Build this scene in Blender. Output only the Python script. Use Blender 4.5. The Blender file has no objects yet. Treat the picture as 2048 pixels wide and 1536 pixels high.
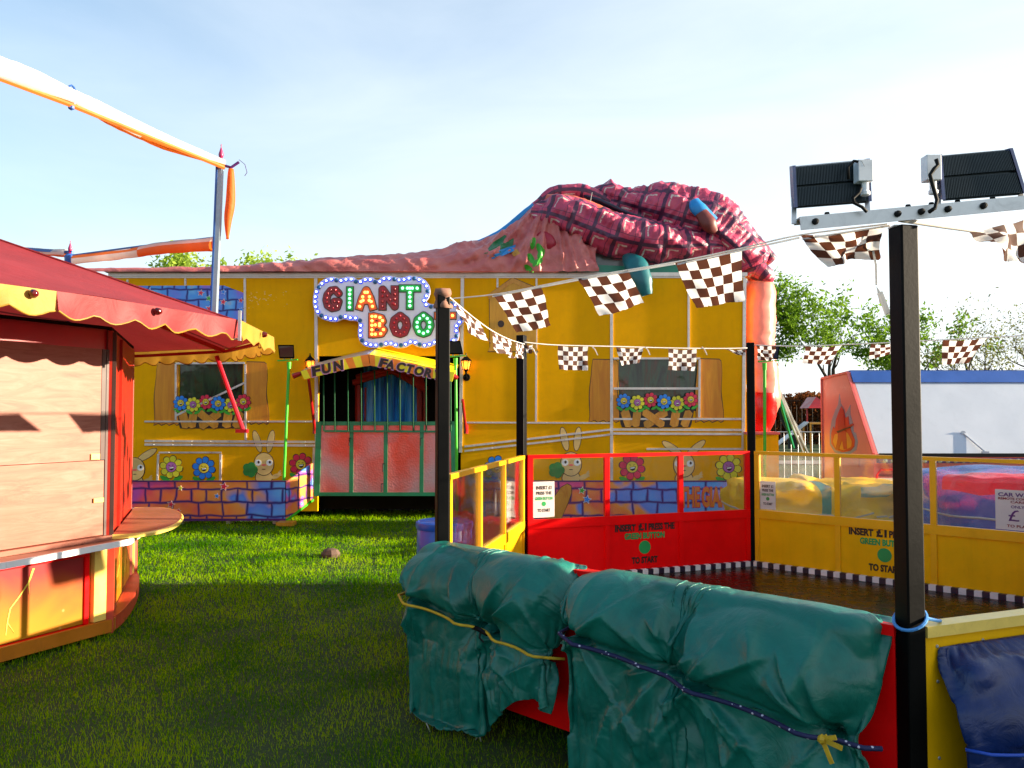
import bpy, bmesh, math, random
import numpy as np
from mathutils import Vector, Matrix, Quaternion, noise as mnoise

# ------------------------------------------------------------------ camera, world, sun, exposure
SC = bpy.context.scene
F = 1657.0                      # focal length in photo pixels (2048 wide)
PITCH = math.atan(62.0 / F)
CAMZ = 1.6
cam_d = bpy.data.cameras.new('camera')
cam_d.sensor_width = 36.0
cam_d.lens = 36.0 * F / 2048.0
cam_d.clip_start = 0.05
cam_d.clip_end = 2000.0
cam = bpy.data.objects.new('camera', cam_d)
SC.collection.objects.link(cam)
cam.location = (0, 0, CAMZ)
cam.rotation_euler = (math.pi / 2 + PITCH, 0, 0)
SC.camera = cam

SUN_EL = math.radians(11.0)
SUN_AZ = math.radians(-1.5)     # angle from +X towards +Y
sdir = Vector((math.cos(SUN_EL) * math.cos(SUN_AZ), math.cos(SUN_EL) * math.sin(SUN_AZ), math.sin(SUN_EL)))
sl = bpy.data.lights.new('sun', 'SUN')
sl.energy = 5.0
sl.angle = math.radians(0.5)
sl.color = (1.0, 0.84, 0.62)
sun = bpy.data.objects.new('sun', sl)
SC.collection.objects.link(sun)
sun.rotation_euler = sdir.to_track_quat('Z', 'Y').to_euler()
sun.location = (30, 0, 20)

W = bpy.data.worlds.new('World')
SC.world = W
W.use_nodes = True
wn = W.node_tree
wn.nodes.clear()
w_out = wn.nodes.new('ShaderNodeOutputWorld')
w_bg = wn.nodes.new('ShaderNodeBackground')
w_sky = wn.nodes.new('ShaderNodeTexSky')
w_sky.sky_type = 'NISHITA'
w_sky.sun_disc = False
w_sky.sun_elevation = SUN_EL
w_sky.sun_rotation = math.pi / 2 - SUN_AZ
w_sky.air_density = 1.0
w_sky.dust_density = 0.6
w_sky.ozone_density = 1.6
# thin high cloud veils, thicker toward the horizon
w_tc = wn.nodes.new('ShaderNodeTexCoord')
w_map = wn.nodes.new('ShaderNodeMapping')
w_map.inputs['Scale'].default_value = (1.0, 1.0, 3.6)
w_map.inputs['Rotation'].default_value = (0.25, 0.2, 0.5)
w_nz = wn.nodes.new('ShaderNodeTexNoise')
w_nz.inputs['Scale'].default_value = 2.2
w_nz.inputs['Detail'].default_value = 7.0
w_nz.inputs['Roughness'].default_value = 0.55
w_nz.inputs['Distortion'].default_value = 0.6
w_sep = wn.nodes.new('ShaderNodeSeparateXYZ')
w_mr = wn.nodes.new('ShaderNodeMapRange')
w_mr.inputs['From Min'].default_value = 0.05
w_mr.inputs['From Max'].default_value = 0.62
w_mr.inputs['To Min'].default_value = 0.40
w_mr.inputs['To Max'].default_value = -0.16
w_add = wn.nodes.new('ShaderNodeMath'); w_add.operation = 'ADD'
w_rng = wn.nodes.new('ShaderNodeMapRange')
w_rng.inputs['From Min'].default_value = 0.12
w_rng.inputs['From Max'].default_value = 1.0
w_rng.inputs['To Min'].default_value = 0.14
w_rng.inputs['To Max'].default_value = 0.9
w_mix = wn.nodes.new('ShaderNodeMix'); w_mix.data_type = 'RGBA'
w_mix.inputs['B'].default_value = (4.7, 5.0, 5.2, 1)
L = wn.links.new
L(w_tc.outputs['Generated'], w_map.inputs['Vector'])
L(w_map.outputs['Vector'], w_nz.inputs['Vector'])
L(w_tc.outputs['Generated'], w_sep.inputs['Vector'])
L(w_sep.outputs['Z'], w_mr.inputs['Value'])
w_nm = wn.nodes.new('ShaderNodeMath'); w_nm.operation = 'MULTIPLY_ADD'; w_nm.inputs[1].default_value = 0.42; w_nm.inputs[2].default_value = 0.31
L(w_nz.outputs['Fac'], w_nm.inputs[0]); L(w_nm.outputs[0], w_add.inputs[0])
w_sx = wn.nodes.new('ShaderNodeMath'); w_sx.operation = 'MULTIPLY_ADD'      # more veil towards the sun
w_sx.inputs[1].default_value = 0.42
L(w_sep.outputs['X'], w_sx.inputs[0]); L(w_mr.outputs['Result'], w_sx.inputs[2])
L(w_sx.outputs[0], w_add.inputs[1])
L(w_add.outputs[0], w_rng.inputs['Value'])
L(w_rng.outputs['Result'], w_mix.inputs['Factor'])
w_hs = wn.nodes.new('ShaderNodeHueSaturation'); w_hs.inputs['Saturation'].default_value = 1.45; w_hs.inputs['Value'].default_value = 1.05
L(w_sky.outputs['Color'], w_hs.inputs['Color']); L(w_hs.outputs['Color'], w_mix.inputs['A'])
L(w_mix.outputs['Result'], w_bg.inputs['Color'])
w_bg.inputs['Strength'].default_value = 0.077
L(w_bg.outputs['Background'], w_out.inputs['Surface'])

SC.view_settings.view_transform = 'Standard'
SC.view_settings.look = 'None'
SC.view_settings.gamma = 1.0
SC.view_settings.use_curve_mapping = False
SC.view_settings.exposure = 1.8

random.seed(7)
RNG = np.random.default_rng(11)

# ------------------------------------------------------------------ projection helper: photo pixel + depth -> world point
CP, SP = math.cos(PITCH), math.sin(PITCH)
def P(px, py, Y):
    xc = (px - 1024.0) / F
    zc = (768.0 - py) / F
    y = CP - SP * zc
    z = SP + CP * zc
    t = Y / y
    return Vector((xc * t, Y, CAMZ + z * t))

# ------------------------------------------------------------------ geometry collector
class G:
    def __init__(s):
        s.v = []; s.f = []; s.m = []; s.uv = []
    def add(s, vs, fs, m=0, uvs=None):
        o = len(s.v)
        s.v.extend([tuple(p) for p in vs])
        for f in fs:
            s.f.append(tuple(i + o for i in f)); s.m.append(m)
            s.uv.append([uvs[i] for i in f] if uvs else None)
    def hexa(s, c, m=0):        # 8 corners: bottom 4, top 4
        s.add(c, [(0, 3, 2, 1), (4, 5, 6, 7), (0, 1, 5, 4), (1, 2, 6, 5), (2, 3, 7, 6), (3, 0, 4, 7)], m)
    def box(s, x0, x1, y0, y1, z0, z1, m=0):
        s.hexa([(x0, y0, z0), (x1, y0, z0), (x1, y1, z0), (x0, y1, z0), (x0, y0, z1), (x1, y0, z1), (x1, y1, z1), (x0, y1, z1)], m)
    def fbox(s, fr, a0, a1, b0, b1, c0, c1, m=0):   # box in a frame (origin, ea, eb, ec)
        o, ea, eb, ec = fr
        q = lambda a, b, c: o + ea * a + eb * b + ec * c
        s.hexa([q(a0, b0, c0), q(a1, b0, c0), q(a1, b1, c0), q(a0, b1, c0), q(a0, b0, c1), q(a1, b0, c1), q(a1, b1, c1), q(a0, b1, c1)], m)
    def bar(s, p, q, w, h, m=0, up=Vector((0, 0, 1))):
        p = Vector(p); q = Vector(q)
        d = (q - p).normalized()
        if abs(d.dot(up)) > 0.99: up = Vector((0, 1, 0))
        a = d.cross(up).normalized() * (w / 2)
        b = a.cross(d).normalized() * (h / 2)
        s.hexa([p - a - b, p + a - b, p + a + b, p - a + b, q - a - b, q + a - b, q + a + b, q - a + b], m)
    def tube(s, pts, r, n=8, m=0, cap=True, uvlen=False):
        pts = [Vector(p) for p in pts]
        N = len(pts)
        rs = r if isinstance(r, (list, tuple)) else [r] * N
        t0 = (pts[1] - pts[0]).normalized()
        a = t0.orthogonal().normalized()
        vs = []
        for i in range(N):
            t = (pts[min(i + 1, N - 1)] - pts[max(i - 1, 0)])
            t = t.normalized() if t.length > 1e-9 else t0
            a = (a - t * a.dot(t))
            a = a.normalized() if a.length > 1e-6 else t.orthogonal().normalized()
            b = t.cross(a)
            for k in range(n):
                th = 2 * math.pi * k / n
                vs.append(pts[i] + (a * math.cos(th) + b * math.sin(th)) * rs[i])
        fs = []
        for i in range(N - 1):
            for k in range(n):
                fs.append((i * n + k, i * n + (k + 1) % n, (i + 1) * n + (k + 1) % n, (i + 1) * n + k))
        if cap:
            fs.append(tuple(reversed(range(n)))); fs.append(tuple((N - 1) * n + k for k in range(n)))
        s.add(vs, fs, m)
    def lathe(s, prof, c, n=20, m=0, axis=Vector((0, 0, 1)), cap=True):   # prof: (r, h)
        c = Vector(c); axis = axis.normalized()
        a = axis.orthogonal().normalized(); b = axis.cross(a)
        vs = []
        for r, h in prof:
            for k in range(n):
                th = 2 * math.pi * k / n
                vs.append(c + axis * h + (a * math.cos(th) + b * math.sin(th)) * r)
        fs = []
        for i in range(len(prof) - 1):
            for k in range(n):
                fs.append((i * n + k, i * n + (k + 1) % n, (i + 1) * n + (k + 1) % n, (i + 1) * n + k))
        if cap:
            fs.append(tuple(reversed(range(n)))); fs.append(tuple((len(prof) - 1) * n + k for k in range(n)))
        s.add(vs, fs, m)
    def prism(s, pts, d, m=0, star=False):      # polygon of 3-D points pushed by vector d
        pts = [Vector(p) for p in pts]; d = Vector(d)
        n = len(pts)
        vs = pts + [p + d for p in pts]
        fs = [(i, (i + 1) % n, n + (i + 1) % n, n + i) for i in range(n)]
        if star:
            c = sum(pts, Vector()) / n
            vs += [c, c + d]
            fs += [(2 * n, (i + 1) % n, i) for i in range(n)] + [(2 * n + 1, n + i, n + (i + 1) % n) for i in range(n)]
        else:
            fs += [tuple(reversed(range(n))), tuple(range(n, 2 * n))]
        s.add(vs, fs, m)
    def decal(s, px, Y, t, m=0, star=False, back=None):   # photo outline on plane Y, standing t proud of it
        b = Y if back is None else back
        pts = [P(x, y, Y) for x, y in px]
        s.prism([(p.x, b, p.z) for p in pts], (0, -(b - Y) - t, 0), m, star)
    def grid(s, pts, nu, nv, m=0, mf=None, uvs=None, flip=False):   # pts[u*nv+v]
        fs = []; ms = []
        o = len(s.v)
        s.v.extend([tuple(p) for p in pts])
        for i in range(nu - 1):
            for j in range(nv - 1):
                f = (i * nv + j, (i + 1) * nv + j, (i + 1) * nv + j + 1, i * nv + j + 1)
                if flip: f = tuple(reversed(f))
                s.f.append(tuple(k + o for k in f))
                s.m.append(mf(i, j) if mf else m)
                s.uv.append([uvs[k] for k in f] if uvs else None)
    def build(s, name, mats, parent=None, smooth=False, label=None, fixn=True):
        if not isinstance(mats, (list, tuple)): mats = [mats]
        off = ORIG.get(parent.as_pointer(), Vector((0, 0, 0))) if parent else Vector((0, 0, 0))
        me = bpy.data.meshes.new(name)
        me.from_pydata([(v[0] - off[0], v[1] - off[1], v[2] - off[2]) for v in s.v], [], s.f)
        for mm in mats: me.materials.append(mm)
        me.polygons.foreach_set('material_index', s.m)
        if any(u is not None for u in s.uv):
            ul = me.uv_layers.new(name='UVMap')
            flat = []
            for f, u in zip(s.f, s.uv):
                for k in range(len(f)):
                    flat.extend(u[k] if u else (0, 0))
            ul.data.foreach_set('uv', flat)
        if fixn:
            bm = bmesh.new(); bm.from_mesh(me)
            bmesh.ops.recalc_face_normals(bm, faces=bm.faces)
            bm.to_mesh(me); bm.free()
        if smooth:
            me.polygons.foreach_set('use_smooth', [True] * len(me.polygons))
            if smooth != 'all':
                me.set_sharp_from_angle(angle=math.radians(40))
        me.update()
        o = bpy.data.objects.new(name, me)
        SC.collection.objects.link(o)
        if parent:
            o.parent = parent
            ORIG[o.as_pointer()] = off
        else:
            ORIG[o.as_pointer()] = Vector((0, 0, 0))
        if label: o['label'] = label
        return o
ORIG = {}

def tag(o, label=None, cat=None, group=None, kind=None):
    if label: o['label'] = label
    if cat: o['category'] = cat
    if group: o['group'] = group
    if kind: o['kind'] = kind
    return o
def thing(name, loc, label, cat, group=None):
    o = bpy.data.objects.new(name, None)
    o.empty_display_size = 0.2
    SC.collection.objects.link(o)
    o.location = loc
    ORIG[o.as_pointer()] = Vector(loc)
    return tag(o, label, cat, group)
def shared(name, me, loc, parent, rot=None):      # another copy of a mesh at a world place under a parent
    o = bpy.data.objects.new(name, me)
    SC.collection.objects.link(o)
    o.parent = parent
    o.location = Vector(loc) - ORIG.get(parent.as_pointer(), Vector())
    if rot is not None: o.rotation_euler = rot
    return o

# ------------------------------------------------------------------ text
_TC = {}
def text_geo(txt, offset=0.0, res=3):
    key = (txt, offset, res)
    if key in _TC: return _TC[key]
    cu = bpy.data.curves.new('lettering', 'FONT')
    cu.body = txt; cu.size = 1.0; cu.offset = offset; cu.resolution_u = res
    cu.fill_mode = 'FRONT'
    ob = bpy.data.objects.new('lettering', cu)
    SC.collection.objects.link(ob)
    dg = bpy.context.evaluated_depsgraph_get()
    me = ob.evaluated_get(dg).to_mesh()
    bm = bmesh.new(); bm.from_mesh(me)
    bmesh.ops.remove_doubles(bm, verts=bm.verts, dist=1e-5)
    res_e = bmesh.ops.extrude_face_region(bm, geom=bm.faces[:])
    top = [g for g in res_e['geom'] if isinstance(g, bmesh.types.BMVert)]
    for v in top: v.co.z = 1.0
    bm.verts.index_update()
    vs = [tuple(v.co) for v in bm.verts]; fs = [tuple(v.index for v in f.verts) for f in bm.faces]
    bm.free()
    ob.evaluated_get(dg).to_mesh_clear()
    bpy.data.objects.remove(ob); bpy.data.curves.remove(cu)
    a = np.array(vs)
    _TC[key] = (a, fs)
    return _TC[key]
def put_text(g, txt, org, ex, ey, en, w, h, t, m=0, offset=0.0, shear=0.0, base=0.0, fit=None):
    """lettering filling the box w x h whose lower-left corner is org; en points to the reader"""
    a, fs = text_geo(txt, offset)
    ref = text_geo(fit, offset)[0] if fit else a
    x0, x1 = a[:, 0].min(), a[:, 0].max()
    y0, y1 = ref[:, 1].min(), ref[:, 1].max()
    vs = []
    for x, y, z in a:
        u = (x - x0) / (x1 - x0) * w; v = (y - y0) / (y1 - y0) * h
        vs.append(org + ex * (u + shear * v) + ey * v + en * (base + z * t))
    g.add(vs, fs, m)

# ------------------------------------------------------------------ materials
def new_mat(name):
    m = bpy.data.materials.new(name); m.use_nodes = True
    nt = m.node_tree; nt.nodes.clear()
    out = nt.nodes.new('ShaderNodeOutputMaterial')
    b = nt.nodes.new('ShaderNodeBsdfPrincipled')
    nt.links.new(b.outputs[0], out.inputs['Surface'])
    return m, nt, b, out
def N(nt, t, **kw):
    n = nt.nodes.new(t)
    for k, v in kw.items(): setattr(n, k, v)
    return n
def noise_node(nt, scale, detail=4, rough=0.55, dist=0.0, vec=None):
    n = nt.nodes.new('ShaderNodeTexNoise')
    n.inputs['Scale'].default_value = scale; n.inputs['Detail'].default_value = detail
    n.inputs['Roughness'].default_value = rough; n.inputs['Distortion'].default_value = dist
    if vec is not None: nt.links.new(vec, n.inputs['Vector'])
    return n
def ramp(nt, fac, stops, interp='LINEAR'):
    r = nt.nodes.new('ShaderNodeValToRGB'); r.color_ramp.interpolation = interp
    e = r.color_ramp.elements
    while len(e) < len(stops): e.new(0.5)
    for k, (p, c) in enumerate(stops):
        e[k].position = p; e[k].color = (*c, 1) if len(c) == 3 else c
    if fac is not None: nt.links.new(fac, r.inputs['Fac'])
    return r
def mathn(nt, op, a, b=None, clamp=False):
    n = nt.nodes.new('ShaderNodeMath'); n.operation = op; n.use_clamp = clamp
    for i, v in enumerate((a, b)):
        if v is None: continue
        if isinstance(v, (int, float)): n.inputs[i].default_value = v
        else: nt.links.new(v, n.inputs[i])
    return n.outputs[0]
def mixc(nt, fac, a, b, blend='MIX'):
    n = nt.nodes.new('ShaderNodeMix'); n.data_type = 'RGBA'; n.blend_type = blend
    if isinstance(fac, (int, float)): n.inputs['Factor'].default_value = fac
    else: nt.links.new(fac, n.inputs['Factor'])
    for k, v in (('A', a), ('B', b)):
        if isinstance(v, tuple): n.inputs[k].default_value = (*v, 1) if len(v) == 3 else v
        else: nt.links.new(v, n.inputs[k])
    return n.outputs['Result']
def bump(nt, b, h, strength, dist=0.01):
    n = nt.nodes.new('ShaderNodeBump'); n.inputs['Strength'].default_value = strength; n.inputs['Distance'].default_value = dist
    nt.links.new(h, n.inputs['Height']); nt.links.new(n.outputs[0], b.inputs['Normal'])
def objco(nt, scale=(1, 1, 1), rot=(0, 0, 0)):
    t = nt.nodes.new('ShaderNodeTexCoord'); m = nt.nodes.new('ShaderNodeMapping')
    m.inputs['Scale'].default_value = scale; m.inputs['Rotation'].default_value = rot
    nt.links.new(t.outputs['Object'], m.inputs['Vector'])
    return m.outputs['Vector']
def paint(name, col, rough=0.4, metal=0.0, var=0.18, scale=2.5, dirt=0.25, bumps=0.0, bscale=60, spec=0.5, transl=0.0, wear=None, streak=0.0):
    m, nt, b, out = new_mat(name)
    co = objco(nt)
    n1 = noise_node(nt, scale, 5, 0.6, 0.3, co)
    lo = tuple(c * (1 - var) for c in col); hi = tuple(min(1, c * (1 + var)) for c in col)
    c = ramp(nt, n1.outputs['Fac'], [(0.3, lo), (0.7, hi)]).outputs['Color']
    if dirt > 0:
        n2 = noise_node(nt, scale * 4.7, 8, 0.72, 0.8, co)
        f = ramp(nt, n2.outputs['Fac'], [(0.52, (0, 0, 0)), (0.75, (1, 1, 1))]).outputs['Color']
        f = mathn(nt, 'MULTIPLY', f, dirt)
        c = mixc(nt, f, c, tuple(0.35 * x + 0.015 for x in col))
    if streak:
        ns = noise_node(nt, 1.6, 6, 0.65, 0.2, objco(nt, (5.5, 5.5, 0.35)))
        f = ramp(nt, ns.outputs['Fac'], [(0.5, (0, 0, 0)), (0.78, (streak,) * 3)]).outputs['Color']
        c = mixc(nt, f, c, tuple(0.45 * x + 0.01 for x in col))
    if wear:
        n3 = noise_node(nt, wear[1], 9, 0.75, 0.4, co)
        f = ramp(nt, n3.outputs['Fac'], [(wear[2], (0, 0, 0)), (wear[2] + 0.02, (1, 1, 1))]).outputs['Color']
        c = mixc(nt, f, c, wear[0])
    nt.links.new(c, b.inputs['Base Color'])
    r = ramp(nt, n1.outputs['Fac'], [(0.3, (rough * 0.8,) * 3), (0.7, (min(1, rough * 1.25),) * 3)]).outputs['Color']
    nt.links.new(r, b.inputs['Roughness'])
    b.inputs['Metallic'].default_value = metal
    b.inputs['Specular IOR Level'].default_value = spec
    if bumps > 0:
        nb = noise_node(nt, bscale, 4, 0.6, 0.0, co)
        bump(nt, b, nb.outputs['Fac'], bumps, 0.004)
    if transl > 0:
        tr = nt.nodes.new('ShaderNodeBsdfTranslucent'); nt.links.new(c, tr.inputs['Color'])
        mx = nt.nodes.new('ShaderNodeMixShader'); mx.inputs[0].default_value = transl
        nt.links.new(b.outputs[0], mx.inputs[1]); nt.links.new(tr.outputs[0], mx.inputs[2])
        nt.links.new(mx.outputs[0], out.inputs['Surface'])
    return m
def glow(name, col, s):
    m, nt, b, out = new_mat(name)
    b.inputs['Base Color'].default_value = (*col, 1)
    b.inputs['Emission Color'].default_value = (*col, 1)
    b.inputs['Emission Strength'].default_value = s
    return m
def pane_mat(name, tint=(1, 1, 1), dust=0.12, gloss=0.10):
    m, nt, b, out = new_mat(name)
    nt.nodes.remove(b)
    co = objco(nt)
    tr = N(nt, 'ShaderNodeBsdfTransparent'); tr.inputs['Color'].default_value = (*tint, 1)
    gl = N(nt, 'ShaderNodeBsdfGlossy'); gl.inputs['Roughness'].default_value = 0.06
    df = N(nt, 'ShaderNodeBsdfTranslucent'); df.inputs['Color'].default_value = (0.75, 0.72, 0.66, 1)
    d2 = N(nt, 'ShaderNodeBsdfDiffuse'); d2.inputs['Color'].default_value = (0.7, 0.68, 0.62, 1)
    ds = N(nt, 'ShaderNodeMixShader'); ds.inputs[0].default_value = 0.5
    nt.links.new(df.outputs[0], ds.inputs[1]); nt.links.new(d2.outputs[0], ds.inputs[2])
    nz = noise_node(nt, 3.0, 8, 0.7, 1.2, co)
    nb = noise_node(nt, 1.7, 2, 0.5, 0.3, co)
    bp = N(nt, 'ShaderNodeBump'); bp.inputs['Strength'].default_value = 0.25; bp.inputs['Distance'].default_value = 0.05
    nt.links.new(nb.outputs['Fac'], bp.inputs['Height']); nt.links.new(bp.outputs[0], gl.inputs['Normal'])
    f = ramp(nt, nz.outputs['Fac'], [(0.35, (dust * 0.4,) * 3), (0.75, (min(1, dust * 2.2),) * 3)]).outputs['Color']
    fr = N(nt, 'ShaderNodeLayerWeight'); fr.inputs['Blend'].default_value = 0.25
    gf = mathn(nt, 'ADD', mathn(nt, 'MULTIPLY', fr.outputs['Fresnel'], 0.8), gloss * 0.3)
    m1 = N(nt, 'ShaderNodeMixShader'); m2 = N(nt, 'ShaderNodeMixShader')
    nt.links.new(f, m1.inputs[0]); nt.links.new(tr.outputs[0], m1.inputs[1]); nt.links.new(ds.outputs[0], m1.inputs[2])
    nt.links.new(gf, m2.inputs[0]); nt.links.new(m1.outputs[0], m2.inputs[1]); nt.links.new(gl.outputs[0], m2.inputs[2])
    nt.links.new(m2.outputs[0], out.inputs['Surface'])
    return m
def wood_mat(name, a, b_, grain=(1, 14, 14), rough=0.6, spots=0.0):
    m, nt, b, out = new_mat(name)
    co = objco(nt, grain)
    n1 = noise_node(nt, 2.2, 8, 0.65, 1.5, co)
    c = ramp(nt, n1.outputs['Fac'], [(0.3, a), (0.72, b_)]).outputs['Color']
    n2 = noise_node(nt, 1.3, 4, 0.6, 0.2, objco(nt))
    c = mixc(nt, mathn(nt, 'MULTIPLY', n2.outputs['Fac'], 0.4), c, tuple(x * 0.75 for x in a))
    nt.links.new(c, b.inputs['Base Color']); b.inputs['Roughness'].default_value = rough
    bump(nt, b, n1.outputs['Fac'], 0.25, 0.004)
    return m
def brick_mural(name, stops, scale=1.0, mortar=(0.03, 0.015, 0.16), hue_scale=0.9, plane='XZ', span=None):
    """air-brushed cartoon bricks: bricks of changing colours with dark violet joints"""
    m, nt, b, out = new_mat(name)
    tc = N(nt, 'ShaderNodeTexCoord'); sp = N(nt, 'ShaderNodeSeparateXYZ'); nt.links.new(tc.outputs['Object'], sp.inputs[0])
    cb = N(nt, 'ShaderNodeCombineXYZ')
    nt.links.new(sp.outputs['Y' if plane == 'YZ' else 'X'], cb.inputs[0]); nt.links.new(sp.outputs['Z'], cb.inputs[1])
    wz = noise_node(nt, 2.5, 2, 0.5, 0, cb.outputs[0])
    ad = N(nt, 'ShaderNodeVectorMath', operation='MULTIPLY_ADD')
    ad.inputs[1].default_value = (0.12, 0.12, 0); nt.links.new(wz.outputs['Color'], ad.inputs[0]); nt.links.new(cb.outputs[0], ad.inputs[2])
    br = N(nt, 'ShaderNodeTexBrick'); br.offset = 0.45; br.squash = 0.62; br.squash_frequency = 2
    br.inputs['Scale'].default_value = scale; br.inputs['Brick Width'].default_value = 0.36; br.inputs['Row Height'].default_value = 0.19
    br.inputs['Mortar Size'].default_value = 0.03; br.inputs['Mortar Smooth'].default_value = 1.0
    br.inputs['Color1'].default_value = (0.2, 0.2, 0.2, 1); br.inputs['Color2'].default_value = (0.9, 0.9, 0.9, 1); br.inputs['Mortar'].default_value = (0.5, 0.5, 0.5, 1)
    nt.links.new(ad.outputs[0], br.inputs['Vector'])
    hz0 = noise_node(nt, hue_scale * 2.2, 2, 0.5, 0.2, cb.outputs[0])
    if span:
        mr = N(nt, 'ShaderNodeMapRange'); mr.inputs['From Min'].default_value = span[0]; mr.inputs['From Max'].default_value = span[1]
        nt.links.new(sp.outputs['Y' if plane == 'YZ' else 'X'], mr.inputs['Value'])
        hv = mathn(nt, 'ADD', mr.outputs['Result'], mathn(nt, 'MULTIPLY', mathn(nt, 'SUBTRACT', hz0.outputs['Fac'], 0.5), 0.7))
    else: hv = hz0.outputs['Fac']
    h = mathn(nt, 'ADD', hv, mathn(nt, 'MULTIPLY', mathn(nt, 'SUBTRACT', br.outputs['Color'], 0.5), 0.16))
    c = ramp(nt, h, stops).outputs['Color']
    fz = noise_node(nt, 7, 4, 0.6, 0.3, cb.outputs[0])
    c = mixc(nt, mathn(nt, 'MULTIPLY', fz.outputs['Fac'], 0.18), c, (0.75, 0.55, 0.5))
    c = mixc(nt, mathn(nt, 'POWER', br.outputs['Fac'], 0.9), c, mortar)
    nt.links.new(c, b.inputs['Base Color']); b.inputs['Roughness'].default_value = 0.4; b.inputs['Specular IOR Level'].default_value = 0.25
    return m
MURAL_WARM = [(0.30, (0.42, 0.02, 0.35)), (0.42, (0.72, 0.02, 0.16)), (0.5, (0.85, 0.13, 0.01)), (0.6, (0.78, 0.22, 0.02)), (0.68, (0.03, 0.3, 0.8))]
MURAL_COOL = [(0.3, (0.5, 0.05, 0.5)), (0.42, (0.85, 0.25, 0.02)), (0.48, (0.1, 0.4, 0.85)), (0.6, (0.02, 0.22, 0.8)), (0.7, (0.25, 0.6, 0.9))]

M = {}
M['ochre'] = paint('ochre_wall_paint', (0.80, 0.375, 0.0008), 0.6, var=0.10, scale=1.2, dirt=0.14, bumps=0.35, bscale=180, spec=0.06, streak=0.16)
M['trim'] = paint('aluminium_trim', (0.62, 0.56, 0.52), 0.38, metal=0.35, var=0.15, scale=6, dirt=0.3)
M['red'] = paint('red_gloss_paint', (0.86, 0.002, 0.003), 0.4, var=0.1, dirt=0.14, bumps=0.12, bscale=120, spec=0.12, streak=0.18, wear=((0.20, 0.10, 0.08), 26, 0.77))
M['red_dk'] = paint('dark_red_paint', (0.38, 0.006, 0.008), 0.35, var=0.2, dirt=0.3)
M['yellow'] = paint('yellow_gloss_paint', (0.80, 0.40, 0.003), 0.35, var=0.1, dirt=0.15, bumps=0.1, bscale=120, spec=0.3, wear=((0.30, 0.22, 0.12), 26, 0.76))
M['yellow_bd'] = paint('yellow_board_paint', (0.84, 0.44, 0.002), 0.5, var=0.08, dirt=0.12, bumps=0.15, bscale=200, spec=0.1, streak=0.2, wear=((0.22, 0.16, 0.08), 30, 0.78))
M['cream'] = paint('cream_yellow_paint', (0.8, 0.56, 0.12), 0.35, var=0.12, dirt=0.3, scale=6)
M['black'] = paint('black_gloss_paint', (0.0012, 0.0012, 0.0014), 0.45, var=0.3, dirt=0.0, bumps=0.12, bscale=60, spec=0.10, wear=((0.10, 0.09, 0.08), 45, 0.79))
M['black_matt'] = paint('matt_black', (0.004, 0.004, 0.0045), 0.6, var=0.3, dirt=.1, spec=.2)
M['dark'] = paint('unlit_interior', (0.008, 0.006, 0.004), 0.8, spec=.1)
M['white'] = paint('white_paint', (0.78, 0.78, 0.78), 0.4, var=0.05, dirt=0.12)
M['silver'] = paint('galvanised_steel', (0.55, 0.56, 0.57), 0.4, metal=0.7, var=0.2, dirt=0.4)
M['green_gate'] = paint('green_gate_paint', (0.01, 0.22, 0.09), 0.35, var=0.2, dirt=0.3)
M['green_pole'] = paint('bright_green_paint', (0.05, 0.5, 0.02), 0.3, var=0.15)
M['purple'] = paint('purple_paint', (0.09, 0.012, 0.14), 0.4)
M['pink'] = paint('pink_paint', (0.78, 0.20, 0.16), 0.35, var=0.08, dirt=0.12)
M['blue'] = paint('blue_paint', (0.015, 0.09, 0.36), 0.45, var=0.15)
M['blue_plastic'] = paint('blue_plastic', (0.012, 0.09, 0.5), 0.3, var=0.15, dirt=0.3)
M['pane'] = pane_mat('clear_acrylic', dust=0.006, gloss=0.05)
M['pane_dusty'] = pane_mat('dusty_acrylic', dust=0.055, gloss=0.09)
M['txt_dark'] = paint('dark_lettering', (0.02, 0.006, 0.004), 0.45)
M['txt_green'] = paint('green_lettering', (0.01, 0.30, 0.07), 0.45)
M['paper'] = paint('white_card', (0.78, 0.72, 0.68), 0.7, var=0.05, dirt=0.1, transl=0.35)
# ================================================================== ground
YF = 13.0           # front face of the yellow fun house
X3, Y3, Z3 = Vector((1, 0, 0)), Vector((0, 1, 0)), Vector((0, 0, 1))
NF = Vector((0, -1, 0))

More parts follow.
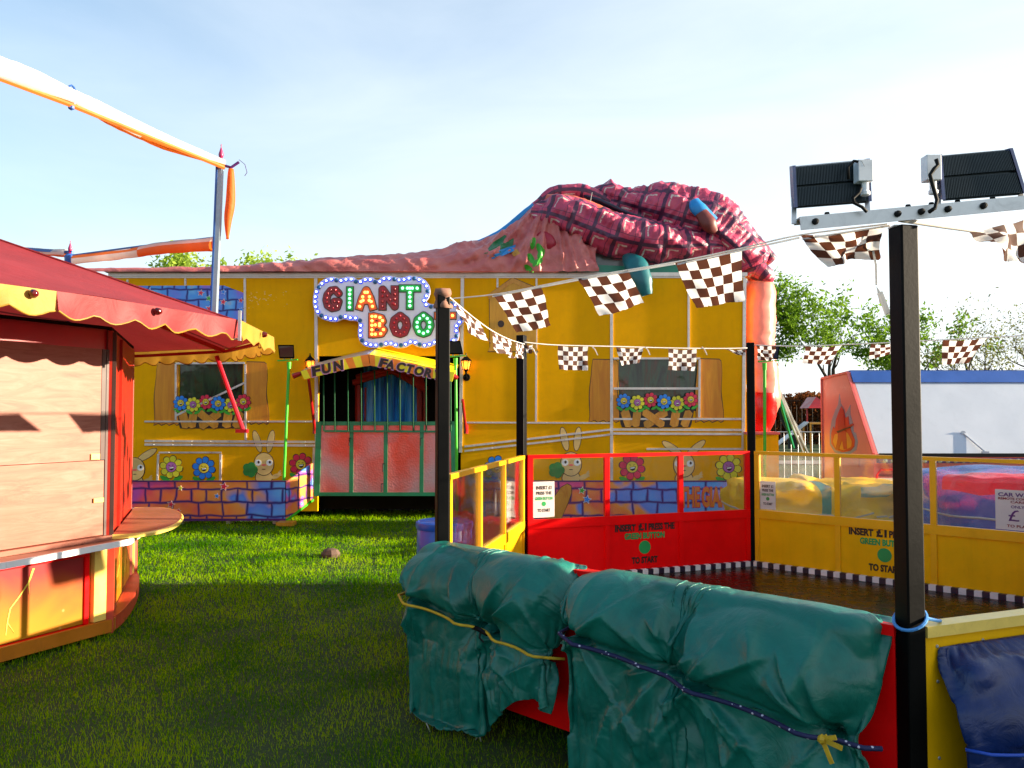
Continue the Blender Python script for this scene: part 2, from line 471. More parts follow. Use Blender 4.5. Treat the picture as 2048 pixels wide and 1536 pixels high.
def grass_mats():
    m, nt, b, out = new_mat('lawn_soil_and_thatch')
    co = objco(nt)
    n1 = noise_node(nt, 0.6, 6, 0.6, 0.3, co); n2 = noise_node(nt, 25, 6, 0.7, 0.2, co)
    c = ramp(nt, n1.outputs['Fac'], [(0.3, (0.010, 0.036, 0.002)), (0.7, (0.022, 0.06, 0.004))]).outputs['Color']
    c = mixc(nt, mathn(nt, 'MULTIPLY', n2.outputs['Fac'], 0.5), c, (0.03, 0.045, 0.006))
    nt.links.new(c, b.inputs['Base Color']); b.inputs['Roughness'].default_value = 0.9
    bump(nt, b, n2.outputs['Fac'], 0.6, 0.03)
    m2, nt, b, out = new_mat('grass_blade')
    nt.nodes.remove(b)
    co = objco(nt)
    n1 = noise_node(nt, 0.9, 5, 0.65, 0.4, co); n2 = noise_node(nt, 60, 2, 0.5, 0, co)
    f = mathn(nt, 'ADD', mathn(nt, 'MULTIPLY', n1.outputs['Fac'], 0.5), mathn(nt, 'MULTIPLY', n2.outputs['Fac'], 0.5))
    c = ramp(nt, f, [(0.28, (0.012, 0.075, 0.0008)), (0.46, (0.06, 0.21, 0.001)), (0.58, (0.34, 0.55, 0.0018)), (0.74, (0.44, 0.40, 0.012))]).outputs['Color']
    d = N(nt, 'ShaderNodeBsdfDiffuse'); t = N(nt, 'ShaderNodeBsdfTranslucent'); g = N(nt, 'ShaderNodeBsdfGlossy')
    g.inputs['Roughness'].default_value = 0.35; g.inputs['Color'].default_value = (0.8, 0.85, 0.5, 1)
    nt.links.new(c, d.inputs['Color']); nt.links.new(c, t.inputs['Color'])
    mx = N(nt, 'ShaderNodeMixShader'); mx.inputs[0].default_value = 0.6
    nt.links.new(d.outputs[0], mx.inputs[1]); nt.links.new(t.outputs[0], mx.inputs[2])
    m3 = N(nt, 'ShaderNodeMixShader'); m3.inputs[0].default_value = 0.0
    nt.links.new(mx.outputs[0], m3.inputs[1]); nt.links.new(g.outputs[0], m3.inputs[2])
    nt.links.new(m3.outputs[0], out.inputs['Surface'])
    return m, m2
M['soil'], M['blade'] = grass_mats()
g = G()
nx = 60
xs = np.concatenate([[-400, -120, -50], np.linspace(-25, 25, nx), [50, 120, 400]])
ys = np.concatenate([[-200, -60, -20], np.linspace(-8, 42, nx), [60, 120, 500]])
def gz(x, y):
    return 0.025 * mnoise.noise(Vector((x * 0.55, y * 0.55, 3.1))) + 0.012 * mnoise.noise(Vector((x * 1.9, y * 1.9, 1.1)))
g.grid([(x, y, gz(x, y) - 0.012) for x in xs for y in ys], len(xs), len(ys))
tag(g.build('ground', M['soil'], smooth='all'), 'green park lawn under the fairground', 'ground', kind='structure')

def blades(name, n, xr, yr, h0, h1, w, seed, keep=None, per=1.0):
    r = np.random.default_rng(seed)
    # density falls with distance
    u = r.random(n); yy = yr[0] * (yr[1] / yr[0]) ** u
    xx = xr[0] + (xr[1] - xr[0]) * r.random(n)
    if keep is not None:
        k = keep(xx, yy); xx, yy = xx[k], yy[k]
    n = len(xx)
    zz = np.array([gz(a, b) for a, b in zip(xx, yy)]) - 0.012
    patch = np.array([mnoise.noise(Vector((a * 1.3, b * 1.3, 9.0))) for a, b in zip(xx, yy)])
    h = (h0 + (h1 - h0) * r.random(n) ** 2.2) * np.clip(1 + 0.75 * patch, .25, 2)
    th = np.where(r.random(n) < .75, np.pi * .25 + r.normal(0, .45, n), r.random(n) * 2 * np.pi)      # most blades turned to catch the sun and brighten the lit lawn
    ww = w * (0.7 + 0.6 * r.random(n)) * np.clip(yy / 6.0, 0.7, 2.2)
    lean = h * (0.15 + 0.7 * r.random(n)); lt = r.random(n) * 2 * np.pi
    dx, dy = np.cos(th) * ww / 2, np.sin(th) * ww / 2
    lx, ly = np.cos(lt) * lean, np.sin(lt) * lean
    V = np.zeros((n, 5, 3), np.float32)
    V[:, 0] = np.stack([xx - dx, yy - dy, zz], 1); V[:, 1] = np.stack([xx + dx, yy + dy, zz], 1)
    V[:, 2] = np.stack([xx + dx * .7 + lx * .35, yy + dy * .7 + ly * .35, zz + h * .6], 1)
    V[:, 3] = np.stack([xx - dx * .7 + lx * .35, yy - dy * .7 + ly * .35, zz + h * .6], 1)
    V[:, 4] = np.stack([xx + lx, yy + ly, zz + h * .92], 1)
    me = bpy.data.meshes.new(name)
    me.vertices.add(n * 5); me.vertices.foreach_set('co', V.reshape(-1))
    idx = np.arange(n)[:, None] * 5
    loops = np.concatenate([idx + np.array([[0, 1, 2, 3]]), idx + np.array([[3, 2, 4]])], 1).reshape(-1)
    st = (np.arange(n)[:, None] * 7 + np.array([[0, 4]])).reshape(-1)
    tot = np.tile([4, 3], n)
    me.loops.add(n * 7); me.loops.foreach_set('vertex_index', loops.astype(np.int32))
    me.polygons.add(n * 2); me.polygons.foreach_set('loop_start', st.astype(np.int32)); me.polygons.foreach_set('loop_total', tot.astype(np.int32))
    me.materials.append(M['blade'])
    me.update(calc_edges=True); me.validate()
    o = bpy.data.objects.new(name, me); SC.collection.objects.link(o)
    return tag(o, 'short green lawn grass', 'grass', kind='stuff')
blades('grass', 420000, (-9.5, 6.5), (2.6, 14.0), 0.014, 0.075, 0.005, 3,
       keep=lambda x, y: (np.abs(x) < 0.66 * y + 0.3) & ~((x > 0.5) & (x > (y - 4.0) * -1.0 + 1.2) & (x < 3.5) & (y < 6.6) & (y > 4.0)))

# ================================================================== yellow fun house
house = thing('fun_house', (-1.3, YF, 0), 'long yellow fun house with silver trim strips, painted windows and a barred doorway', 'fun house')
xl, xr_ = P(222, 550, YF).x, P(1490, 550, YF).x
ztop = P(1000, 553, YF).z
dx0, dx1 = P(637, 800, YF).x, P(922, 800, YF).x
dz0, dz1 = 0.1, P(700, 712, YF).z
zbot = 0.36
def W2(px, py): p = P(px, py, YF); return p.x, p.z
wl0, wlz1 = W2(358, 728); wl1, wlz0 = W2(485, 822)
wr0, wrz1 = W2(1237, 717); wr1, wrz0 = W2(1395, 822)
def wall_cells(g, x0, x1, z0, z1, holes, y0, y1):
    X = sorted({x0, x1, *[h[0] for h in holes], *[h[1] for h in holes]})
    Z = sorted({z0, z1, *[h[2] for h in holes], *[h[3] for h in holes]})
    for i in range(len(X) - 1):
        col = []
        for j in range(len(Z) - 1):
            cx, cz = (X[i] + X[i + 1]) / 2, (Z[j] + Z[j + 1]) / 2
            if any(h[0] < cx < h[1] and h[2] < cz < h[3] for h in holes):
                continue
            if col and abs(col[-1][1] - Z[j]) < 1e-9: col[-1][1] = Z[j + 1]
            else: col.append([Z[j], Z[j + 1]])
        for a, b in col:
            g.box(X[i], X[i + 1], y0, y1, a, b)
g = G()
wall_cells(g, xl, xr_, zbot, ztop, [(dx0, dx1, dz0 - 0.0, dz1), (wl0, wl1, wlz0, wlz1), (wr0, wr1, wrz0, wrz1)], YF, YF + 0.06)
g.box(xl, xl + 0.06, YF + 0.062, YF + 2.5, zbot, ztop); g.box(xr_ - 0.06, xr_, YF + 0.062, YF + 2.5, zbot, ztop)
g.box(xl, xr_, YF + 2.502, YF + 2.56, zbot, ztop)
wall = g.build('wall', M['ochre'], house)
g = G(); g.box(xl - 0.03, xr_ + 0.03, YF - 0.03, YF + 2.6, ztop + 0.002, ztop + 0.06)
g.build('roof', M['trim'], house)
g = G(); g.box(xl + 0.07, xr_ - 0.07, YF + 1.9, YF + 1.94, zbot, ztop - 0.01); g.box(xl + 0.07, xr_ - 0.07, YF + 0.07, YF + 2.4, zbot - 0.04, zbot + 0.02)
g.box(xl + 0.2, xr_ - 0.2, YF + 0.3, YF + 2.3, 0.1, zbot - 0.05)
g.build('chassis', M['dark'], house)
for x in (-5.2, -3.6, -0.2, 2.6):
    g = G(); g.lathe([(0.05, -0.09), (0.2, -0.1), (0.21, -0.06), (0.21, 0.06), (0.2, 0.1), (0.05, 0.09)], (x, YF + 0.9, 0.21), 18, axis=Vector((0, 1, 0)))
    g.build('wheel', M['black_matt'], house, smooth=True)
# trim strips
def strip(g, a, b, w=0.045, t=0.012, m=0):
    p, q = P(a[0], a[1], YF), P(b[0], b[1], YF)
    p.y = q.y = YF - t / 2 - 0.001
    g.bar(p, q, t, w, m) if abs((q - p).normalized().z) < 0.9 else g.bar(p, q, w, t, m, up=Vector((0, 1, 0)))
g = G()
k = 0
strips = [((224, 553), (1490, 553), .05), ((490, 557), (490, 712), .035), ((632, 557), (634, 985), .05), ((925, 557), (921, 905), .05), ((995, 557), (995, 575), .03),
          ((1073, 557), (1072, 843), .03), ((1223, 557), (1223, 1000), .045), ((1377, 557), (1377, 715), .035), ((1489, 557), (1486, 900), .05),
          ((290, 843), (630, 843), .025), ((930, 845), (1220, 846), .025), ((1227, 838), (1484, 838), .03), ((290, 882), (630, 884), .035), ((290, 889), (630, 891), .035),
          ((929, 893), (1221, 859), .03), ((929, 902), (1221, 869), .03), ((1226, 859), (1485, 860), .035), ((1226, 867), (1485, 868), .035),
          ((1227, 717), (1400, 717), .03), ((1399, 720), (1398, 835), .035), ((1227, 777), (1396, 777), .035),
          ((352, 728), (352, 840), .03), ((352, 727), (490, 726), .03), ((491, 729), (492, 880), .03), ((353, 831), (489, 766), .03),
          ((318, 905), (443, 905), .025), ((317, 908), (315, 964), .03), ((442, 908), (441, 964), .035), ((629, 895), (626, 985), .04),
          ((256, 560), (256, 575), .03), ((371, 557), (371, 572), .03), ((1293, 898), (1484, 898), .03)]
for i, (a, b, w) in enumerate(strips):
    strip(g, a, b, w, 0.012 + 0.0022 * (i % 5))
g.build('trim_strips', M['trim'], house)
# rivets on the strips
g = G()
for a, b, w in strips:
    p, q = P(*a, YF), P(*b, YF)
    n = max(2, int((q - p).length / 0.28))
    for i in range(n):
        c = p.lerp(q, (i + .5) / n); c.y = YF - 0.026
        g.lathe([(0.009, 0), (0.006, -0.006)], (c.x, c.y, c.z), 6, axis=Vector((0, 1, 0)))
g.build('rivets', M['silver'], house)

# painted decoration -------------------------------------------------
M['fl_blue'] = paint('flower_blue', (0.01, 0.22, 0.78), 0.4, var=0.12, dirt=0)
M['fl_yel'] = paint('flower_yellow', (0.72, 0.66, 0.02), 0.4, var=0.12, dirt=0)
M['fl_red'] = paint('flower_red', (0.7, 0.012, 0.06), 0.4, var=0.12, dirt=0)
M['fl_pur'] = paint('flower_face_purple', (0.42, 0.12, 0.38), 0.4, dirt=0)
M['fl_face'] = paint('flower_face_yellow', (0.72, 0.55, 0.03), 0.4, dirt=0)
M['leaf_paint'] = paint('painted_leaf_green', (0.04, 0.36, 0.02), 0.4, dirt=0)
M['outline'] = paint('painted_outline', (0.03, 0.012, 0.006), 0.5, dirt=0)
M['log'] = wood_mat('painted_log', (0.50, 0.18, 0.008), (0.72, 0.36, 0.03), (4, 4, 1.2), 0.4)
M['shutter'] = wood_mat('painted_shutter_wood', (0.55, 0.16, 0.002), (0.80, 0.34, 0.006), (4, 1, 0.5), 0.5)
M['bunny'] = paint('rabbit_cream', (0.72, 0.48, 0.16), 0.45, dirt=0.05)
M['clover'] = paint('clover_green', (0.012, 0.2, 0.03), 0.45, dirt=0.05)
M['wht'] = paint('painted_white', (0.8, 0.8, 0.78), 0.4, dirt=0)
M['pinkish'] = paint('painted_pink', (0.7, 0.12, 0.1), 0.4, dirt=0)
def ell(cx, cy, rx, ry, n=20, rot=0.0):
    c, s = math.cos(rot), math.sin(rot)
    return [(cx + rx * math.cos(a) * c - ry * math.sin(a) * s, cy + rx * math.cos(a) * s + ry * math.sin(a) * c) for a in [2 * math.pi * k / n for k in range(n)]]
def flower(cx, cy, r, pet, face, parent, Y=YF, leaves=True, t0=0.004):
    g = G()
    if leaves:
        for sx in (-1, 1):
            g.decal(ell(cx + sx * r * .55, cy + r * 1.02, r * .5, r * .2, 12, -sx * .5), Y, t0 + (0.001 if sx > 0 else 0.0016), 3)
    def lobes(k): return [(cx + k * r * (.72 + .28 * abs(math.cos(4 * a)) ** .6) * math.cos(a + .2), cy + k * r * (.72 + .28 * abs(math.cos(4 * a)) ** .6) * math.sin(a + .2)) for a in [2 * math.pi * q / 64 for q in range(64)]]
    g.decal(lobes(1.05), Y, t0 + 0.003, 2, star=True)
    g.decal(lobes(0.98), Y, t0 + 0.005, 0, star=True)
    for k in range(8):
        a = math.pi * (k + .5) / 4 + .2
        g.decal(ell(cx + r * .58 * math.cos(a), cy + r * .58 * math.sin(a), r * .16, r * .025, 8, a), Y, t0 + 0.0062 + .0002 * k, 2)
    g.decal(ell(cx, cy, r * .47, r * .47), Y, t0 + 0.009, 2); g.decal(ell(cx, cy, r * .42, r * .42), Y, t0 + 0.011, 1)
    mo = [(cx - r * .2, cy + r * .02), (cx + r * .28, cy - r * .06), (cx + r * .2, cy + r * .22), (cx + r * .02, cy + r * .3), (cx - r * .14, cy + r * .2)]
    g.decal(mo, Y, t0 + 0.013, 2)
    g.decal([(cx - r * .15, cy + r * .05), (cx + r * .22, cy - r * .01), (cx + r * .18, cy + r * .09), (cx - r * .12, cy + r * .13)], Y, t0 + 0.015, 4)
    for sx in (-.16, .14):
        g.decal(ell(cx + sx * r, cy - r * .16, r * .09, r * .025, 8, -.25 * (1 if sx > 0 else -1)), Y, t0 + 0.0125, 2)
    return g.build('painted_flower', [pet, face, M['outline'], M['leaf_paint'], M['wht']], parent)
COL = {'b': ('fl_blue', 'fl_face'), 'y': ('fl_yel', 'fl_pur'), 'r': ('fl_red', 'fl_face')}
def shutter_poly(x0, x1, y0, y1, flare):
    n = 10; w = x1 - x0
    pts = [(x0 + 4, y0), (x1 - 4, y0 + 1), (x1, y0 + 5)]
    for k in range(1, n): t = k / n; pts.append((x1 + flare[1] * t ** 2 + 1.5 * math.sin(9 * t), y0 + 5 + (y1 - y0 - 5) * t))
    for k in range(n + 1): t = k / n; pts.append((x1 + flare[1] - (w + flare[1] - flare[0]) * t, y1 + 2.5 * math.sin(k * 2.1)))
    for k in range(n - 1, 0, -1): t = k / n; pts.append((x0 + flare[0] * t ** 2 + 1.5 * math.sin(7 * t + 1), y0 + 5 + (y1 - y0 - 5) * t))
    return pts
def grow(pts, d):
    cx = sum(p[0] for p in pts) / len(pts); cy = sum(p[1] for p in pts) / len(pts)
    out = []
    for x, y in pts:
        l = math.hypot(x - cx, y - cy) or 1
        out.append((x + (x - cx) / l * d, y + (y - cy) / l * d))
    return out
M['window_glass'] = None
def win_glass():
    m, nt, b, out = new_mat('dim_window_film')
    co = objco(nt, (2.2, 1, 0.6))
    n = noise_node(nt, 1.4, 4, 0.6, 1.5, co)
    c = ramp(nt, n.outputs['Fac'], [(0.35, (0.02, 0.018, 0.016)), (0.5, (0.03, 0.06, 0.03)), (0.6, (0.05, 0.028, 0.012)), (0.68, (0.14, 0.02, 0.012)), (0.75, (0.03, 0.09, 0.05))]).outputs['Color']
    nt.links.new(c, b.inputs['Base Color']); b.inputs['Roughness'].default_value = 0.08
    n2 = noise_node(nt, 3, 2, 0.5, 0, objco(nt)); bump(nt, b, n2.outputs['Fac'], 0.2, 0.05)
    return m
M['window_glass'] = win_glass()
def window(x0, x1, y0, y1, flip, shl, shr, fl_x0, fl_x1, fl_y, logs):
    g = G()
    a, b_ = P(x0, y1, YF), P(x1, y0, YF)
    g.box(a.x, b_.x, YF + 0.03, YF + 0.045, a.z, b_.z)
    w = g.build('window', M['window_glass'], house)
    for s, fl in ((shl, (-4, 2)), (shr, (-2, 4))):
        g = G(); pp = shutter_poly(*s, fl)
        g.decal(grow(pp, 1.6), YF, 0.004, 1); g.decal(pp, YF, 0.007, 0)
        g.build('shutter', [M['shutter'], M['outline']], w)
    g = G()
    (lx0, lx1, ly0, ly1) = logs
    wd = (lx1 - lx0)
    box = [(lx0, ly0), (lx1, ly0), (lx1 - 5, ly1 - 8), (lx1 - 8, ly1), (lx0 + 7, ly1), (lx0 + 4, ly1 - 8)]
    g.decal(box, YF, 0.008, 1)
    def logp(xa, ya, xb, yb, r, t):
        d = math.atan2(yb - ya, xb - xa); n_ = (-math.sin(d) * r, math.cos(d) * r); ax = (math.cos(d) * r * .5, math.sin(d) * r * .5)
        pts = [(xa + n_[0], ya + n_[1]), (xa - ax[0], ya - ax[1]), (xa - n_[0], ya - n_[1]), (xb - n_[0], yb - n_[1]), (xb + ax[0], yb + ax[1]), (xb + n_[0], yb + n_[1])]
        g.decal(grow(pts, 1.1), YF, t, 1); g.decal(pts, YF, t + .003, 0)
    logp(lx0 + wd * .08, ly0 + 4, lx0 + wd * .14, ly1 - 4, 8.5, .012)
    logp(lx0 + wd * .25, ly0 + 5, lx0 + wd * .22, ly1 - 4, 8, .013)
    logp(lx0 + wd * .62, ly0 + 5, lx0 + wd * .36, ly1 - 4, 8, .012)
    logp(lx0 + wd * .34, ly0 + 5, lx0 + wd * .58, ly1 - 5, 7.5, .018)
    logp(lx0 + wd * .76, ly0 + 5, lx0 + wd * .73, ly1 - 4, 8.5, .013)
    logp(lx0 + wd * .93, ly0 + 5, lx0 + wd * .87, ly1 - 4, 8, .012)
    g.build('log_planter', [M['log'], M['outline']], w)
    n = 6; seq = 'byrbyr'
    for k in range(n):
        fx = fl_x0 + (fl_x1 - fl_x0) * (k + .5) / n
        fy = fl_y + (0, 3, -2, 1, 4, -3)[k]
        flower(fx, fy, 15.0, M[COL[seq[k]][0]], M[COL[seq[k]][1]], w, t0=0.016 + 0.006 * (k % 2))
    return w
window(358, 485, 728, 822, False, (312, 356, 726, 848), (490, 533, 724, 846), 350, 500, 806, (354, 490, 821, 857))
window(1237, 1395, 717, 822, False, (1182, 1235, 719, 842), (1393, 1442, 718, 842), 1234, 1394, 802, (1237, 1388, 819, 855))
for cx, cy, r, c in ((343, 934, 23, 'y'), (408, 936, 23, 'b'), (602, 929, 23, 'r'), (1264, 934, 26, 'r'), (1457, 934, 26, 'y'), (993, 935, 24, 'b')):
    flower(cx, cy, r, M[COL[c][0]], M[COL[c][1]], house)
def rabbit(cx, cy, s, clover, tilt):
    g = G()
    for sx, rot in ((-1, -.22 - tilt), (1, .12 + tilt)):
        hx = cx + sx * 13 * s + (sx * 14 * s * tilt); hy = cy - 50 * s + abs(tilt) * 22 * s
        g.decal(ell(hx, hy, 8 * s, 25 * s, 20, rot), YF, 0.003 + .0004 * sx, 1)
        g.decal(ell(hx, hy, 6.8 * s, 23.5 * s, 20, rot), YF, 0.005 + .0004 * sx, 0)
    g.decal(ell(cx, cy + 28 * s, 19 * s, 16 * s), YF, 0.0065, 1); g.decal(ell(cx, cy + 28 * s, 17.5 * s, 15 * s), YF, 0.0072, 0)
    g.decal(ell(cx + 25 * s, cy + 26 * s, 10 * s, 5 * s, 14, -.4), YF, 0.0068, 0)
    for k in range(3): g.decal(ell(cx + 33 * s, cy + 21 * s + k * 3.2 * s - 4 * s, 5 * s, 1.7 * s, 10, -.9 + .5 * k), YF, 0.0078 + .0003 * k, 0)
    g.decal(ell(cx, cy, 22 * s, 25 * s), YF, 0.0085, 1); g.decal(ell(cx, cy, 20.6 * s, 23.6 * s), YF, 0.010, 0)
    for sx in (-1, 1):
        g.decal(ell(cx + sx * 12 * s, cy - 3 * s, 6.8 * s, 6.6 * s), YF, 0.012 + .0003 * sx, 2)
        g.decal(ell(cx + sx * 12 * s + 1 * s, cy - 4 * s, 2.4 * s, 3 * s), YF, 0.0135 + .0003 * sx, 1)
    g.decal(ell(cx, cy + 2 * s, 5 * s, 2 * s), YF, 0.0125, 3)
    g.decal(ell(cx, cy + 11 * s, 4 * s, .8 * s), YF, 0.0126, 1)
    if clover:
        for k in range(5):
            a = 2 * math.pi * k / 5
            g.decal(ell(cx - 29 * s + 8 * s * math.cos(a), cy + 12 * s + 8 * s * math.sin(a), 8.5 * s, 8.5 * s), YF, 0.015 + .0003 * k, 4)
    return g.build('painted_rabbit', [M['bunny'], M['outline'], M['wht'], M['pinkish'], M['clover']], house)
rabbit(528, 928, .94, True, .08)
rabbit(1142, 928, 1.0, True, .0)
rabbit(1368, 930, 1.0, False, .75)
rabbit(270, 938, .94, False, .9)
# bird box plaque, upper mural, vent
g = G()
hp = [(976, 703), (980, 694), (979, 592), (984, 585), (1025, 556), (1070, 575), (1073, 585), (1072, 694), (1076, 703)]
g.decal(grow(hp, 1.5), YF, 0.006, 1); g.decal(hp, YF, 0.02, 0)
g.decal([(975, 590), (1025, 556), (1076, 578), (1076, 586), (1025, 566), (978, 598)], YF, 0.028, 2)
g.decal(ell(1002, 648, 6.5, 7), YF, 0.024, 1)
g.build('bird_box_plaque', [wood_mat('painted_plank', (0.52, 0.22, 0.006), (0.7, 0.36, 0.015), (6, 1, 0.8), 0.45), M['outline'], M['log']], house)
M['mural_cool'] = brick_mural('blue_brick_mural', [(0.25, (0.4, 0.06, 0.5)), (0.40, (0.08, 0.2, 0.8)), (0.55, (0.02, 0.3, 0.85)), (0.66, (0.1, 0.45, 0.9)), (0.76, (0.75, 0.3, 0.02))], 1.15, hue_scale=1.2)
M['mural_warm'] = brick_mural('warm_brick_mural', MURAL_WARM, 1.0)
M['mural_mix'] = brick_mural('mixed_brick_mural', [(0.2, (0.8, 0.2, 0.02)), (0.3, (0.75, 0.03, 0.25)), (0.42, (0.8, 0.12, 0.03)), (0.5, (0.85, 0.3, 0.02)), (0.56, (0.06, 0.22, 0.75)), (0.8, (0.05, 0.35, 0.85)), (0.95, (0.45, 0.3, 0.75))], 1.0, hue_scale=0.9, span=(-2.4, 2.3))
def star(cx, cy, r, rot=0.0): return [(cx + (r if k % 2 == 0 else r * .45) * math.sin(math.pi * k / 5 + rot), cy - (r if k % 2 == 0 else r * .45) * math.cos(math.pi * k / 5 + rot)) for k in range(10)]
def stars(g, lst, Y, t=0.006):
    for x, y, r, c in lst:
        g.decal(star(x, y, r * 1.25, .2), Y, t, 1, star=True); g.decal(star(x, y, r, .2), Y, t + .003, c, star=True)
g = G()
g.decal([(262, 572), (448, 571), (490, 587), (489, 655), (262, 640)], YF, 0.006, 0)
stars(g, [(299, 583, 7, 2), (402, 586, 6, 3), (418, 597, 6, 4), (420, 618, 8, 3), (447, 604, 6, 3), (482, 601, 5, 3), (483, 620, 5, 2), (447, 584, 5, 2)], YF, 0.008)
g.build('painted_brick_mural', [M['mural_cool'], M['wht'], M['fl_blue'], M['fl_red'], M['leaf_paint']], house)
# sun glints on the wall, painted in as pale flecks
g = G()
rr = random.Random(4)
for k in range(46):
    x = 497 + abs(rr.gauss(0, 1)) * 38; y = 597 + rr.gauss(0, 9)
    g.decal(ell(x, y, rr.uniform(.4, 1.8), rr.uniform(.3, .9), 7), YF, 0.002 + .00003 * k)
g.build('painted_sun_glints', paint('pale_sun_glint', (0.75, 0.5, 0.15), 0.3, dirt=0), house)

# doorway ------------------------------------------------------------
yd = YF + 1.1
M['curtain'] = None
m, nt, b, out = new_mat('blue_painted_curtain')
co = objco(nt, (7, 1, 0.35)); n1 = noise_node(nt, 1.6, 4, 0.6, 0.8, co)
c = ramp(nt, n1.outputs['Fac'], [(0.32, (0.012, 0.09, 0.45)), (0.5, (0.02, 0.36, 0.9)), (0.66, (0.2, 0.55, 0.9)), (0.76, (0.3, 0.26, 0.2))]).outputs['Color']
nt.links.new(c, b.inputs['Base Color']); b.inputs['Roughness'].default_value = 0.7
M['curtain'] = m
def DP(px, py): return P(px, py, yd)
dw = thing  # (doorway is part of the house)
g = G()
n = 70
pts = []
for i in range(n):
    t = i / (n - 1); px = 728 + (838 - 728) * t
    for j in range(8):
        py = 700 + (860 - 700) * j / 7
        p = DP(px, py); p.y = yd - 0.05 + 0.03 * math.sin(t * 46 + 1.2 * math.sin(t * 9)) + 0.012 * math.sin(t * 90 + j)
        pts.append(p)
g.grid(pts, n, 8)
curt = g.build('curtain', M['curtain'], house, smooth='all')
g = G()
def dbox(x0, x1, y0, y1, ya, yb, m=0):
    a, b_ = DP(x0, y1), DP(x1, y0); g.box(a.x, b_.x, ya, yb, a.z, b_.z, m)
g.tube([DP(716, 870), DP(716, 770)], 0.055, 8); g.tube([DP(731, 870), DP(731, 775)], 0.04, 8)
g.tube([DP(839, 870), DP(839, 772)], 0.055, 8); g.tube([DP(851, 870), DP(851, 772)], 0.04, 8)
for (a, b_) in (((708, 766), (782, 744)), ((715, 755), (790, 738)), ((778, 740), (852, 770)), ((790, 744), (855, 782)), ((785, 736), (850, 760))):
    p, q = DP(*a), DP(*b_); p.y = q.y = yd - 0.1
    g.tube([p, q], 0.05, 8)
g.build('door_frame', paint('red_log_paint', (0.42, 0.02, 0.006), 0.5, var=0.3), house, smooth=True)
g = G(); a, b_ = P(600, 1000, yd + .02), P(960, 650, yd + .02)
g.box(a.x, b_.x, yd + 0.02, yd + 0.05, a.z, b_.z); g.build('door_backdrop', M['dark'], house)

# gate ---------------------------------------------------------------
gy = YF - 0.25
gate = thing('entrance_gate', (P(770, 990, gy).x, gy, 0.25), 'green steel gate with tall bars and pinkish metal panels across the fun house doorway', 'gate')
M['green_bar'] = paint('dull_green_bar_paint', (.012, .085, .03), .6, var=.2, spec=.15)
def GP(px, py): return P(px, py, gy)
def gbar(g, a, b_, w=0.05, d=0.05, m=0, dy=0.0):
    p, q = GP(*a), GP(*b_); p.y += dy; q.y += dy
    g.bar(p, q, w, d, m, up=Vector((0, 1, 0)))
g = G()
gbar(g, (638, 843), (634, 992), .085); gbar(g, (906, 843), (908, 992), .07); gbar(g, (644, 847), (900, 847), .06, .048); gbar(g, (640, 988), (902, 988), .055, .048)
for x in (703.5, 772, 844): gbar(g, (x, 851), (x - 1, 984), .06, .044)
gbar(g, (650, 862), (900, 863), .03, .03, dy=-.03)
gf = g.build('gate_frame', M['green_gate'], gate)
for x in (649, 671, 697.5, 724, 750.5, 776, 801, 827.5, 853, 880, 902):
    g = G(); p, q = GP(x, 862), GP(x - .5, 742); p.y = q.y = gy - 0.045
    g.tube([p, q], 0.013, 6); g.build('bar', M['green_bar'], gate)
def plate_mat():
    m, nt, b, out = new_mat('tread_plate_red_reflection_tint')
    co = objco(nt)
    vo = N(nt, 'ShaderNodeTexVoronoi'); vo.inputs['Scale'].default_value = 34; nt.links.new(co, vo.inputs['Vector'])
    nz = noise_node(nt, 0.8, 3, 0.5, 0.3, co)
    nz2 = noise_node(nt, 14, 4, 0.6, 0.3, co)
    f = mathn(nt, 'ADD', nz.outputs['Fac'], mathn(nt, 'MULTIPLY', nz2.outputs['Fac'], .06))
    c = ramp(nt, f, [(0.38, (0.55, 0.40, 0.42)), (0.48, (0.75, 0.26, 0.25)), (0.58, (0.85, 0.10, 0.06)), (0.7, (0.8, 0.2, 0.16))]).outputs['Color']  # red reflection in the metal painted into the base colour
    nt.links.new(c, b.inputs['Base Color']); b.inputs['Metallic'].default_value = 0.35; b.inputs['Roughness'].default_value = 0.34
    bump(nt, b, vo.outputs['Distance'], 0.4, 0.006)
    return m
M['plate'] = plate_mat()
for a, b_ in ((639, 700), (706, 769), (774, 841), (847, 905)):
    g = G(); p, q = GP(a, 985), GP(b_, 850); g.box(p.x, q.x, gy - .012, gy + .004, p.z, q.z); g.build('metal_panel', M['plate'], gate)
for x, y in ((700, 884), (767, 935), (842, 884), (764, 975)):
    g = G(); p, q = GP(x, y + 8), GP(x, y - 8); p.y = q.y = gy - .05
    g.tube([p, q, q + Vector((.03, -.01, 0))], 0.008, 6); g.build('latch', M['black_matt'], gate)

# striped canopy FUN FACTORY -----------------------------------------
cy_ = YF - 0.75
canopy = thing('entrance_canopy', (P(760, 760, cy_).x, YF, 2.2), 'yellow and orange striped gable canopy lettered FUN FACTORY over the doorway', 'canopy')
M['st_y'] = paint('canopy_yellow', (0.88, 0.72, 0.005), 0.4, var=0.06); M['st_o'] = paint('canopy_orange', (0.88, 0.22, 0.005), 0.4, var=0.08)
def Z(x, y): return (560 + x / 5.12, 530 + y / 5.12)      # coordinates measured in an enlarged detail
g = G()
Lt = [Z(215, 1090), Z(420, 1030), Z(640, 965), Z(905, 915)]; Lb = [Z(252, 1172), Z(470, 1120), Z(690, 1065), Z(925, 1032)]
Rt = [Z(915, 915), Z(1150, 955), Z(1500, 1040), Z(1790, 1100)]; Rb = [Z(928, 1032), Z(1130, 1060), Z(1500, 1148), Z(1765, 1195)]
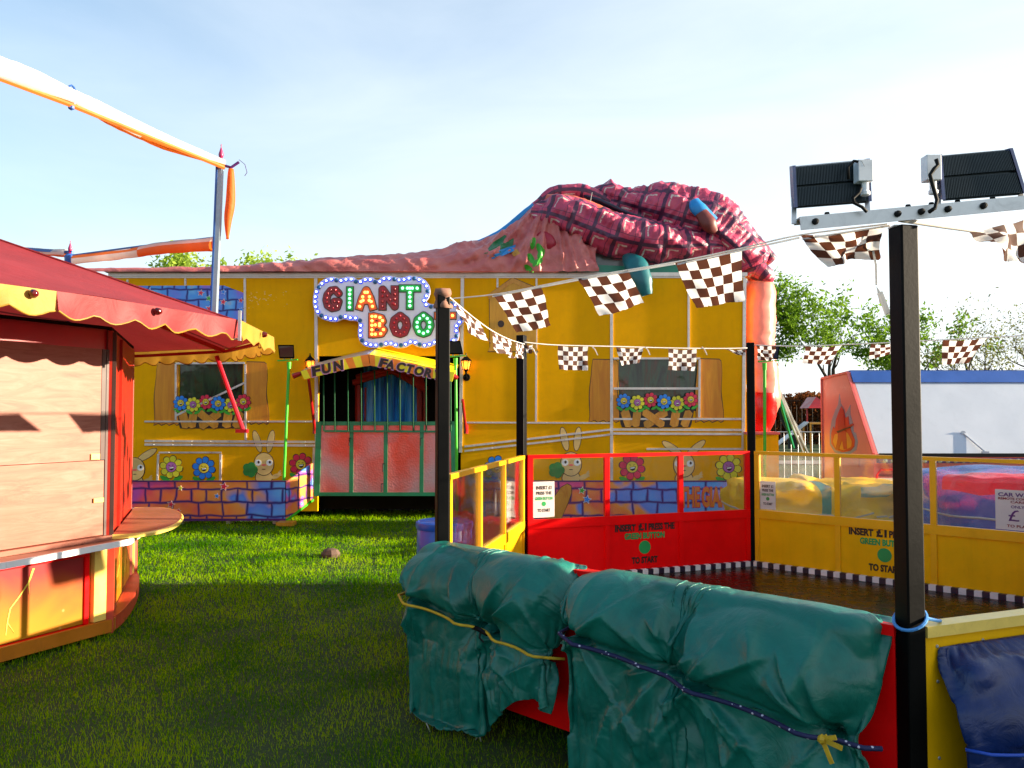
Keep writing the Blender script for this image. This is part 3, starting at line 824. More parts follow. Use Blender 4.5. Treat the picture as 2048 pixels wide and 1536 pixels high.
def interp(pl, t):
    s = t * (len(pl) - 1); i = min(int(s), len(pl) - 2); f = s - i
    return (pl[i][0] * (1 - f) + pl[i + 1][0] * f, pl[i][1] * (1 - f) + pl[i + 1][1] * f)
for T_, B_, n in ((Lt, Lb, 10), (Rt, Rb, 12)):
    for k in range(n):
        a, b_ = k / n, (k + 1) / n
        quad = [interp(T_, a), interp(T_, b_), interp(B_, b_), interp(B_, a)]
        if T_ is Rt and k % 2 == 0: c = 1
        elif T_ is Rt: c = 0
        else: c = k % 2
        g.decal(quad, cy_, 0.03, c)
fas = g.build('fascia', [M['st_y'], M['st_o']], canopy)
g = G(); M['txt_mauve'] = paint('letter_edge', (0.5, 0.22, 0.4), .5, dirt=0)
def arc_text(word, xs, t):
    for ch, (x0, y0, w, h, ang) in zip(word, xs):
        p = P(*Z(x0, y0), cy_); ca, sa = math.cos(ang), math.sin(ang)
        ex = Vector((ca, 0, sa)); ez = Vector((-sa, 0, ca)); s = 1 / 5.12 * cy_ / F
        o = Vector((p.x, cy_ - .031, p.z))
        o = o - (ex + ez) * .012
        put_text(g, ch, o - (ex + ez) * .014, ex, ez, NF, w * s + .044, h * s + .044, .003, 1, offset=.06, shear=.12)
        put_text(g, ch, o, ex, ez, NF, w * s + .024, h * s + .024, .007, 0, offset=.055, shear=.12)
arc_text('FUN', [(345, 1135, 70, 85, .22), (445, 1112, 75, 85, .22), (565, 1085, 82, 88, .2)], 0)
g.build('lettering', [M['txt_dark'], M['txt_mauve']], fas); g = G()
arc_text('FACTORY', [(1020, 1035, 62, 75, -.2), (1090, 1050, 70, 75, -.2), (1195, 1072, 68, 75, -.2), (1290, 1093, 60, 75, -.22), (1375, 1115, 80, 78, -.22), (1480, 1135, 66, 75, -.22), (1570, 1155, 66, 72, -.22)], 0)
g.build('lettering', [M['txt_dark'], M['txt_mauve']], fas)
g = G()
for T_, s in ((Lt, 0), (Rt, 1)):
    f0, f1 = P(*T_[0], cy_), P(*T_[-1], cy_)
    lift = Vector((0, YF - .01 - cy_, .16))
    g.prism([f0, f1, f1 + lift, f0 + lift], (0, 0, -.02), s)
g.build('canopy_roof', [M['silver'], M['st_y']], canopy)
for a, b_ in (((617, 757), (630, 862)), ((925, 800), (932, 862))):
    g = G(); p = P(*a, cy_); q = P(*b_, YF - .06)
    g.tube([p, q], 0.022, 8); g.tube([q + Vector((0, 0, .1)), q - Vector((0, 0, .04))], 0.035, 8); g.build('brace', M['red_dk'], canopy, smooth=True)
for a, b_ in (((586, 752), (602, 747)), ((905, 750), (915, 757))):
    g = G(); p = P(*a, cy_ + .03); q = P(*b_, cy_ + .03); g.tube([p, q], [0.045, 0.03], 8); g.build('roof_beam_end', M['red_dk'], canopy)

# illuminated sign ---------------------------------------------------
sy = YF - 0.14
sign = thing('illuminated_sign', (P(778, 630, sy).x, sy, P(778, 690, sy).z), 'cloud shaped white sign reading GIANT BOOT edged with blue light bulbs', 'sign')
M['signboard'] = paint('pale_sign_board', (0.74, 0.70, 0.84), 0.3, var=0.05, dirt=0.1)
outl = [(350, 330), (362, 270), (395, 210), (440, 165), (500, 135), (560, 128), (620, 145), (690, 128), (755, 130), (812, 158), (880, 133), (950, 135), (1005, 160), (1060, 125), (1150, 120), (1240, 138), (1320, 118), (1400, 122), (1475, 150), (1522, 200), (1542, 270), (1525, 340), (1503, 378), (1545, 405), (1600, 402), (1690, 375), (1780, 378), (1850, 420), (1892, 500), (1882, 585), (1832, 640), (1838, 710), (1822, 772), (1770, 810), (1710, 815), (1640, 800), (1560, 835), (1480, 852), (1400, 835), (1358, 812), (1290, 845), (1200, 852), (1130, 828), (1050, 845), (950, 850), (870, 828), (822, 780), (805, 700), (812, 610), (790, 578), (720, 572), (655, 558), (580, 586), (500, 576), (420, 545), (372, 490), (348, 410)]
def smooth_closed(pts, k=4):
    out = []
    n = len(pts)
    for i in range(n):
        p0, p1, p2, p3 = [np.array(pts[(i + d) % n], float) for d in (-1, 0, 1, 2)]
        for j in range(k):
            t = j / k
            out.append(tuple(0.5 * ((2 * p1) + (-p0 + p2) * t + (2 * p0 - 5 * p1 + 4 * p2 - p3) * t ** 2 + (-p0 + 3 * p1 - 3 * p2 + p3) * t ** 3)))
    return out
so = smooth_closed(outl, 4)
g = G(); g.decal([Z(*p) for p in so], sy, 0.06)
for x, y in ((830, 200), (700, 450), (1300, 600)):
    p = P(*Z(x, y), sy); g.box(p.x - .04, p.x + .04, sy + .001, YF - .001, p.z - .04, p.z + .04)
board = g.build('sign_board', M['signboard'], sign)
def off_poly(pts, d):
    a = np.array(pts); n = len(a)
    t = np.roll(a, -1, 0) - np.roll(a, 1, 0); t /= np.linalg.norm(t, axis=1)[:, None] + 1e-9
    return a + np.stack([-t[:, 1], t[:, 0]], 1) * d
inn = off_poly(so, 26)
seg = np.linalg.norm(np.roll(inn, -1, 0) - inn, axis=1); cum = np.concatenate([[0], np.cumsum(seg)])
tot = cum[-1]; nb = 78
M['cap_blue'] = paint('blue_lamp_cap', (0.01, 0.06, 0.55), 0.2, dirt=0, var=.1); M['cap_off'] = paint('unlit_blue_cap', (0.01, 0.09, 0.26), 0.25, dirt=0)
M['lit_white'] = glow('lit_white_bulb', (0.75, 0.85, 1.0), 1.3); M['lit_blue'] = glow('lit_blue_cap', (0.015, 0.06, 0.75), 0.25)
def bulb_mesh(r, mats, lit):
    g = G()
    g.lathe([(r, 0), (r, .012), (r * .82, .022), (r * .5, .026 if lit else .03)], (0, 0, 0), 12, 0, axis=NF)
    if lit: g.lathe([(r * .5, .0265), (r * .45, .04), (r * .2, .046)], (0, 0, 0), 10, 1, axis=NF)
    o = g.build('bulb', mats, smooth=True); me = o.data; bpy.data.objects.remove(o); return me
bl_on = bulb_mesh(.034, [M['lit_blue'], M['lit_white']], True); bl_off = bulb_mesh(.034, [M['cap_off']], False)
for k in range(nb):
    s = tot * k / nb; i = int(np.searchsorted(cum, s) - 1); i = max(0, min(i, len(inn) - 1)); f = (s - cum[i]) / (seg[i] + 1e-9)
    q = inn[i] * (1 - f) + inn[(i + 1) % len(inn)] * f
    p = P(*Z(*q), sy); p.y = sy - .061
    shared('bulb', bl_off if k % 4 == 2 else bl_on, p, sign)
LET = {  # centre lines in a unit box, y up
 'G': [[(.86, .76), (.66, .93), (.4, .9), (.2, .7), (.14, .45), (.22, .2), (.48, .07), (.76, .12), (.86, .38), (.62, .38)]],
 'I': [[(.5, .93), (.5, .07)]],
 'A': [[(.15, .07), (.28, .5), (.5, .92), (.72, .5), (.85, .07)], [(.33, .38), (.67, .38)]],
 'N': [[(.16, .07), (.16, .93), (.84, .07), (.84, .93)]],
 'T': [[(.08, .87), (.92, .87)], [(.5, .75), (.5, .07)]],
 'B': [[(.15, .07), (.15, .93)], [(.35, .93), (.7, .86), (.78, .7), (.55, .54), (.35, .52)], [(.6, .48), (.85, .28), (.7, .1), (.35, .07)]],
 'O': [[(.5, .93), (.2, .72), (.14, .45), (.28, .14), (.5, .07), (.72, .14), (.86, .45), (.8, .72), (.5, .93)]]}
LETC = {'r': ((0.30, 0.004, 0.012), None), 'g': ((0.01, 0.30, 0.05), (0.25, 0.9, 0.45)), 'o': ((0.72, 0.12, 0.01), (1.0, 0.5, 0.08))}
for k, (a, b_) in LETC.items():
    M['let_' + k] = paint('letter_' + {'r': 'dark_red', 'g': 'green', 'o': 'orange'}[k], a, 0.3, dirt=.1)
    M['bulb_' + k] = glow('lit_' + {'g': 'green', 'o': 'amber'}[k] + '_bulb', b_, 1.0) if b_ else paint('unlit_red_bulb', (0.34, 0.005, 0.015), 0.15, dirt=0)
lb = {k: bulb_mesh(.022, [M['bulb_' + k]], False) for k in LETC}
for ch, x0, x1, y0, y1, c_ in (('G', 450, 645, 482, 228, 'r'), ('I', 678, 770, 472, 232, 'g'), ('A', 788, 995, 467, 228, 'o'), ('N', 1018, 1222, 466, 222, 'r'), ('T', 1237, 1435, 460, 212, 'g'),
                              ('B', 915, 1108, 748, 500, 'o'), ('O', 1130, 1342, 745, 490, 'r'), ('O', 1367, 1582, 742, 487, 'g'), ('T', 1597, 1795, 735, 490, 'o')):
    p = P(*Z(x0, y0), sy); q = P(*Z(x1, y1), sy); w, h = q.x - p.x, q.z - p.z
    g = G(); rs = min(.175 * w if ch not in 'I' else .36 * w, .068); cnt = 0
    def unit(q): return (p.x + rs + q[0] * (w - 2 * rs), p.z + rs + q[1] * (h - 2 * rs))
    lines = [[unit(((a - .14) / .72 if ch not in 'IT' else a, (b_ - .07) / .86)) for a, b_ in ln] for ln in LET[ch]]
    if ch == 'T': lines = [[(p.x + rs * .7, p.z + h - rs), (p.x + w - rs * .7, p.z + h - rs)], [(p.x + w / 2, p.z + h - rs), (p.x + w / 2, p.z + rs)]]
    if ch == 'I': lines = [[(p.x + w / 2, p.z + h - rs), (p.x + w / 2, p.z + rs)]]
    for mi, rr_, b0, t0 in ((1, rs + .012, 0, .010), (0, rs, 0, .020)):
        for ln in lines:
            for k in range(len(ln)):
                cnt += 1; th = t0 + .00012 * cnt; c = Vector((ln[k][0], sy - .0605, ln[k][1]))
                end = ch in 'INTAB' and (k in (0, len(ln) - 1))
                if not end:
                    g.prism([c + Vector((math.cos(a) * rr_, 0, math.sin(a) * rr_)) for a in [2 * math.pi * q / 18 for q in range(18)]], (0, -th, 0), mi)
                if k + 1 < len(ln):
                    d = Vector((ln[k + 1][0], sy - .0605, ln[k + 1][1])); e = (d - c).normalized(); nn_ = Vector((-e.z, 0, e.x)) * rr_
                    ea = e * (rr_ if ch in 'INTAB' and k == 0 else 0); eb = e * (rr_ if ch in 'INTAB' and k + 2 == len(ln) else 0)
                    g.prism([c - ea + nn_, c - ea - nn_, d + eb - nn_, d + eb + nn_], (0, -th - .00006, 0), mi)
    let = g.build('letter', [M['let_' + c_], M['outline']], sign)
    for line in lines:
        a = np.array(line)
        sg = np.linalg.norm(np.diff(a, axis=0), axis=1); L_ = sg.sum(); nn = max(2, int(round(L_ / .075)) + 1)
        closed = np.allclose(line[0], line[-1])
        for i in range(nn - (1 if closed else 0)):
            s = L_ * i / (nn - 1); j = 0
            while j < len(sg) - 1 and s > sg[j]: s -= sg[j]; j += 1
            pt = a[j] + (a[j + 1] - a[j]) * min(1, s / sg[j])
            shared('bulb', lb[c_], (pt[0], sy - .0835, pt[1]), let)

# lanterns -----------------------------------------------------------
M['lamp_lit'] = glow('lit_lantern_bulb', (1.0, 0.5, 0.15), 9.0)
M['lamp_glass'] = paint('amber_lantern_glass', (0.8, 0.35, 0.06), 0.3, dirt=0, transl=0.7)
M['lamp_glass'].node_tree.nodes['Principled BSDF'].inputs['Emission Color'].default_value = (1, .4, .08, 1)
M['lamp_glass'].node_tree.nodes['Principled BSDF'].inputs['Emission Strength'].default_value = .5
def lantern(px, py, lab, hang):
    c = P(px, py, YF - .16)
    t = thing('wall_lantern', c, lab, 'lantern', 'lit carriage lanterns beside the doorway')
    g = G(); g.lathe([(.005, .17), (.012, .14), (.02, .12), (.085, .06), (.092, .05), (.085, .045)], c, 6, 0)
    g.lathe([(.045, -.09), (.052, -.085), (.03, -.105), (.008, -.13)], c, 6, 0)
    for k in range(6):
        a = math.pi / 3 * k; d = Vector((math.cos(a), math.sin(a), 0))
        g.bar(c + d * .08 + Z3 * .05, c + d * .048 - Z3 * .088, .009, .009)
    if hang:
        g.tube([c - Z3 * .12, c - Z3 * .2 + Y3 * .04, c - Z3 * .2 + Y3 * .14], .014, 8); g.lathe([(.06, 0), (.05, -.02)], c - Z3 * .2 + Y3 * .155, 12, axis=Y3)
        g.lathe([(.01, -.03), (.035, 0), (.01, .03)], c - Z3 * .21, 8)
    else:
        g.tube([c - Z3 * .11, c - Z3 * .16 + Y3 * .05, c - Z3 * .14 + Y3 * .155], .012, 8)
    g.build('lantern_frame', M['black'], t)
    g = G(); g.lathe([(.074, .045), (.044, -.085)], c, 6, cap=False); g.build('lantern_glass', M['lamp_glass'], t)
    g = G(); g.lathe([(.008, -.06), (.022, -.03), (.026, 0), (.012, .03)], c, 10); g.build('bulb', M['lamp_lit'], t, smooth=True)
lantern(620, 728, 'lit lantern left of the FUN lettering', False)
lantern(932, 728, 'lit lantern right of the FACTORY lettering, on a curled bracket', True)

# deflated fabric on the roof ----------------------------------------
def ridged(v): return 1 - abs(mnoise.noise(v)) * 2
def cr(pts, k=10):
    out = []
    n = len(pts)
    for i in range(n - 1):
        p0, p1, p2, p3 = [np.array(pts[min(max(i + d, 0), n - 1)], float) for d in (-1, 0, 1, 2)]
        for j in range(k):
            t = j / k
            out.append(0.5 * ((2 * p1) + (-p0 + p2) * t + (2 * p0 - 5 * p1 + 4 * p2 - p3) * t ** 2 + (-p0 + 3 * p1 - 3 * p2 + p3) * t ** 3))
    out.append(np.array(pts[-1], float))
    return out
def fabric_mat(name, kind):
    m, nt, b, out = new_mat(name)
    co = objco(nt)
    nz = noise_node(nt, 2.5, 5, 0.6, 0.5, co)
    if kind == 'pink':
        c = ramp(nt, nz.outputs['Fac'], [(0.3, (0.46, 0.10, 0.10)), (0.7, (0.62, 0.19, 0.16))]).outputs['Color']
    else:
        uv = N(nt, 'ShaderNodeUVMap'); sp = N(nt, 'ShaderNodeSeparateXYZ'); nt.links.new(uv.outputs[0], sp.inputs[0])
        wz = noise_node(nt, 3, 2, 0.5, 0, uv.outputs[0])
        u = mathn(nt, 'ADD', sp.outputs[0], mathn(nt, 'MULTIPLY', wz.outputs['Fac'], .12)); v = sp.outputs[1]
        fu = mathn(nt, 'FRACT', mathn(nt, 'DIVIDE', u, .36)); fv = mathn(nt, 'FRACT', mathn(nt, 'DIVIDE', v, .40))
        band = mathn(nt, 'MAXIMUM', mathn(nt, 'LESS_THAN', fu, .17), mathn(nt, 'LESS_THAN', fv, .16))
        def win(f, a, b_): return mathn(nt, 'MULTIPLY', mathn(nt, 'GREATER_THAN', f, a), mathn(nt, 'LESS_THAN', f, b_))
        wl = mathn(nt, 'MAXIMUM', mathn(nt, 'MULTIPLY', win(fu, .27, .34), win(fv, .26, .75)), mathn(nt, 'MULTIPLY', win(fv, .26, .33), win(fu, .27, .7)))
        thin = mathn(nt, 'MAXIMUM', win(fu, .8, .83), win(fv, .82, .85))
        base = ramp(nt, nz.outputs['Fac'], [(0.3, (0.40, 0.025, 0.09)), (0.7, (0.58, 0.07, 0.13))]).outputs['Color']
        c = mixc(nt, mathn(nt, 'MULTIPLY', thin, .7), base, (0.05, 0.01, 0.05))
        c = mixc(nt, mathn(nt, 'MULTIPLY', band, .88), c, (0.022, 0.012, 0.045))
        sc = noise_node(nt, 30, 3, 0.6, 0, uv.outputs[0])
        c = mixc(nt, mathn(nt, 'MULTIPLY', wl, mathn(nt, 'GREATER_THAN', sc.outputs['Fac'], .42)), c, (0.62, 0.48, 0.42))
    nt.links.new(c, b.inputs['Base Color']); b.inputs['Roughness'].default_value = 0.42
    n2 = noise_node(nt, 9, 5, 0.6, 1.5, co); bump(nt, b, n2.outputs['Fac'], 0.5, 0.03)
    return m
M['fab_pink'] = fabric_mat('pink_inflatable_fabric', 'pink'); M['fab_tartan'] = fabric_mat('tartan_inflatable_fabric', 'tartan')
M['fab_dark'] = paint('navy_fabric', (0.012, 0.012, 0.035), .5); M['fab_teal'] = paint('teal_fabric', (0.005, 0.12, 0.14), .4); M['fab_blue'] = paint('cyan_blue_fabric', (0.01, 0.22, 0.55), .4)
M['fab_orange'] = paint('coral_fabric', (0.62, 0.13, 0.07), .45); M['fab_green'] = paint('dark_green_fabric', (0.01, 0.14, 0.04), .45)
bal = thing('deflated_inflatable', (P(1200, 550, 13.9).x, 13.9, ztop), 'collapsed pink and tartan inflatable boot heaped along the fun house roof', 'inflatable')
sil = cr([(225, 552), (400, 549), (520, 543), (600, 536), (700, 529), (800, 522), (870, 517), (930, 498), (980, 480), (1030, 450), (1075, 412), (1110, 400), (1150, 420), (1180, 460)], 17)
yc, hw = 13.95, 1.05
pts = []; nv = 64
for i, (x, y) in enumerate(sil):
    top = P(x, y, yc); H = max(.03, top.z - ztop - .06)
    for j in range(nv):
        ph = math.pi * j / (nv - 1)
        s = math.sin(ph)
        prof = s ** (0.55 + .5 * min(1, H)) if s > 0 else 0
        yy = yc - hw * math.cos(ph) * (0.98)
        z = ztop + .055 + H * prof
        fold = ridged(Vector((top.x * 1.5 + z * 2.6 + yy * .6, yy * .8, z * 1.5))) * .5 + ridged(Vector((top.x * 1.2 - z * 6, yy * 1.5, 4.0))) * .3 + ridged(Vector((top.x * 4.2 + z * 5.5, yy * 3, 9.0))) * .34 + ridged(Vector((top.x * 9 - z * 8, yy * 5, 2.0))) * .12
        pkp = P(1100, 392, yc); ang = math.atan2(z - pkp.z, top.x - pkp.x); rad = math.hypot(z - pkp.z, top.x - pkp.x)
        fold += (abs(mnoise.noise(Vector((ang * 6.5, rad * .5, 1.0)))) ** .7 * -1.5 + .45) * min(1, H * 1.5) * min(1, rad)
        amp = .26 * min(1, H * 2.5 + .25) * (0.3 + s * .7)
        pts.append((top.x + .03 * fold, yy - amp * (fold - .35) * max(0, math.cos(ph)) - .04 * (math.cos(ph) > .9), max(ztop + .05, z + amp * (fold - .3) * s * .4)))
g = G(); g.grid(pts, len(sil), nv); pk = g.build('pink_sheet', M['fab_pink'], bal, smooth='all')
def sausage(name, path, rad, mat, n=36, flat=.75, amp=.09, seed=0.0, nk=12, sm='all', fy=1.0):
    path = cr(path, nk); rad = cr([(r,) for r in rad], nk)
    C = [P(a, b_, c) for a, b_, c in path]; pts = []; uvs = []; ul = 0
    for i, c in enumerate(C):
        if i: ul += (C[i] - C[i - 1]).length
        t = (C[min(i + 1, len(C) - 1)] - C[max(i - 1, 0)]).normalized()
        a = Y3 - t * t.y; a.normalize(); b_ = t.cross(a)
        r = float(rad[i][0]) * c.y / F
        for k in range(n + 1):
            th = 2 * math.pi * (k % n) / n
            d = a * math.cos(th) * fy + b_ * math.sin(th) * flat
            q = c + d * r
            f = ridged(Vector((q.x * 1.7 + q.z * 2.1, q.y * 1.4, q.z * 1.6 + seed))) * .6 + ridged(Vector((q.x * 3.4 + q.z * 5, q.y * 3, seed + 7))) * .32 + ridged(Vector((q.x * 7 - q.z * 6, q.y * 6, seed))) * .26
            pts.append(c + d * (r + amp * (f - .45) * min(1, r * 4))); uvs.append((ul, th / (2 * math.pi) * 2 * math.pi * max(.12, float(max(rad)[0]) * c.y / F)))
    g = G(); g.grid(pts, len(C), n + 1, uvs=uvs)
    return g.build(name, mat, bal, smooth=sm)
sausage('tartan_roll', [(1165, 385, 13.9), (1205, 396, 13.8), (1280, 416, 13.7), (1350, 434, 13.6), (1425, 458, 13.5), (1485, 505, 13.4), (1512, 552, 13.4)], [6, 26, 44, 56, 56, 42, 14], M['fab_tartan'], 76, .95, .2, 1.0, nk=26)
sausage('tartan_roll', [(1072, 424, 13.5), (1110, 428, 13.35), (1180, 452, 13.25), (1260, 480, 13.2), (1340, 488, 13.2), (1420, 486, 13.25), (1500, 505, 13.3)], [18, 36, 42, 44, 36, 28, 16], M['fab_tartan'], 70, .9, .17, 5.0, nk=26)
sausage('tartan_roll', [(1480, 455, 13.6), (1515, 492, 13.5), (1545, 522, 13.5)], [18, 18, 13], M['fab_tartan'], 20, .8, .08, 9.0)
sausage('tartan_roll', [(1485, 530, 13.4), (1520, 545, 13.35), (1542, 556, 13.4)], [20, 24, 14], M['fab_tartan'], 20, .9, .08, 2.0)
sausage('coral_roll', [(1095, 398, 13.5), (1150, 408, 13.3), (1210, 432, 13.2), (1270, 460, 13.15), (1325, 470, 13.2)], [10, 16, 16, 14, 6], M['fab_orange'], 20, .9, .06, 3.0)
sausage('navy_roll', [(1165, 392, 13.6), (1200, 405, 13.4), (1250, 427, 13.2), (1320, 455, 13.1), (1390, 500, 13.1)], [4, 9, 8, 9, 4], M['fab_dark'], 22, .6, .07, 4.0, nk=18, fy=1.6)
sausage('tartan_hump', [(1052, 428, 13.8), (1085, 402, 13.75), (1120, 386, 13.7), (1165, 386, 13.65), (1210, 402, 13.6), (1240, 425, 13.6)], [5, 13, 16, 17, 14, 5], M['fab_tartan'], 40, .9, .1, 7.0, nk=14)
sausage('navy_fold', [(850, 520, 13.6), (930, 497, 13.6), (1000, 468, 13.62), (1052, 425, 13.7), (1085, 395, 13.8)], [2, 7, 9, 8, 4], M['fab_blue'], 14, .9, .03, 6.0)
PATCH_LATER = True
sausage('blue_flap', [(1388, 402, 13.05), (1400, 420, 12.98), (1432, 440, 13.0)], [12, 17, 6], M['fab_blue'], 14, .9, .04, 8.0, fy=.6)
sausage('brown_flap', [(1402, 425, 12.93), (1418, 448, 12.9), (1430, 464, 12.95)], [14, 17, 8], paint('maroon_fabric', (.14, .02, .015), .5), 14, .9, .04, 2.0, fy=.5)
sausage('teal_flap', [(1252, 512, 13.05), (1270, 530, 12.85), (1285, 560, 12.75), (1294, 590, 12.75)], [10, 22, 20, 12], M['fab_teal'], 20, .9, .07, 8.0, fy=.6)
sausage('red_flap', [(1078, 470, 13.1), (1095, 485, 12.98), (1100, 500, 13.0)], [14, 18, 9], paint('crimson_fabric', (.34, .01, .03), .45), 14, .9, .05, 2.0, fy=.4)
g = G()
tri = [(1117, 470), (1200, 470), (1480, 500), (1484, 546), (1117, 546)]
g.decal(tri, 13.28, .02, 0)
g.decal([(1117, 478), (1126, 480), (1124, 510), (1136, 546), (1117, 546)], 13.255, .004, 1)
g.decal([(1120, 536), (1200, 530), (1280, 534), (1356, 530), (1482, 528), (1482, 546), (1120, 546)], 13.255, .007, 2)
g.decal([(1168, 488), (1176, 490), (1168, 512), (1150, 533), (1140, 534), (1160, 508)], 13.255, .0055, 1)
g.build('painted_gable_window', [paint('dark_grey_film', (.16, .17, .18), .2), M['fab_blue'], paint('teal_edge', (.02, .25, .16), .4)], bal)
bpy.context.view_layer.update()
def on_sheet(o, px, py, lift=.006):
    inv = o.matrix_world.inverted(); c = inv @ cam.location; d = (inv.to_3x3() @ (P(px, py, 10) - cam.location)).normalized()
    ok, loc, nn, _ = o.ray_cast(c, d)
    if not ok: return None
    if nn.dot(d) > 0: nn = -nn
    return o.matrix_world @ (loc + nn * lift)
def sheet_patch(g, o, pts, lift, m=0):
    cx = sum(p[0] for p in pts) / len(pts); cy = sum(p[1] for p in pts) / len(pts)
    rings = [[on_sheet(o, cx + (x - cx) * k, cy + (y - cy) * k, lift) for x, y in pts] for k in (.12, .55, 1.0)]
    c = on_sheet(o, cx, cy, lift)
    if c is None or any(p is None for r in rings for p in r): return
    n = len(pts); vs = [c] + [p for r in rings for p in r]
    fs = [(0, 1 + i, 1 + (i + 1) % n) for i in range(n)]
    for q in range(2):
        fs += [(1 + q * n + i, 1 + (q + 1) * n + i, 1 + (q + 1) * n + (i + 1) % n, 1 + q * n + (i + 1) % n) for i in range(n)]
    g.add(vs, fs, m)
g = G()
for x, y, r in ((1062, 517, -.5), (1082, 508, .4), (1075, 525, .9), (1058, 538, -.8), (1080, 498, -.4), (1066, 487, .2)):
    sheet_patch(g, pk, ell(x, y, 6, 12, 12, r), .008)
g.build('painted_vine_leaves', M['leaf_paint'], bal)
g = G()
sheet_patch(g, pk, [(968, 508), (985, 485), (1010, 470), (1028, 478), (1026, 492), (1000, 505)], .012, 0)
sheet_patch(g, pk, [(975, 512), (1000, 500), (1032, 490), (1030, 502), (1005, 512), (985, 518)], .009, 1)
sheet_patch(g, pk, [(1022, 505), (1035, 498), (1040, 508), (1028, 514)], .012, 2)
g.build('painted_print', [M['fab_green'], M['fab_blue'], M['log']], bal)
sausage('boot_column', [(1520, 548, 13.5), (1518, 600, 13.45), (1514, 680, 13.4), (1524, 740, 13.35), (1526, 800, 13.35), (1515, 862, 13.35)], [20, 31, 33, 30, 31, 19], paint('glossy_coral_vinyl', (.8, .22, .15), .22, var=.15, dirt=0.05), 26, 1, .05, 3.0, nk=8)
sausage('boot_heel', [(1522, 786, 13.3), (1520, 830, 13.3), (1512, 866, 13.3)], [31, 30, 20], paint('glossy_red_vinyl', (.6, .006, .005), .2), 26, 1, .03, 3.0, nk=8)
g = G()
for a in ((1160, 380), (1180, 480)):
    pass
g.tube([P(1184, 385, 13.2), P(1172, 450, 12.95), P(1135, 548, 12.93)], .006, 5); g.tube([P(1300, 478, 13.0), P(1275, 530, 12.9)], .006, 5)
g.build('tie_rope', paint('grey_rope', (.3, .3, .28), .8), bal)
# yellow step box at the right end of the fun house
sb = thing('step_box', (P(1525, 890, 12.9).x, 12.9, 0), 'yellow ledge box with red top at the right end of the fun house', 'box')
g = G(); a, b_ = P(1491, 900, 12.85), P(1557, 869, 12.85); g.box(a.x + .01, b_.x, 12.85, 14.4, .3, b_.z); g.build('box_body', M['ochre'], sb)
g = G(); g.box(a.x + .01, b_.x + .02, 12.83, 14.4, b_.z + .002, b_.z + .04); g.build('box_top', M['pinkish'], sb)
g = G()
for yy in (12.95, 14.3):
    g.box(b_.x - .12, b_.x - .04, yy, yy + .06, 0, .298); g.box(a.x + .06, a.x + .14, yy, yy + .06, 0, .298)
g.build('leg', M['silver'], sb)

# hoardings ----------------------------------------------------------
hy = 12.2
def hoard(name, lab, x0, x1, mat, star_list, extra=None):
    p, q = P(x0, 1037, hy), P(x1, 964, hy)
    t = thing(name, ((p.x + q.x) / 2, hy, 0), lab, 'hoarding')
    g = G(); g.box(p.x, q.x, hy, hy + .03, p.z, q.z); pan = g.build('painted_panel', mat, t)
    g = G(); g.box(p.x, q.x, hy - .006, hy + .036, q.z + .002, q.z + .02); g.box(p.x, q.x, hy - .004, hy + .034, p.z - .035, p.z - .002); g.build('edge_rail', M['purple'], t)
    for xx in np.linspace(p.x + .2, q.x - .2, 4):
        g = G(); g.box(xx, xx + .06, hy + .04, hy + .4, 0, .05); g.bar((xx + .03, hy + .05, q.z - .05), (xx + .03, hy + .4, .04), .04, .04); g.build('prop', M['silver'], t)
    if star_list:
        g = G(); stars(g, star_list, hy, .003); g.build('painted_stars', [M['wht'], M['wht'], M['fl_blue'], M['fl_red'], M['fl_yel'], M['leaf_paint']], pan)
    return t, pan
ml = brick_mural('magenta_to_blue_mural', [(0.12, (0.45, 0.02, 0.4)), (0.24, (0.78, 0.03, 0.1)), (0.36, (0.88, 0.15, 0.01)), (0.58, (0.85, 0.3, 0.02)), (0.66, (0.05, 0.2, 0.8)), (0.8, (0.08, 0.4, 0.9))], 1.0, hue_scale=0.9, span=(-1.55, 1.95))
tl, pl_ = hoard('painted_hoarding', 'low painted brick hoarding with stars on the grass below the left window', 236, 572, ml,
      [(361, 976, 5, 4), (342, 1009, 7, 3), (357, 1022, 5, 3), (448, 973, 8, 3), (434, 992, 5, 2)])
p0, p1 = P(573, 964, hy), P(573, 1037, hy)
q0, q1 = P(626, 926, YF - .1), P(626, 997, YF - .1)
g = G()
g.prism([p0 + X3 * .005, q0, q1, p1 + X3 * .005], (-.025, 0, 0))
g.build('side_panel', brick_mural('side_brick_mural', [(0.35, (0.85, 0.3, 0.02)), (0.48, (0.8, 0.16, 0.02)), (0.55, (0.5, 0.06, 0.5)), (0.6, (0.05, 0.3, 0.85)), (0.7, (0.1, 0.45, 0.9))], 1.0, plane='YZ', hue_scale=1.3), tl)
g = G(); g.bar(p1 + Vector((.0, 0, -.02)), q1 + Vector((0, 0, -.02)), .03, .03); g.build('green_edge', M['green_pole'], tl)
tr_, pr_ = hoard('painted_hoarding', 'low painted brick hoarding lettered THE GIANT BOOT behind the red arena panel', 948, 1500, M['mural_mix'],
      [(1164, 981, 7, 5), (1174, 999, 8, 2)])
tr_.name = 'painted_hoarding.001'
g = G()
fin = [(1093, 1038), (1096, 1020), (1108, 995), (1122, 975), (1134, 968), (1142, 972), (1143, 985), (1136, 1005), (1126, 1028), (1122, 1038)]
g.decal(grow(fin, 1.5), hy, .003, 1); g.decal(fin, hy, .006, 0)
g.build('painted_finger', [M['log'], M['outline']], pr_)
g = G(); M['txt_org'] = wood_mat('painted_wooden_letters', (.75, .16, .02), (.85, .3, .05), (6, 1, 1), .4)
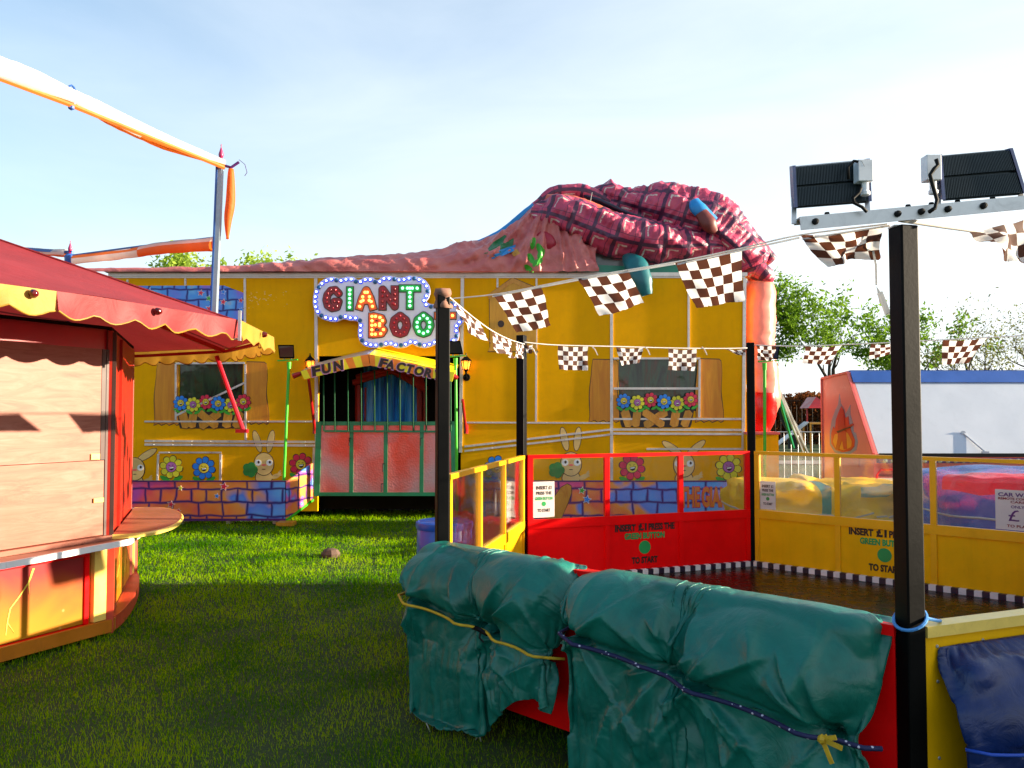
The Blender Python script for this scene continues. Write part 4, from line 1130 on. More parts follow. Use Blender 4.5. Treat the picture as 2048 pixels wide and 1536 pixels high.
for w_, x0, x1 in (('THE', 1361, 1399), ('GIANT', 1404, 1470), ('BOOT', 1476, 1498)):
    a, b_ = P(x0, 1014, hy), P(x1, 974, hy)
    if w_ == 'BOOT': w_ = 'B'
    put_text(g, w_, Vector((a.x - .01, hy - .001, a.z - .01)), X3, Z3, NF, b_.x - a.x + .02, b_.z - a.z + .02, .003, 1, offset=.06)
    put_text(g, w_, Vector((a.x, hy - .001, a.z)), X3, Z3, NF, b_.x - a.x, b_.z - a.z, .007, 0, offset=.04)
g.build('lettering', [M['txt_org'], M['fl_red']], pr_)
g = G()
rr = random.Random(3)
p = P(572, 1045, 12.0)
g = G(); g.box(p.x - .14, p.x + .1, 11.98, 12.2, .0, .055); tag(g.build('wood_block', M['log']), 'flat wooden block on the grass at the corner of the left hoarding', 'wood block')
g = G(); p = P(733, 1052, 11.7); a_ = [(.1, .0), (.11, .04), (.08, .085), (.03, .1)]; g.lathe(a_, (p.x, 11.75, 0), 9); g.build('stone', paint('brown_stone', (.12, .07, .05), .9, bumps=.6, bscale=30))
o = bpy.data.objects['stone']; o.scale = (1.0, .8, 1); tag(o, 'small brown stone on the shaded grass in front of the gate', 'stone')

# floodlights on green poles -----------------------------------------
def green_light(px, base_y, top_y, Y, lab, lampdx=0, tilt=.0, size=.24, zb=None, lean=0.0):
    top = P(px, top_y, Y); bz = 0.0 if zb is None else zb
    t = thing('floodlight_pole', (top.x - lean, Y, bz), lab, 'floodlight', 'floodlights on bright green poles')
    g = G(); g.tube([(top.x - lean, Y, bz), (top.x, Y, top.z)], .022, 10); g.lathe([(.03, -.1), (.034, 0)], (top.x, Y, top.z), 10); g.build('pole', M['green_pole'], t, smooth=True)
    g = G(); g.bar((top.x - .17 + lampdx, Y, top.z + .02), (top.x + .13 + lampdx, Y, top.z + .035), .045, .02); g.build('crossbar', M['green_pole'], t)
    cx = top.x + lampdx - .02; z0 = top.z + .05
    g = G(); w = size / 2
    def q(a, d, h): return (cx + a + h * tilt * .5, Y + d - h * .25, z0 + h)
    g.hexa([q(-w * .92, -.05, 0), q(w * .92, -.05, 0), q(w * .75, .06, 0.02), q(-w * .75, .06, .02), q(-w, -.06, .2), q(w, -.06, .2), q(w * .75, .05, .18), q(-w * .75, .05, .18)])
    h = g.build('lamp_housing', M['black'], t)
    g = G(); g.hexa([q(-w * .8, -.062, .02), q(w * .8, -.062, .02), q(w * .8, -.056, .02), q(-w * .8, -.056, .02), q(-w * .86, -.068, .18), q(w * .86, -.068, .18), q(w * .86, -.062, .18), q(-w * .86, -.062, .18)])
    g.build('lamp_glass', paint('dark_lamp_glass', (.03, .03, .035), .05), h)
    g = G(); g.bar((cx - .05, Y, z0 - .03), (cx - .05, Y, z0 + .01), .02, .02); g.bar((cx + .05, Y, z0 - .03), (cx + .05, Y, z0 + .01), .02, .02); g.build('bracket', M['silver'], t)
green_light(578, 962, 724, 12.45, 'black floodlight on a thin bright green pole left of the FUN lettering', lean=.08)
green_light(911, 905, 716, 12.45, 'black floodlight on a green pole by the FACTORY end of the canopy', lampdx=.03, tilt=-.5, lean=-.03)
green_light(1529, 905, 726, 12.0, 'black floodlight on a green pole in front of the inflatable boot', lampdx=.08, size=.26, lean=.02)
# ================================================================== left stall (octagonal kiosk)
SCX, SCY, SR = -5.4, 6.2, 2.48
def ov(k, r, z, a0=-2.5): 
    a = math.radians(a0 + 45 * k); return Vector((SCX + r * math.cos(a), SCY + r * math.sin(a), z))
stall = thing('octagonal_stall', (SCX, SCY, 0), 'closed octagonal stall with sunlit plywood shutters, fiery base panels and red scalloped canopy', 'stall')
def ply_mat():
    m, nt, b, out = new_mat('weathered_plywood')
    co = objco(nt, (1.2, 1.2, 9))
    n1 = noise_node(nt, 1.6, 9, 0.68, 1.6, co)
    c = ramp(nt, n1.outputs['Fac'], [(0.28, (0.20, 0.042, 0.02)), (0.5, (0.28, 0.088, 0.05)), (0.72, (0.32, 0.13, 0.088))]).outputs['Color']
    n2 = noise_node(nt, 0.7, 5, 0.6, 0.5, objco(nt)); f = ramp(nt, n2.outputs['Fac'], [(0.5, (0, 0, 0)), (0.75, (.6, .6, .6))]).outputs['Color']
    c = mixc(nt, f, c, (0.28, 0.045, 0.012))
    vo = N(nt, 'ShaderNodeTexVoronoi'); vo.inputs['Scale'].default_value = 2.3; nt.links.new(objco(nt, (1, 1, 2.4)), vo.inputs['Vector'])
    kf = mathn(nt, 'LESS_THAN', vo.outputs['Distance'], .035); c = mixc(nt, mathn(nt, 'MULTIPLY', kf, .75), c, (0.22, 0.07, 0.03))
    nt.links.new(c, b.inputs['Base Color']); b.inputs['Roughness'].default_value = 0.55
    bump(nt, b, n1.outputs['Fac'], .2, .004)
    return m
M['ply'] = ply_mat()
def fire_mat():
    m, nt, b, out = new_mat('fiery_airbrushed_panel')
    co = objco(nt); sp = N(nt, 'ShaderNodeSeparateXYZ'); nt.links.new(co, sp.inputs[0])
    n1 = noise_node(nt, 1.6, 4, .55, .6, co)
    f = mathn(nt, 'ADD', mathn(nt, 'MULTIPLY', mathn(nt, 'SUBTRACT', .60, sp.outputs[2]), 1.35), mathn(nt, 'MULTIPLY', mathn(nt, 'SUBTRACT', n1.outputs['Fac'], .5), .9))
    c = ramp(nt, f, [(0.05, (.30, .02, .02)), (0.3, (.38, .075, .01)), (0.5, (.40, .15, .005)), (0.8, (.42, .21, .006)), (.95, (.36, .08, .05))]).outputs['Color']
    vo = N(nt, 'ShaderNodeTexVoronoi'); vo.inputs['Scale'].default_value = 7; nt.links.new(co, vo.inputs['Vector'])
    s = ramp(nt, vo.outputs['Distance'], [(.0, (1, 1, 1)), (.12, (0, 0, 0))]).outputs['Color']
    c = mixc(nt, mathn(nt, 'MULTIPLY', s, .6), c, (.75, .6, .25))
    nt.links.new(c, b.inputs['Base Color']); b.inputs['Roughness'].default_value = .3
    return m
M['fire'] = fire_mat()
M['orange_ply'] = wood_mat('orange_stained_board', (0.30, 0.007, 0.001), (0.42, 0.020, 0.003), (5, 5, .8), .45)
M['orange_pl'] = paint('orange_plinth_paint', (.46, .14, .005), .4, dirt=.3)
M['brown_edge'] = paint('dark_edge', (.05, .02, .015), .5)
M['redbrown'] = paint('red_brown_post', (.5, .05, .02), .45, var=.2, dirt=.3)
M['laminate'] = paint('counter_laminate', (.36, .14, .07), .35, var=.1, dirt=.2)
zc0, zc1, zt = .66, .69, 2.08
for k in range(-4, 4):
    a, b_ = ov(k, SR, 0), ov(k + 1, SR, 0); e = (b_ - a).normalized(); L_ = (b_ - a).length; n = Vector((e.y, -e.x, 0))
    vis = k in (-2, -1, 0, 1)
    fr = (a, e, n, Z3)
    # base: plinth, panel, corner posts
    base = G(); base.fbox(fr, .02, L_ - .02, -.1, -.03, .04, zc0)
    bs = base.build('base_wall', M['orange_pl'], stall)
    g = G(); g.fbox(fr, .0, L_, -.029, .03, .03, .12); g.build('plinth', M['orange_pl'], bs)
    if vis:
        for (u0, u1) in ((.17, L_ - .22),):
            g = G(); g.fbox(fr, u0, u1, -.029, -.012, .13, .60); g.build('fire_panel', M['fire'], bs)
            g = G()
            for s0, s1, t0, t1 in ((u0 - .035, u0 - .001, .125, .6), (u1 + .001, u1 + .035, .125, .6), (u0 - .035, u1 + .035, .602, .63), (u0 - .035, u1 + .035, .098, .122)):
                g.fbox(fr, s0, s1, -.028, .004, t0 + .0, t1)
            g.build('panel_frame', M['pink'] if k % 2 == 0 else M['red'], bs)
            # painted lightning bolts
            rr = random.Random(30 + k)
            for q in range(2):
                g = G()
                u = u0 + (u1 - u0) * (.35 + .4 * q); z = .58
                while z > .25:
                    u2 = u + rr.uniform(-.09, .05); z2 = z - rr.uniform(.04, .1)
                    A = a + e * u + n * (-.0105) + Z3 * z; B = a + e * u2 - n * .0105 + Z3 * z2
                    w = .008 * (z - .1) * 2
                    g.prism([A - e * w, A + e * w, B + e * w * .8, B - e * w * .8], n * .002)
                    if rr.random() < .4:
                        C_ = A + e * rr.uniform(-.2, .2) - Z3 * .08; g.prism([A - e * .003, A + e * .003, C_ + e * .002], n * .003)
                    u, z = u2, z2
                g.build('painted_lightning', paint('painted_lightning_yellow', (.8, .66, .08), .35, dirt=0), bs)
        # cream posts beside panels
        for sa, sb_ in ((.02, .10), (L_ - .15, L_ - .05)):
            g = G(); g.fbox(fr, sa, sb_, -.028, .012, .125, .655); g.build('cream_stile', M['cream'], bs)
    g = G(); g.fbox(fr, -.03, .018, -.06, .02, 0.02, zc0 - .002); g.build('corner_post', M['redbrown'], stall)
    # upper walls
    if k == -1:      # plywood shutter facet facing the camera path
        g = G(); g.fbox(fr, -.02, L_ - .05, -.07, -.035, zc1 + .04, 1.27); g.build('plywood_shutter', M['ply'], stall)
        g = G(); g.fbox(fr, -.02, L_ - .09, -.066, -.03, 1.275, zt); g.build('plywood_shutter', M['ply'], stall)
        g = G(); g.fbox(fr, L_ - .085, L_ - .05, -.068, -.031, 1.275, zt); g.fbox(fr, L_ - .048, L_ - .012, -.06, -.028, zc1 + .02, zt); g.build('shutter_edge', M['brown_edge'], stall)
        g = G(); g.fbox(fr, L_ - .14, L_ - .06, -.03, -.02, .97, 1.0); g.fbox(fr, L_ - .17, L_ - .1, -.03, -.018, 1.28, 1.32); g.build('latch', M['cream'], stall)
        g = G(); g.fbox(fr, -.02, L_ - .05, -.2, -.072, zc1 + .02, zt); g.build('inner_wall', M['dark'], stall)
        g = G(); g.fbox(fr, -.02, L_, -.07, .012, zc1 + .002, zc1 + .035); g.build('shutter_sill', M['ply'], stall)
    elif k == 0:
        g = G(); g.fbox(fr, .0, L_ * .56, -.05, -.02, zc1 + .002, zt + .14); g.build('orange_wall_panel', M['orange_ply'], stall)
        g = G(); g.fbox(fr, L_ * .57, L_ + .05, -.055, -.025, zc1 + .002, zt + .14); g.fbox(fr, L_ * .28, L_ * .31, -.019, .0, zc1 + .003, zt + .12); g.build('orange_wall_panel', M['orange_ply'], stall)
        g = G(); g.fbox(fr, .0, .03, -.018, .006, zc1 + .002, zt + .13); g.build('panel_edge', M['brown_edge'], stall)
    else:
        g = G(); g.fbox(fr, 0, L_, -.06, -.03, zc1 + .002, zt + .1); g.build('orange_wall_panel', M['orange_ply'], stall)
# counter rim round the stall
g = G()
ring = [ov(k * .5, (SR + .13) * (1 if k % 2 == 0 else .965), 0) for k in range(16)]
cen = [ov(k * .5, (SR - .06) * (1 if k % 2 == 0 else .924), 0) for k in range(16)]
for k in range(16):
    a, b_, c, d = ring[k], ring[(k + 1) % 16], cen[(k + 1) % 16], cen[k]
    g.hexa([(*a.xy, zc0 + .001), (*b_.xy, zc0 + .001), (*c.xy, zc0 + .001), (*d.xy, zc0 + .001), (*a.xy, zc1), (*b_.xy, zc1), (*c.xy, zc1), (*d.xy, zc1)])
ct = g.build('counter', M['laminate'], stall)
g = G(); g.tube(ring + [ring[0]], .016, 6); 
for p in []: pass
g2 = G()
for k in range(16):
    a, b_ = Vector(ring[k]), Vector(ring[(k + 1) % 16]); a.z = b_.z = (zc0 + zc1) / 2
    g2.bar(a, b_, .018, .042)
g2.build('counter_edging', M['white'], ct)
# rounded serving leaf on the far corner
g = G()
a, b_ = ov(0, SR, 0), ov(1, SR, 0); e = (b_ - a).normalized(); n = Vector((e.y, -e.x, 0)); L_ = (b_ - a).length
pts = [a + e * (L_ * .5 - L_ * .5 * math.cos(t)) + n * (.44 * math.sin(t) ** .7) + Z3 * (zc1 + .004) for t in [math.pi * i / 24 for i in range(25)]]
g.prism(pts, (0, 0, .03)); lf = g.build('serving_leaf', M['laminate'], stall)
g = G(); g.tube([p + Z3 * .015 for p in pts], .019, 6); g.build('leaf_edging', M['cream'], lf)
g = G(); pts2 = [a + e * (L_ * .5 - L_ * .5 * math.cos(t)) + n * (.1 * math.sin(t)) + Z3 * .03 for t in [math.pi * i / 16 for i in range(17)]]
g.prism(pts2, (0, 0, .1)); g.build('curved_plinth', M['redbrown'], stall)
# canopy ----------------------------------------------------------------
def canvas(name, col, tr=.3):
    m, nt, b, out = new_mat(name)
    co = objco(nt); n1 = noise_node(nt, 1.5, 5, .6, .5, co); n2 = noise_node(nt, 220, 2, .5, 0, co)
    c = ramp(nt, n1.outputs['Fac'], [(.3, tuple(x * .8 for x in col)), (.7, tuple(min(1, x * 1.15) for x in col))]).outputs['Color']
    nt.links.new(c, b.inputs['Base Color']); b.inputs['Roughness'].default_value = .6
    n3 = noise_node(nt, 4, 4, .6, 1.2, co)
    bump(nt, b, mathn(nt, 'ADD', n3.outputs['Fac'], mathn(nt, 'MULTIPLY', n2.outputs['Fac'], .08)), .3, .03)
    t = N(nt, 'ShaderNodeBsdfTranslucent'); nt.links.new(c, t.inputs['Color']); mx = N(nt, 'ShaderNodeMixShader'); mx.inputs[0].default_value = tr
    nt.links.new(b.outputs[0], mx.inputs[1]); nt.links.new(t.outputs[0], mx.inputs[2]); nt.links.new(mx.outputs[0], out.inputs['Surface'])
    return m
M['can_red'] = canvas('red_canvas', (.32, .024, .028)); M['can_yel'] = canvas('yellow_canvas', (.46, .26, .03))
RA, ZA, ZAP = 3.40, 2.28, 3.42
rim = []
for k in range(16):
    a = -2.5 + 22.5 * k; f = 1.0 if k % 2 == 0 else .955
    if k == 1: f = 1.02
    rim.append((a, RA * f))
def rp(t, r=1.0, z=0.0):
    k = int(math.floor(t)) % 16; f = t - math.floor(t)
    a0, r0 = rim[k]; a1, r1 = rim[(k + 1) % 16]
    if a1 < a0: a1 += 360
    p0 = Vector((r0 * math.cos(math.radians(a0)), r0 * math.sin(math.radians(a0)), 0)); p1 = Vector((r1 * math.cos(math.radians(a1)), r1 * math.sin(math.radians(a1)), 0))
    p = p0.lerp(p1, f)
    return Vector((SCX + p.x * r, SCY + p.y * r, z))
for k in range(0, 16, 2):
    g = G(); pts = []
    for i in range(17):
        t = k + 2 * i / 16
        for j in range(10):
            s = j / 9; p = rp(t, .02 + .98 * s)
            sag = -.05 * math.sin(math.pi * s) * math.sin(math.pi * i / 16)
            p.z = ZAP + (ZA + .02 * math.sin(math.pi * i / 16) - ZAP) * s + sag + .008 * mnoise.noise(Vector((p.x * 3, p.y * 3, 0)))
            pts.append(p)
    g.grid(pts, 17, 10); g.build('canopy_panel', M['can_red'], stall, smooth='all')
    a, b_ = rp(k, .02, ZAP + .004), rp(k, 1.0, ZA + .006)
    g = G(); g.tube([a, a.lerp(b_, .5), b_], .008, 5); g.build('canopy_seam', M['can_red'], stall)
# scalloped valance, alternating colours, each panel about 0.6 m
nseg = 46
colr = random.Random(5)
for s in range(nseg):
    t0 = 16 * s / nseg; t1 = 16 * (s + 1) / nseg
for s in range(16):
    pass
def valance(t0, t1, mat, seed):
    n = max(8, int((t1 - t0) * 34)); g = G(); pts = []
    for i in range(n + 1):
        t = t0 + (t1 - t0) * i / n
        L_ = t * 1.33
        sc = abs(math.sin(math.pi * L_ / .27))
        h = .055 + .045 * sc
        for j in range(6):
            q = j / 5
            wob = .022 * math.sin(L_ * 9 + seed) * q + .012 * math.sin(L_ * 23) * q
            p = rp(t % 16, 1.0 + wob / RA + .004, ZA + .015 - (h + .05) * q)
            pts.append(p)
    g.grid(pts, n + 1, 6); v = g.build('valance', mat, stall, smooth='all')
    g = G(); g.tube([pts[i * 6 + 5] for i in range(n + 1)], .005, 5); g.build('valance_piping', M['can_yel'], v)
valance(14.83, 16.0, M['can_red'], 1.0)
valance(13.9, 14.83, M['can_yel'], 2.0)
valance(12.4, 13.9, M['can_red'], 2.5)
valance(0.0, 2.0, M['can_yel'], 3.0)
valance(2.0, 5.5, M['can_yel'], 3.0)
valance(5.5, 12.4, M['can_red'], 3.0)
# rim rail and rafters, studs
g = G()
for k in range(16): g.bar(rp(k, .985, ZA - .03), rp((k + 1) % 16, .985, ZA - .03), .025, .03)
g.build('rim_rail', M['red_dk'], stall)
for k in range(0, 16, 2):
    g = G(); g.bar(rp(k, .1, ZAP - .16), rp(k, .98, ZA - .03), .03, .04); g.build('rafter', M['red_dk'], stall)
for t in (13.98, 14.72, 15.36, .55, 12.9):
    p = rp(t, 1.008, ZA - .02); d = (p - Vector((SCX, SCY, p.z))).normalized()
    g = G(); g.lathe([(.022, 0), (.026, .012), (.018, .034), (.006, .04)], p, 10, axis=d); g.build('stud_lamp', paint('dark_red_bulb', (.08, .004, .004), .12, dirt=0), stall, smooth=True)
# clamp at the near corner
p = rp(15.97, 1.01, ZA); g = G(); g.bar(p + Z3 * .08, p - Z3 * .14, .02, .02); g.tube([p - Z3 * .12 + X3 * .01, p - Z3 * .13 + X3 * -.05, p - Z3 * .08 - X3 * .07], .008, 6); g.build('clamp', M['silver'], stall)
# hanging prop pole under the far corner
g = G(); a = P(433, 712, 8.1); b_ = P(487, 862, 8.1); g.tube([a, b_], .022, 8); g.bar(b_ - X3 * .07, b_ + X3 * .04, .06, .035); g.build('canopy_prop', paint('crimson_pole', (.38, .006, .02), .3), stall, smooth=True)
g = G()
for k in range(-4, 4):
    a, b_ = ov(k, SR - .06, 0), ov(k + 1, SR - .06, 0); e = (b_ - a).normalized(); n = Vector((e.y, -e.x, 0))
    g.fbox((a, e, n, Z3), 0.01, (b_ - a).length - .01, -.03, 0, zt + .002, zt + .149)
g.build('header_board', M['red_dk'], stall)
# ceiling board so the inside is dark
g = G(); g.prism([ov(k, SR - .03, zt + .15) for k in range(8)], (0, 0, .02)); g.build('ceiling', M['dark'], stall)

# ================================================================== swing frame with rolled tilts, upper left
YP = 7.0
fr_ = thing('tilt_frame', (P(437, 320, YP).x, YP, 0), 'tall steel frame with rolled white and orange canvas along its beams behind the stall', 'frame')
top = P(442, 322, YP); bx = P(430, 620, YP)
dx = (top.x - bx.x) / (top.z - bx.z)
foot = Vector((top.x - dx * (top.z - 2.37), YP, 2.37)); 
g = G(); g.bar(foot, top, .036, .05, up=Y3); g.build('pole', paint('grey_blue_steel', (.28, .36, .42), .35, metal=.3, dirt=.3), fr_)
g = G(); g.bar(foot + Vector((-.026, -.01, 0)), top + Vector((-.026, -.01, -.0)), .014, .04, up=Y3); g.build('pole_channel', M['blue'], fr_)
def finial(p, s=1.0):
    g = G(); g.lathe([(.03 * s, 0), (.035 * s, .02 * s), (.018 * s, .04 * s), (.03 * s, .06 * s), (.036 * s, .09 * s), (.012 * s, .17 * s), (.004 * s, .2 * s), (.009 * s, .215 * s), (.003 * s, .235 * s)], p, 10)
    g.build('finial', paint('purple_red_finial', (.3, .01, .08), .35), fr_, smooth=True)
finial(top + Z3 * .0, .62)
def roll(name, pts, rads, mats, mf, seed, sq=.8):
    C = cr(pts, 8); R = cr([(r,) for r in rads], 8)
    C = [Vector(c) for c in C]; n = 20; vs = []
    for i, c in enumerate(C):
        t = (C[min(i + 1, len(C) - 1)] - C[max(0, i - 1)]).normalized(); a = t.cross(Z3).normalized(); b_ = a.cross(t)
        for k in range(n + 1):
            th = 2 * math.pi * (k % n) / n
            f = .12 * mnoise.noise(Vector((c.x * 2 + seed, c.y * 2, math.cos(th) * 1.5)) * 1.5) + .06 * mnoise.noise(Vector((i * .6 + seed, math.sin(th) * 3, 0)))
            vs.append(c + (a * math.cos(th) * sq + b_ * math.sin(th)) * float(R[i][0]) * (1 + f * 1.6))
    g = G(); g.grid(vs, len(C), n + 1, mf=mf(len(C), n)); return g.build(name, mats, fr_, smooth='all')
M['tilt_w'] = canvas('white_tilt_canvas', (.78, .74, .68), .45); M['tilt_o'] = canvas('orange_tilt_canvas', (.75, .2, .02), .5)
far = P(-60, 118, 4.9)
A_ = P(448, 326, YP); 
mid = P(143, 192, 5.7)
pts = [far, P(60, 158, 5.35), mid, P(230, 236, 6.1), P(330, 284, 6.55), A_]
mfx = lambda N_, n: (lambda i, j: 1 if (i > N_ * .66 and 12 <= j <= 17) or (14 <= j <= 15) else 0)
roll('rolled_tilt', pts, [.075, .072, .05, .066, .06, .03], [M['tilt_w'], M['tilt_o']], mfx, 1.0)
g = G(); g.tube([far - Z3 * .05, mid - Z3 * .065, A_ - Z3 * .04], .018, 6); g.build('beam', paint('orange_beam_paint', (.7, .14, .02), .4), fr_)
g = G(); c = Vector(mid); g.tube([c + Vector((.02 * math.cos(a), .075 * math.cos(a) * .3, .075 * math.sin(a))) for a in [2 * math.pi * k / 12 for k in range(13)]], .007, 5); g.lathe([(.005, -.1), (.02, -.09), (.022, -.075), (.01, -.06)], c, 8); g.build('strap', M['blue'], fr_)
# hanging orange roll beside the pole
pv = [P(462, 338, YP), P(461, 400, YP), P(456, 440, YP), P(455, 478, YP)]
vs = []; C = [Vector(c) for c in cr(pv, 5)]
g = G(); g.tube(C, [.012 + .028 * math.sin(math.pi * min(1, i / len(C) + .12)) for i in range(len(C))], 9); g.build('orange_drop', M['tilt_o'], fr_, smooth='all')
g = G(); a = P(462, 335, YP); b_ = P(478, 324, YP); g.tube([P(445, 330, YP), a, b_], .012, 6); g.tube([b_ + Vector((.0, 0, .02)), b_ + Vector((.05, 0, -.02)), b_ + Vector((.07, 0, -.09)), b_ + Vector((.05, 0, -.12))], .003, 4); g.build('tie', M['purple'], fr_)
# lower beam to the second pole
p1, p2 = P(436, 488, YP + .02), P(146, 520, 8.4)
roll('rolled_tilt', [p1, p1.lerp(p2, .35) + Z3 * .02, p1.lerp(p2, .6), p2], [.06, .055, .045, .045], [M['tilt_o'], M['tilt_w']], lambda N_, n: (lambda i, j: 0 if (i < N_ * .5) != (2 <= j <= 8) else 1), 4.0, .5)
g = G(); g.tube([p1 + Z3 * .06, p1.lerp(p2, .5) + Z3 * .06, p2 + Z3 * .05], .01, 5); g.build('beam', M['blue'], fr_)
q = P(140, 512, 8.45)
g = G(); g.tube([(q.x, q.y, 2.2), q], .022, 8); g.lathe([(.03, -.12), (.05, -.09), (.055, 0), (.03, .02)], q, 8); g.build('pole', M['blue'], fr_, smooth=True)
finial(q + Z3 * .02, .6)
p3 = P(-40, 494, 9.2)
roll('rolled_tilt', [P(132, 506, 8.47), P(70, 503, 8.8), p3], [.04, .04, .04], [M['tilt_w'], M['tilt_o']], lambda N_, n: (lambda i, j: 1 if j > 11 else 0), 8.0, .5)
g = G(); g.bar(P(146, 505, 8.45), P(20, 496, 9.0), .03, .03); g.build('beam', M['blue'], fr_)
# ================================================================== hexagonal arena
HA, HB, HC, HD = Vector((-.39, 4.65, 0)), Vector((.08, 6.95, 0)), Vector((2.24, 7.77, 0)), Vector((3.97, 6.10, 0))
HE, HF = Vector((3.55, 3.75, 0)), Vector((1.37, 2.88, 0))
HCEN = (HA + HB + HC + HD + HE + HF) / 6
arena = thing('remote_car_arena', (HCEN.x, HCEN.y, 0), 'hexagonal remote control car arena with red and yellow walls, clear screens and black corner posts', 'arena')
ZFL = .21
g = G(); g.prism([p + Z3 * (ZFL - .05) for p in (HA, HB, HC, HD, HE, HF)], (0, 0, .05))
m, nt, b, out = new_mat('worn_brown_arena_floor')
co = objco(nt); n1 = noise_node(nt, 1.2, 5, .6, .4, co); n2 = noise_node(nt, 9, 8, .7, .8, co)
c = ramp(nt, n1.outputs['Fac'], [(.3, (.012, .004, .0015)), (.7, (.028, .010, .004))]).outputs['Color']
br = N(nt, 'ShaderNodeTexBrick'); br.inputs['Scale'].default_value = 1; br.inputs['Brick Width'].default_value = 1.2; br.inputs['Row Height'].default_value = .8; br.inputs['Mortar Size'].default_value = .004
br.inputs['Color1'].default_value = br.inputs['Color2'].default_value = (1, 1, 1, 1); br.inputs['Mortar'].default_value = (.25, .25, .25, 1)
nt.links.new(objco(nt, rot=(0, 0, .76)), br.inputs['Vector'])
c = mixc(nt, 1.0, c, br.outputs['Color'], 'MULTIPLY'); nt.links.new(c, b.inputs['Base Color'])
r_ = ramp(nt, n2.outputs['Fac'], [(.35, (.16,) * 3), (.7, (.42,) * 3)]).outputs['Color']; nt.links.new(r_, b.inputs['Roughness'])
b.inputs['Specular IOR Level'].default_value = .12
fl = g.build('floor', m, arena)
g = G()
for p, q in ((HA, HD), (HB, HE), (HC, HF)): g.bar(p.lerp(q, .06) + Z3 * .12, p.lerp(q, .94) + Z3 * .12, .06, .06)
for p in (HA, HB, HC, HD, HE, HF):
    q = p.lerp(HCEN, .12); g.bar(q, q + Z3 * .14, .05, .05)
g.build('underframe', M['black_matt'], arena)
def side(A, B):
    e = (B - A); L_ = e.length; e = e / L_; n = Vector((e.y, -e.x, 0))
    if (HCEN - A).dot(n) < 0: n = -n          # n points INTO the arena
    return A, e, n, L_
M['k_w'] = paint('kerb_white', (.72, .7, .68), .4, dirt=.4); M['k_b'] = paint('kerb_black', (.02, .012, .03), .4)
M['notice_red'] = paint('notice_dark_red_ink', (.25, .02, .02), .6, dirt=0)
def notice(parent, fr, u0, z0, w, h, lines, flip=False, t0=0.0):
    o, e, n, up = fr
    g = G(); g.fbox(fr, u0, u0 + w, t0, t0 + .003, z0, z0 + h); nn = g.build('notice', M['paper'], parent)
    g = G()
    for (txt, fw, zc, fh, mi, off) in lines:
        fn = 1.0
        if txt == '@':
            cc = o + e * (u0 + w / 2) + up * (z0 + h * zc) + n * (t0 + .003); r = h * fh / 2
            g.prism([cc + (e * math.cos(a) + up * math.sin(a)) * r for a in [2 * math.pi * k / 20 for k in range(20)]], n * .0015, mi)
        else:
            lw = w * fw
            ex = e if not flip else -e
            st = u0 + (w - lw) / 2 if not flip else u0 + (w + lw) / 2
            put_text(g, txt, o + e * st + up * (z0 + h * zc - h * fh / 2) + n * (t0 + .003), ex, up, n, lw, h * fh, .0015, mi, offset=off)
    g.build('notice_print', [M['txt_dark'], M['txt_green'], M['purple'], M['notice_red']], nn)
    return nn
START = [('INSERT £1', .72, .83, .10, 0, .03), ('PRESS THE', .72, .68, .09, 0, .03), ('GREEN BUTTON', .82, .53, .09, 1, .03), ('@', 0, .38, .13, 1, 0), ('TO START', .6, .2, .09, 0, .03)]
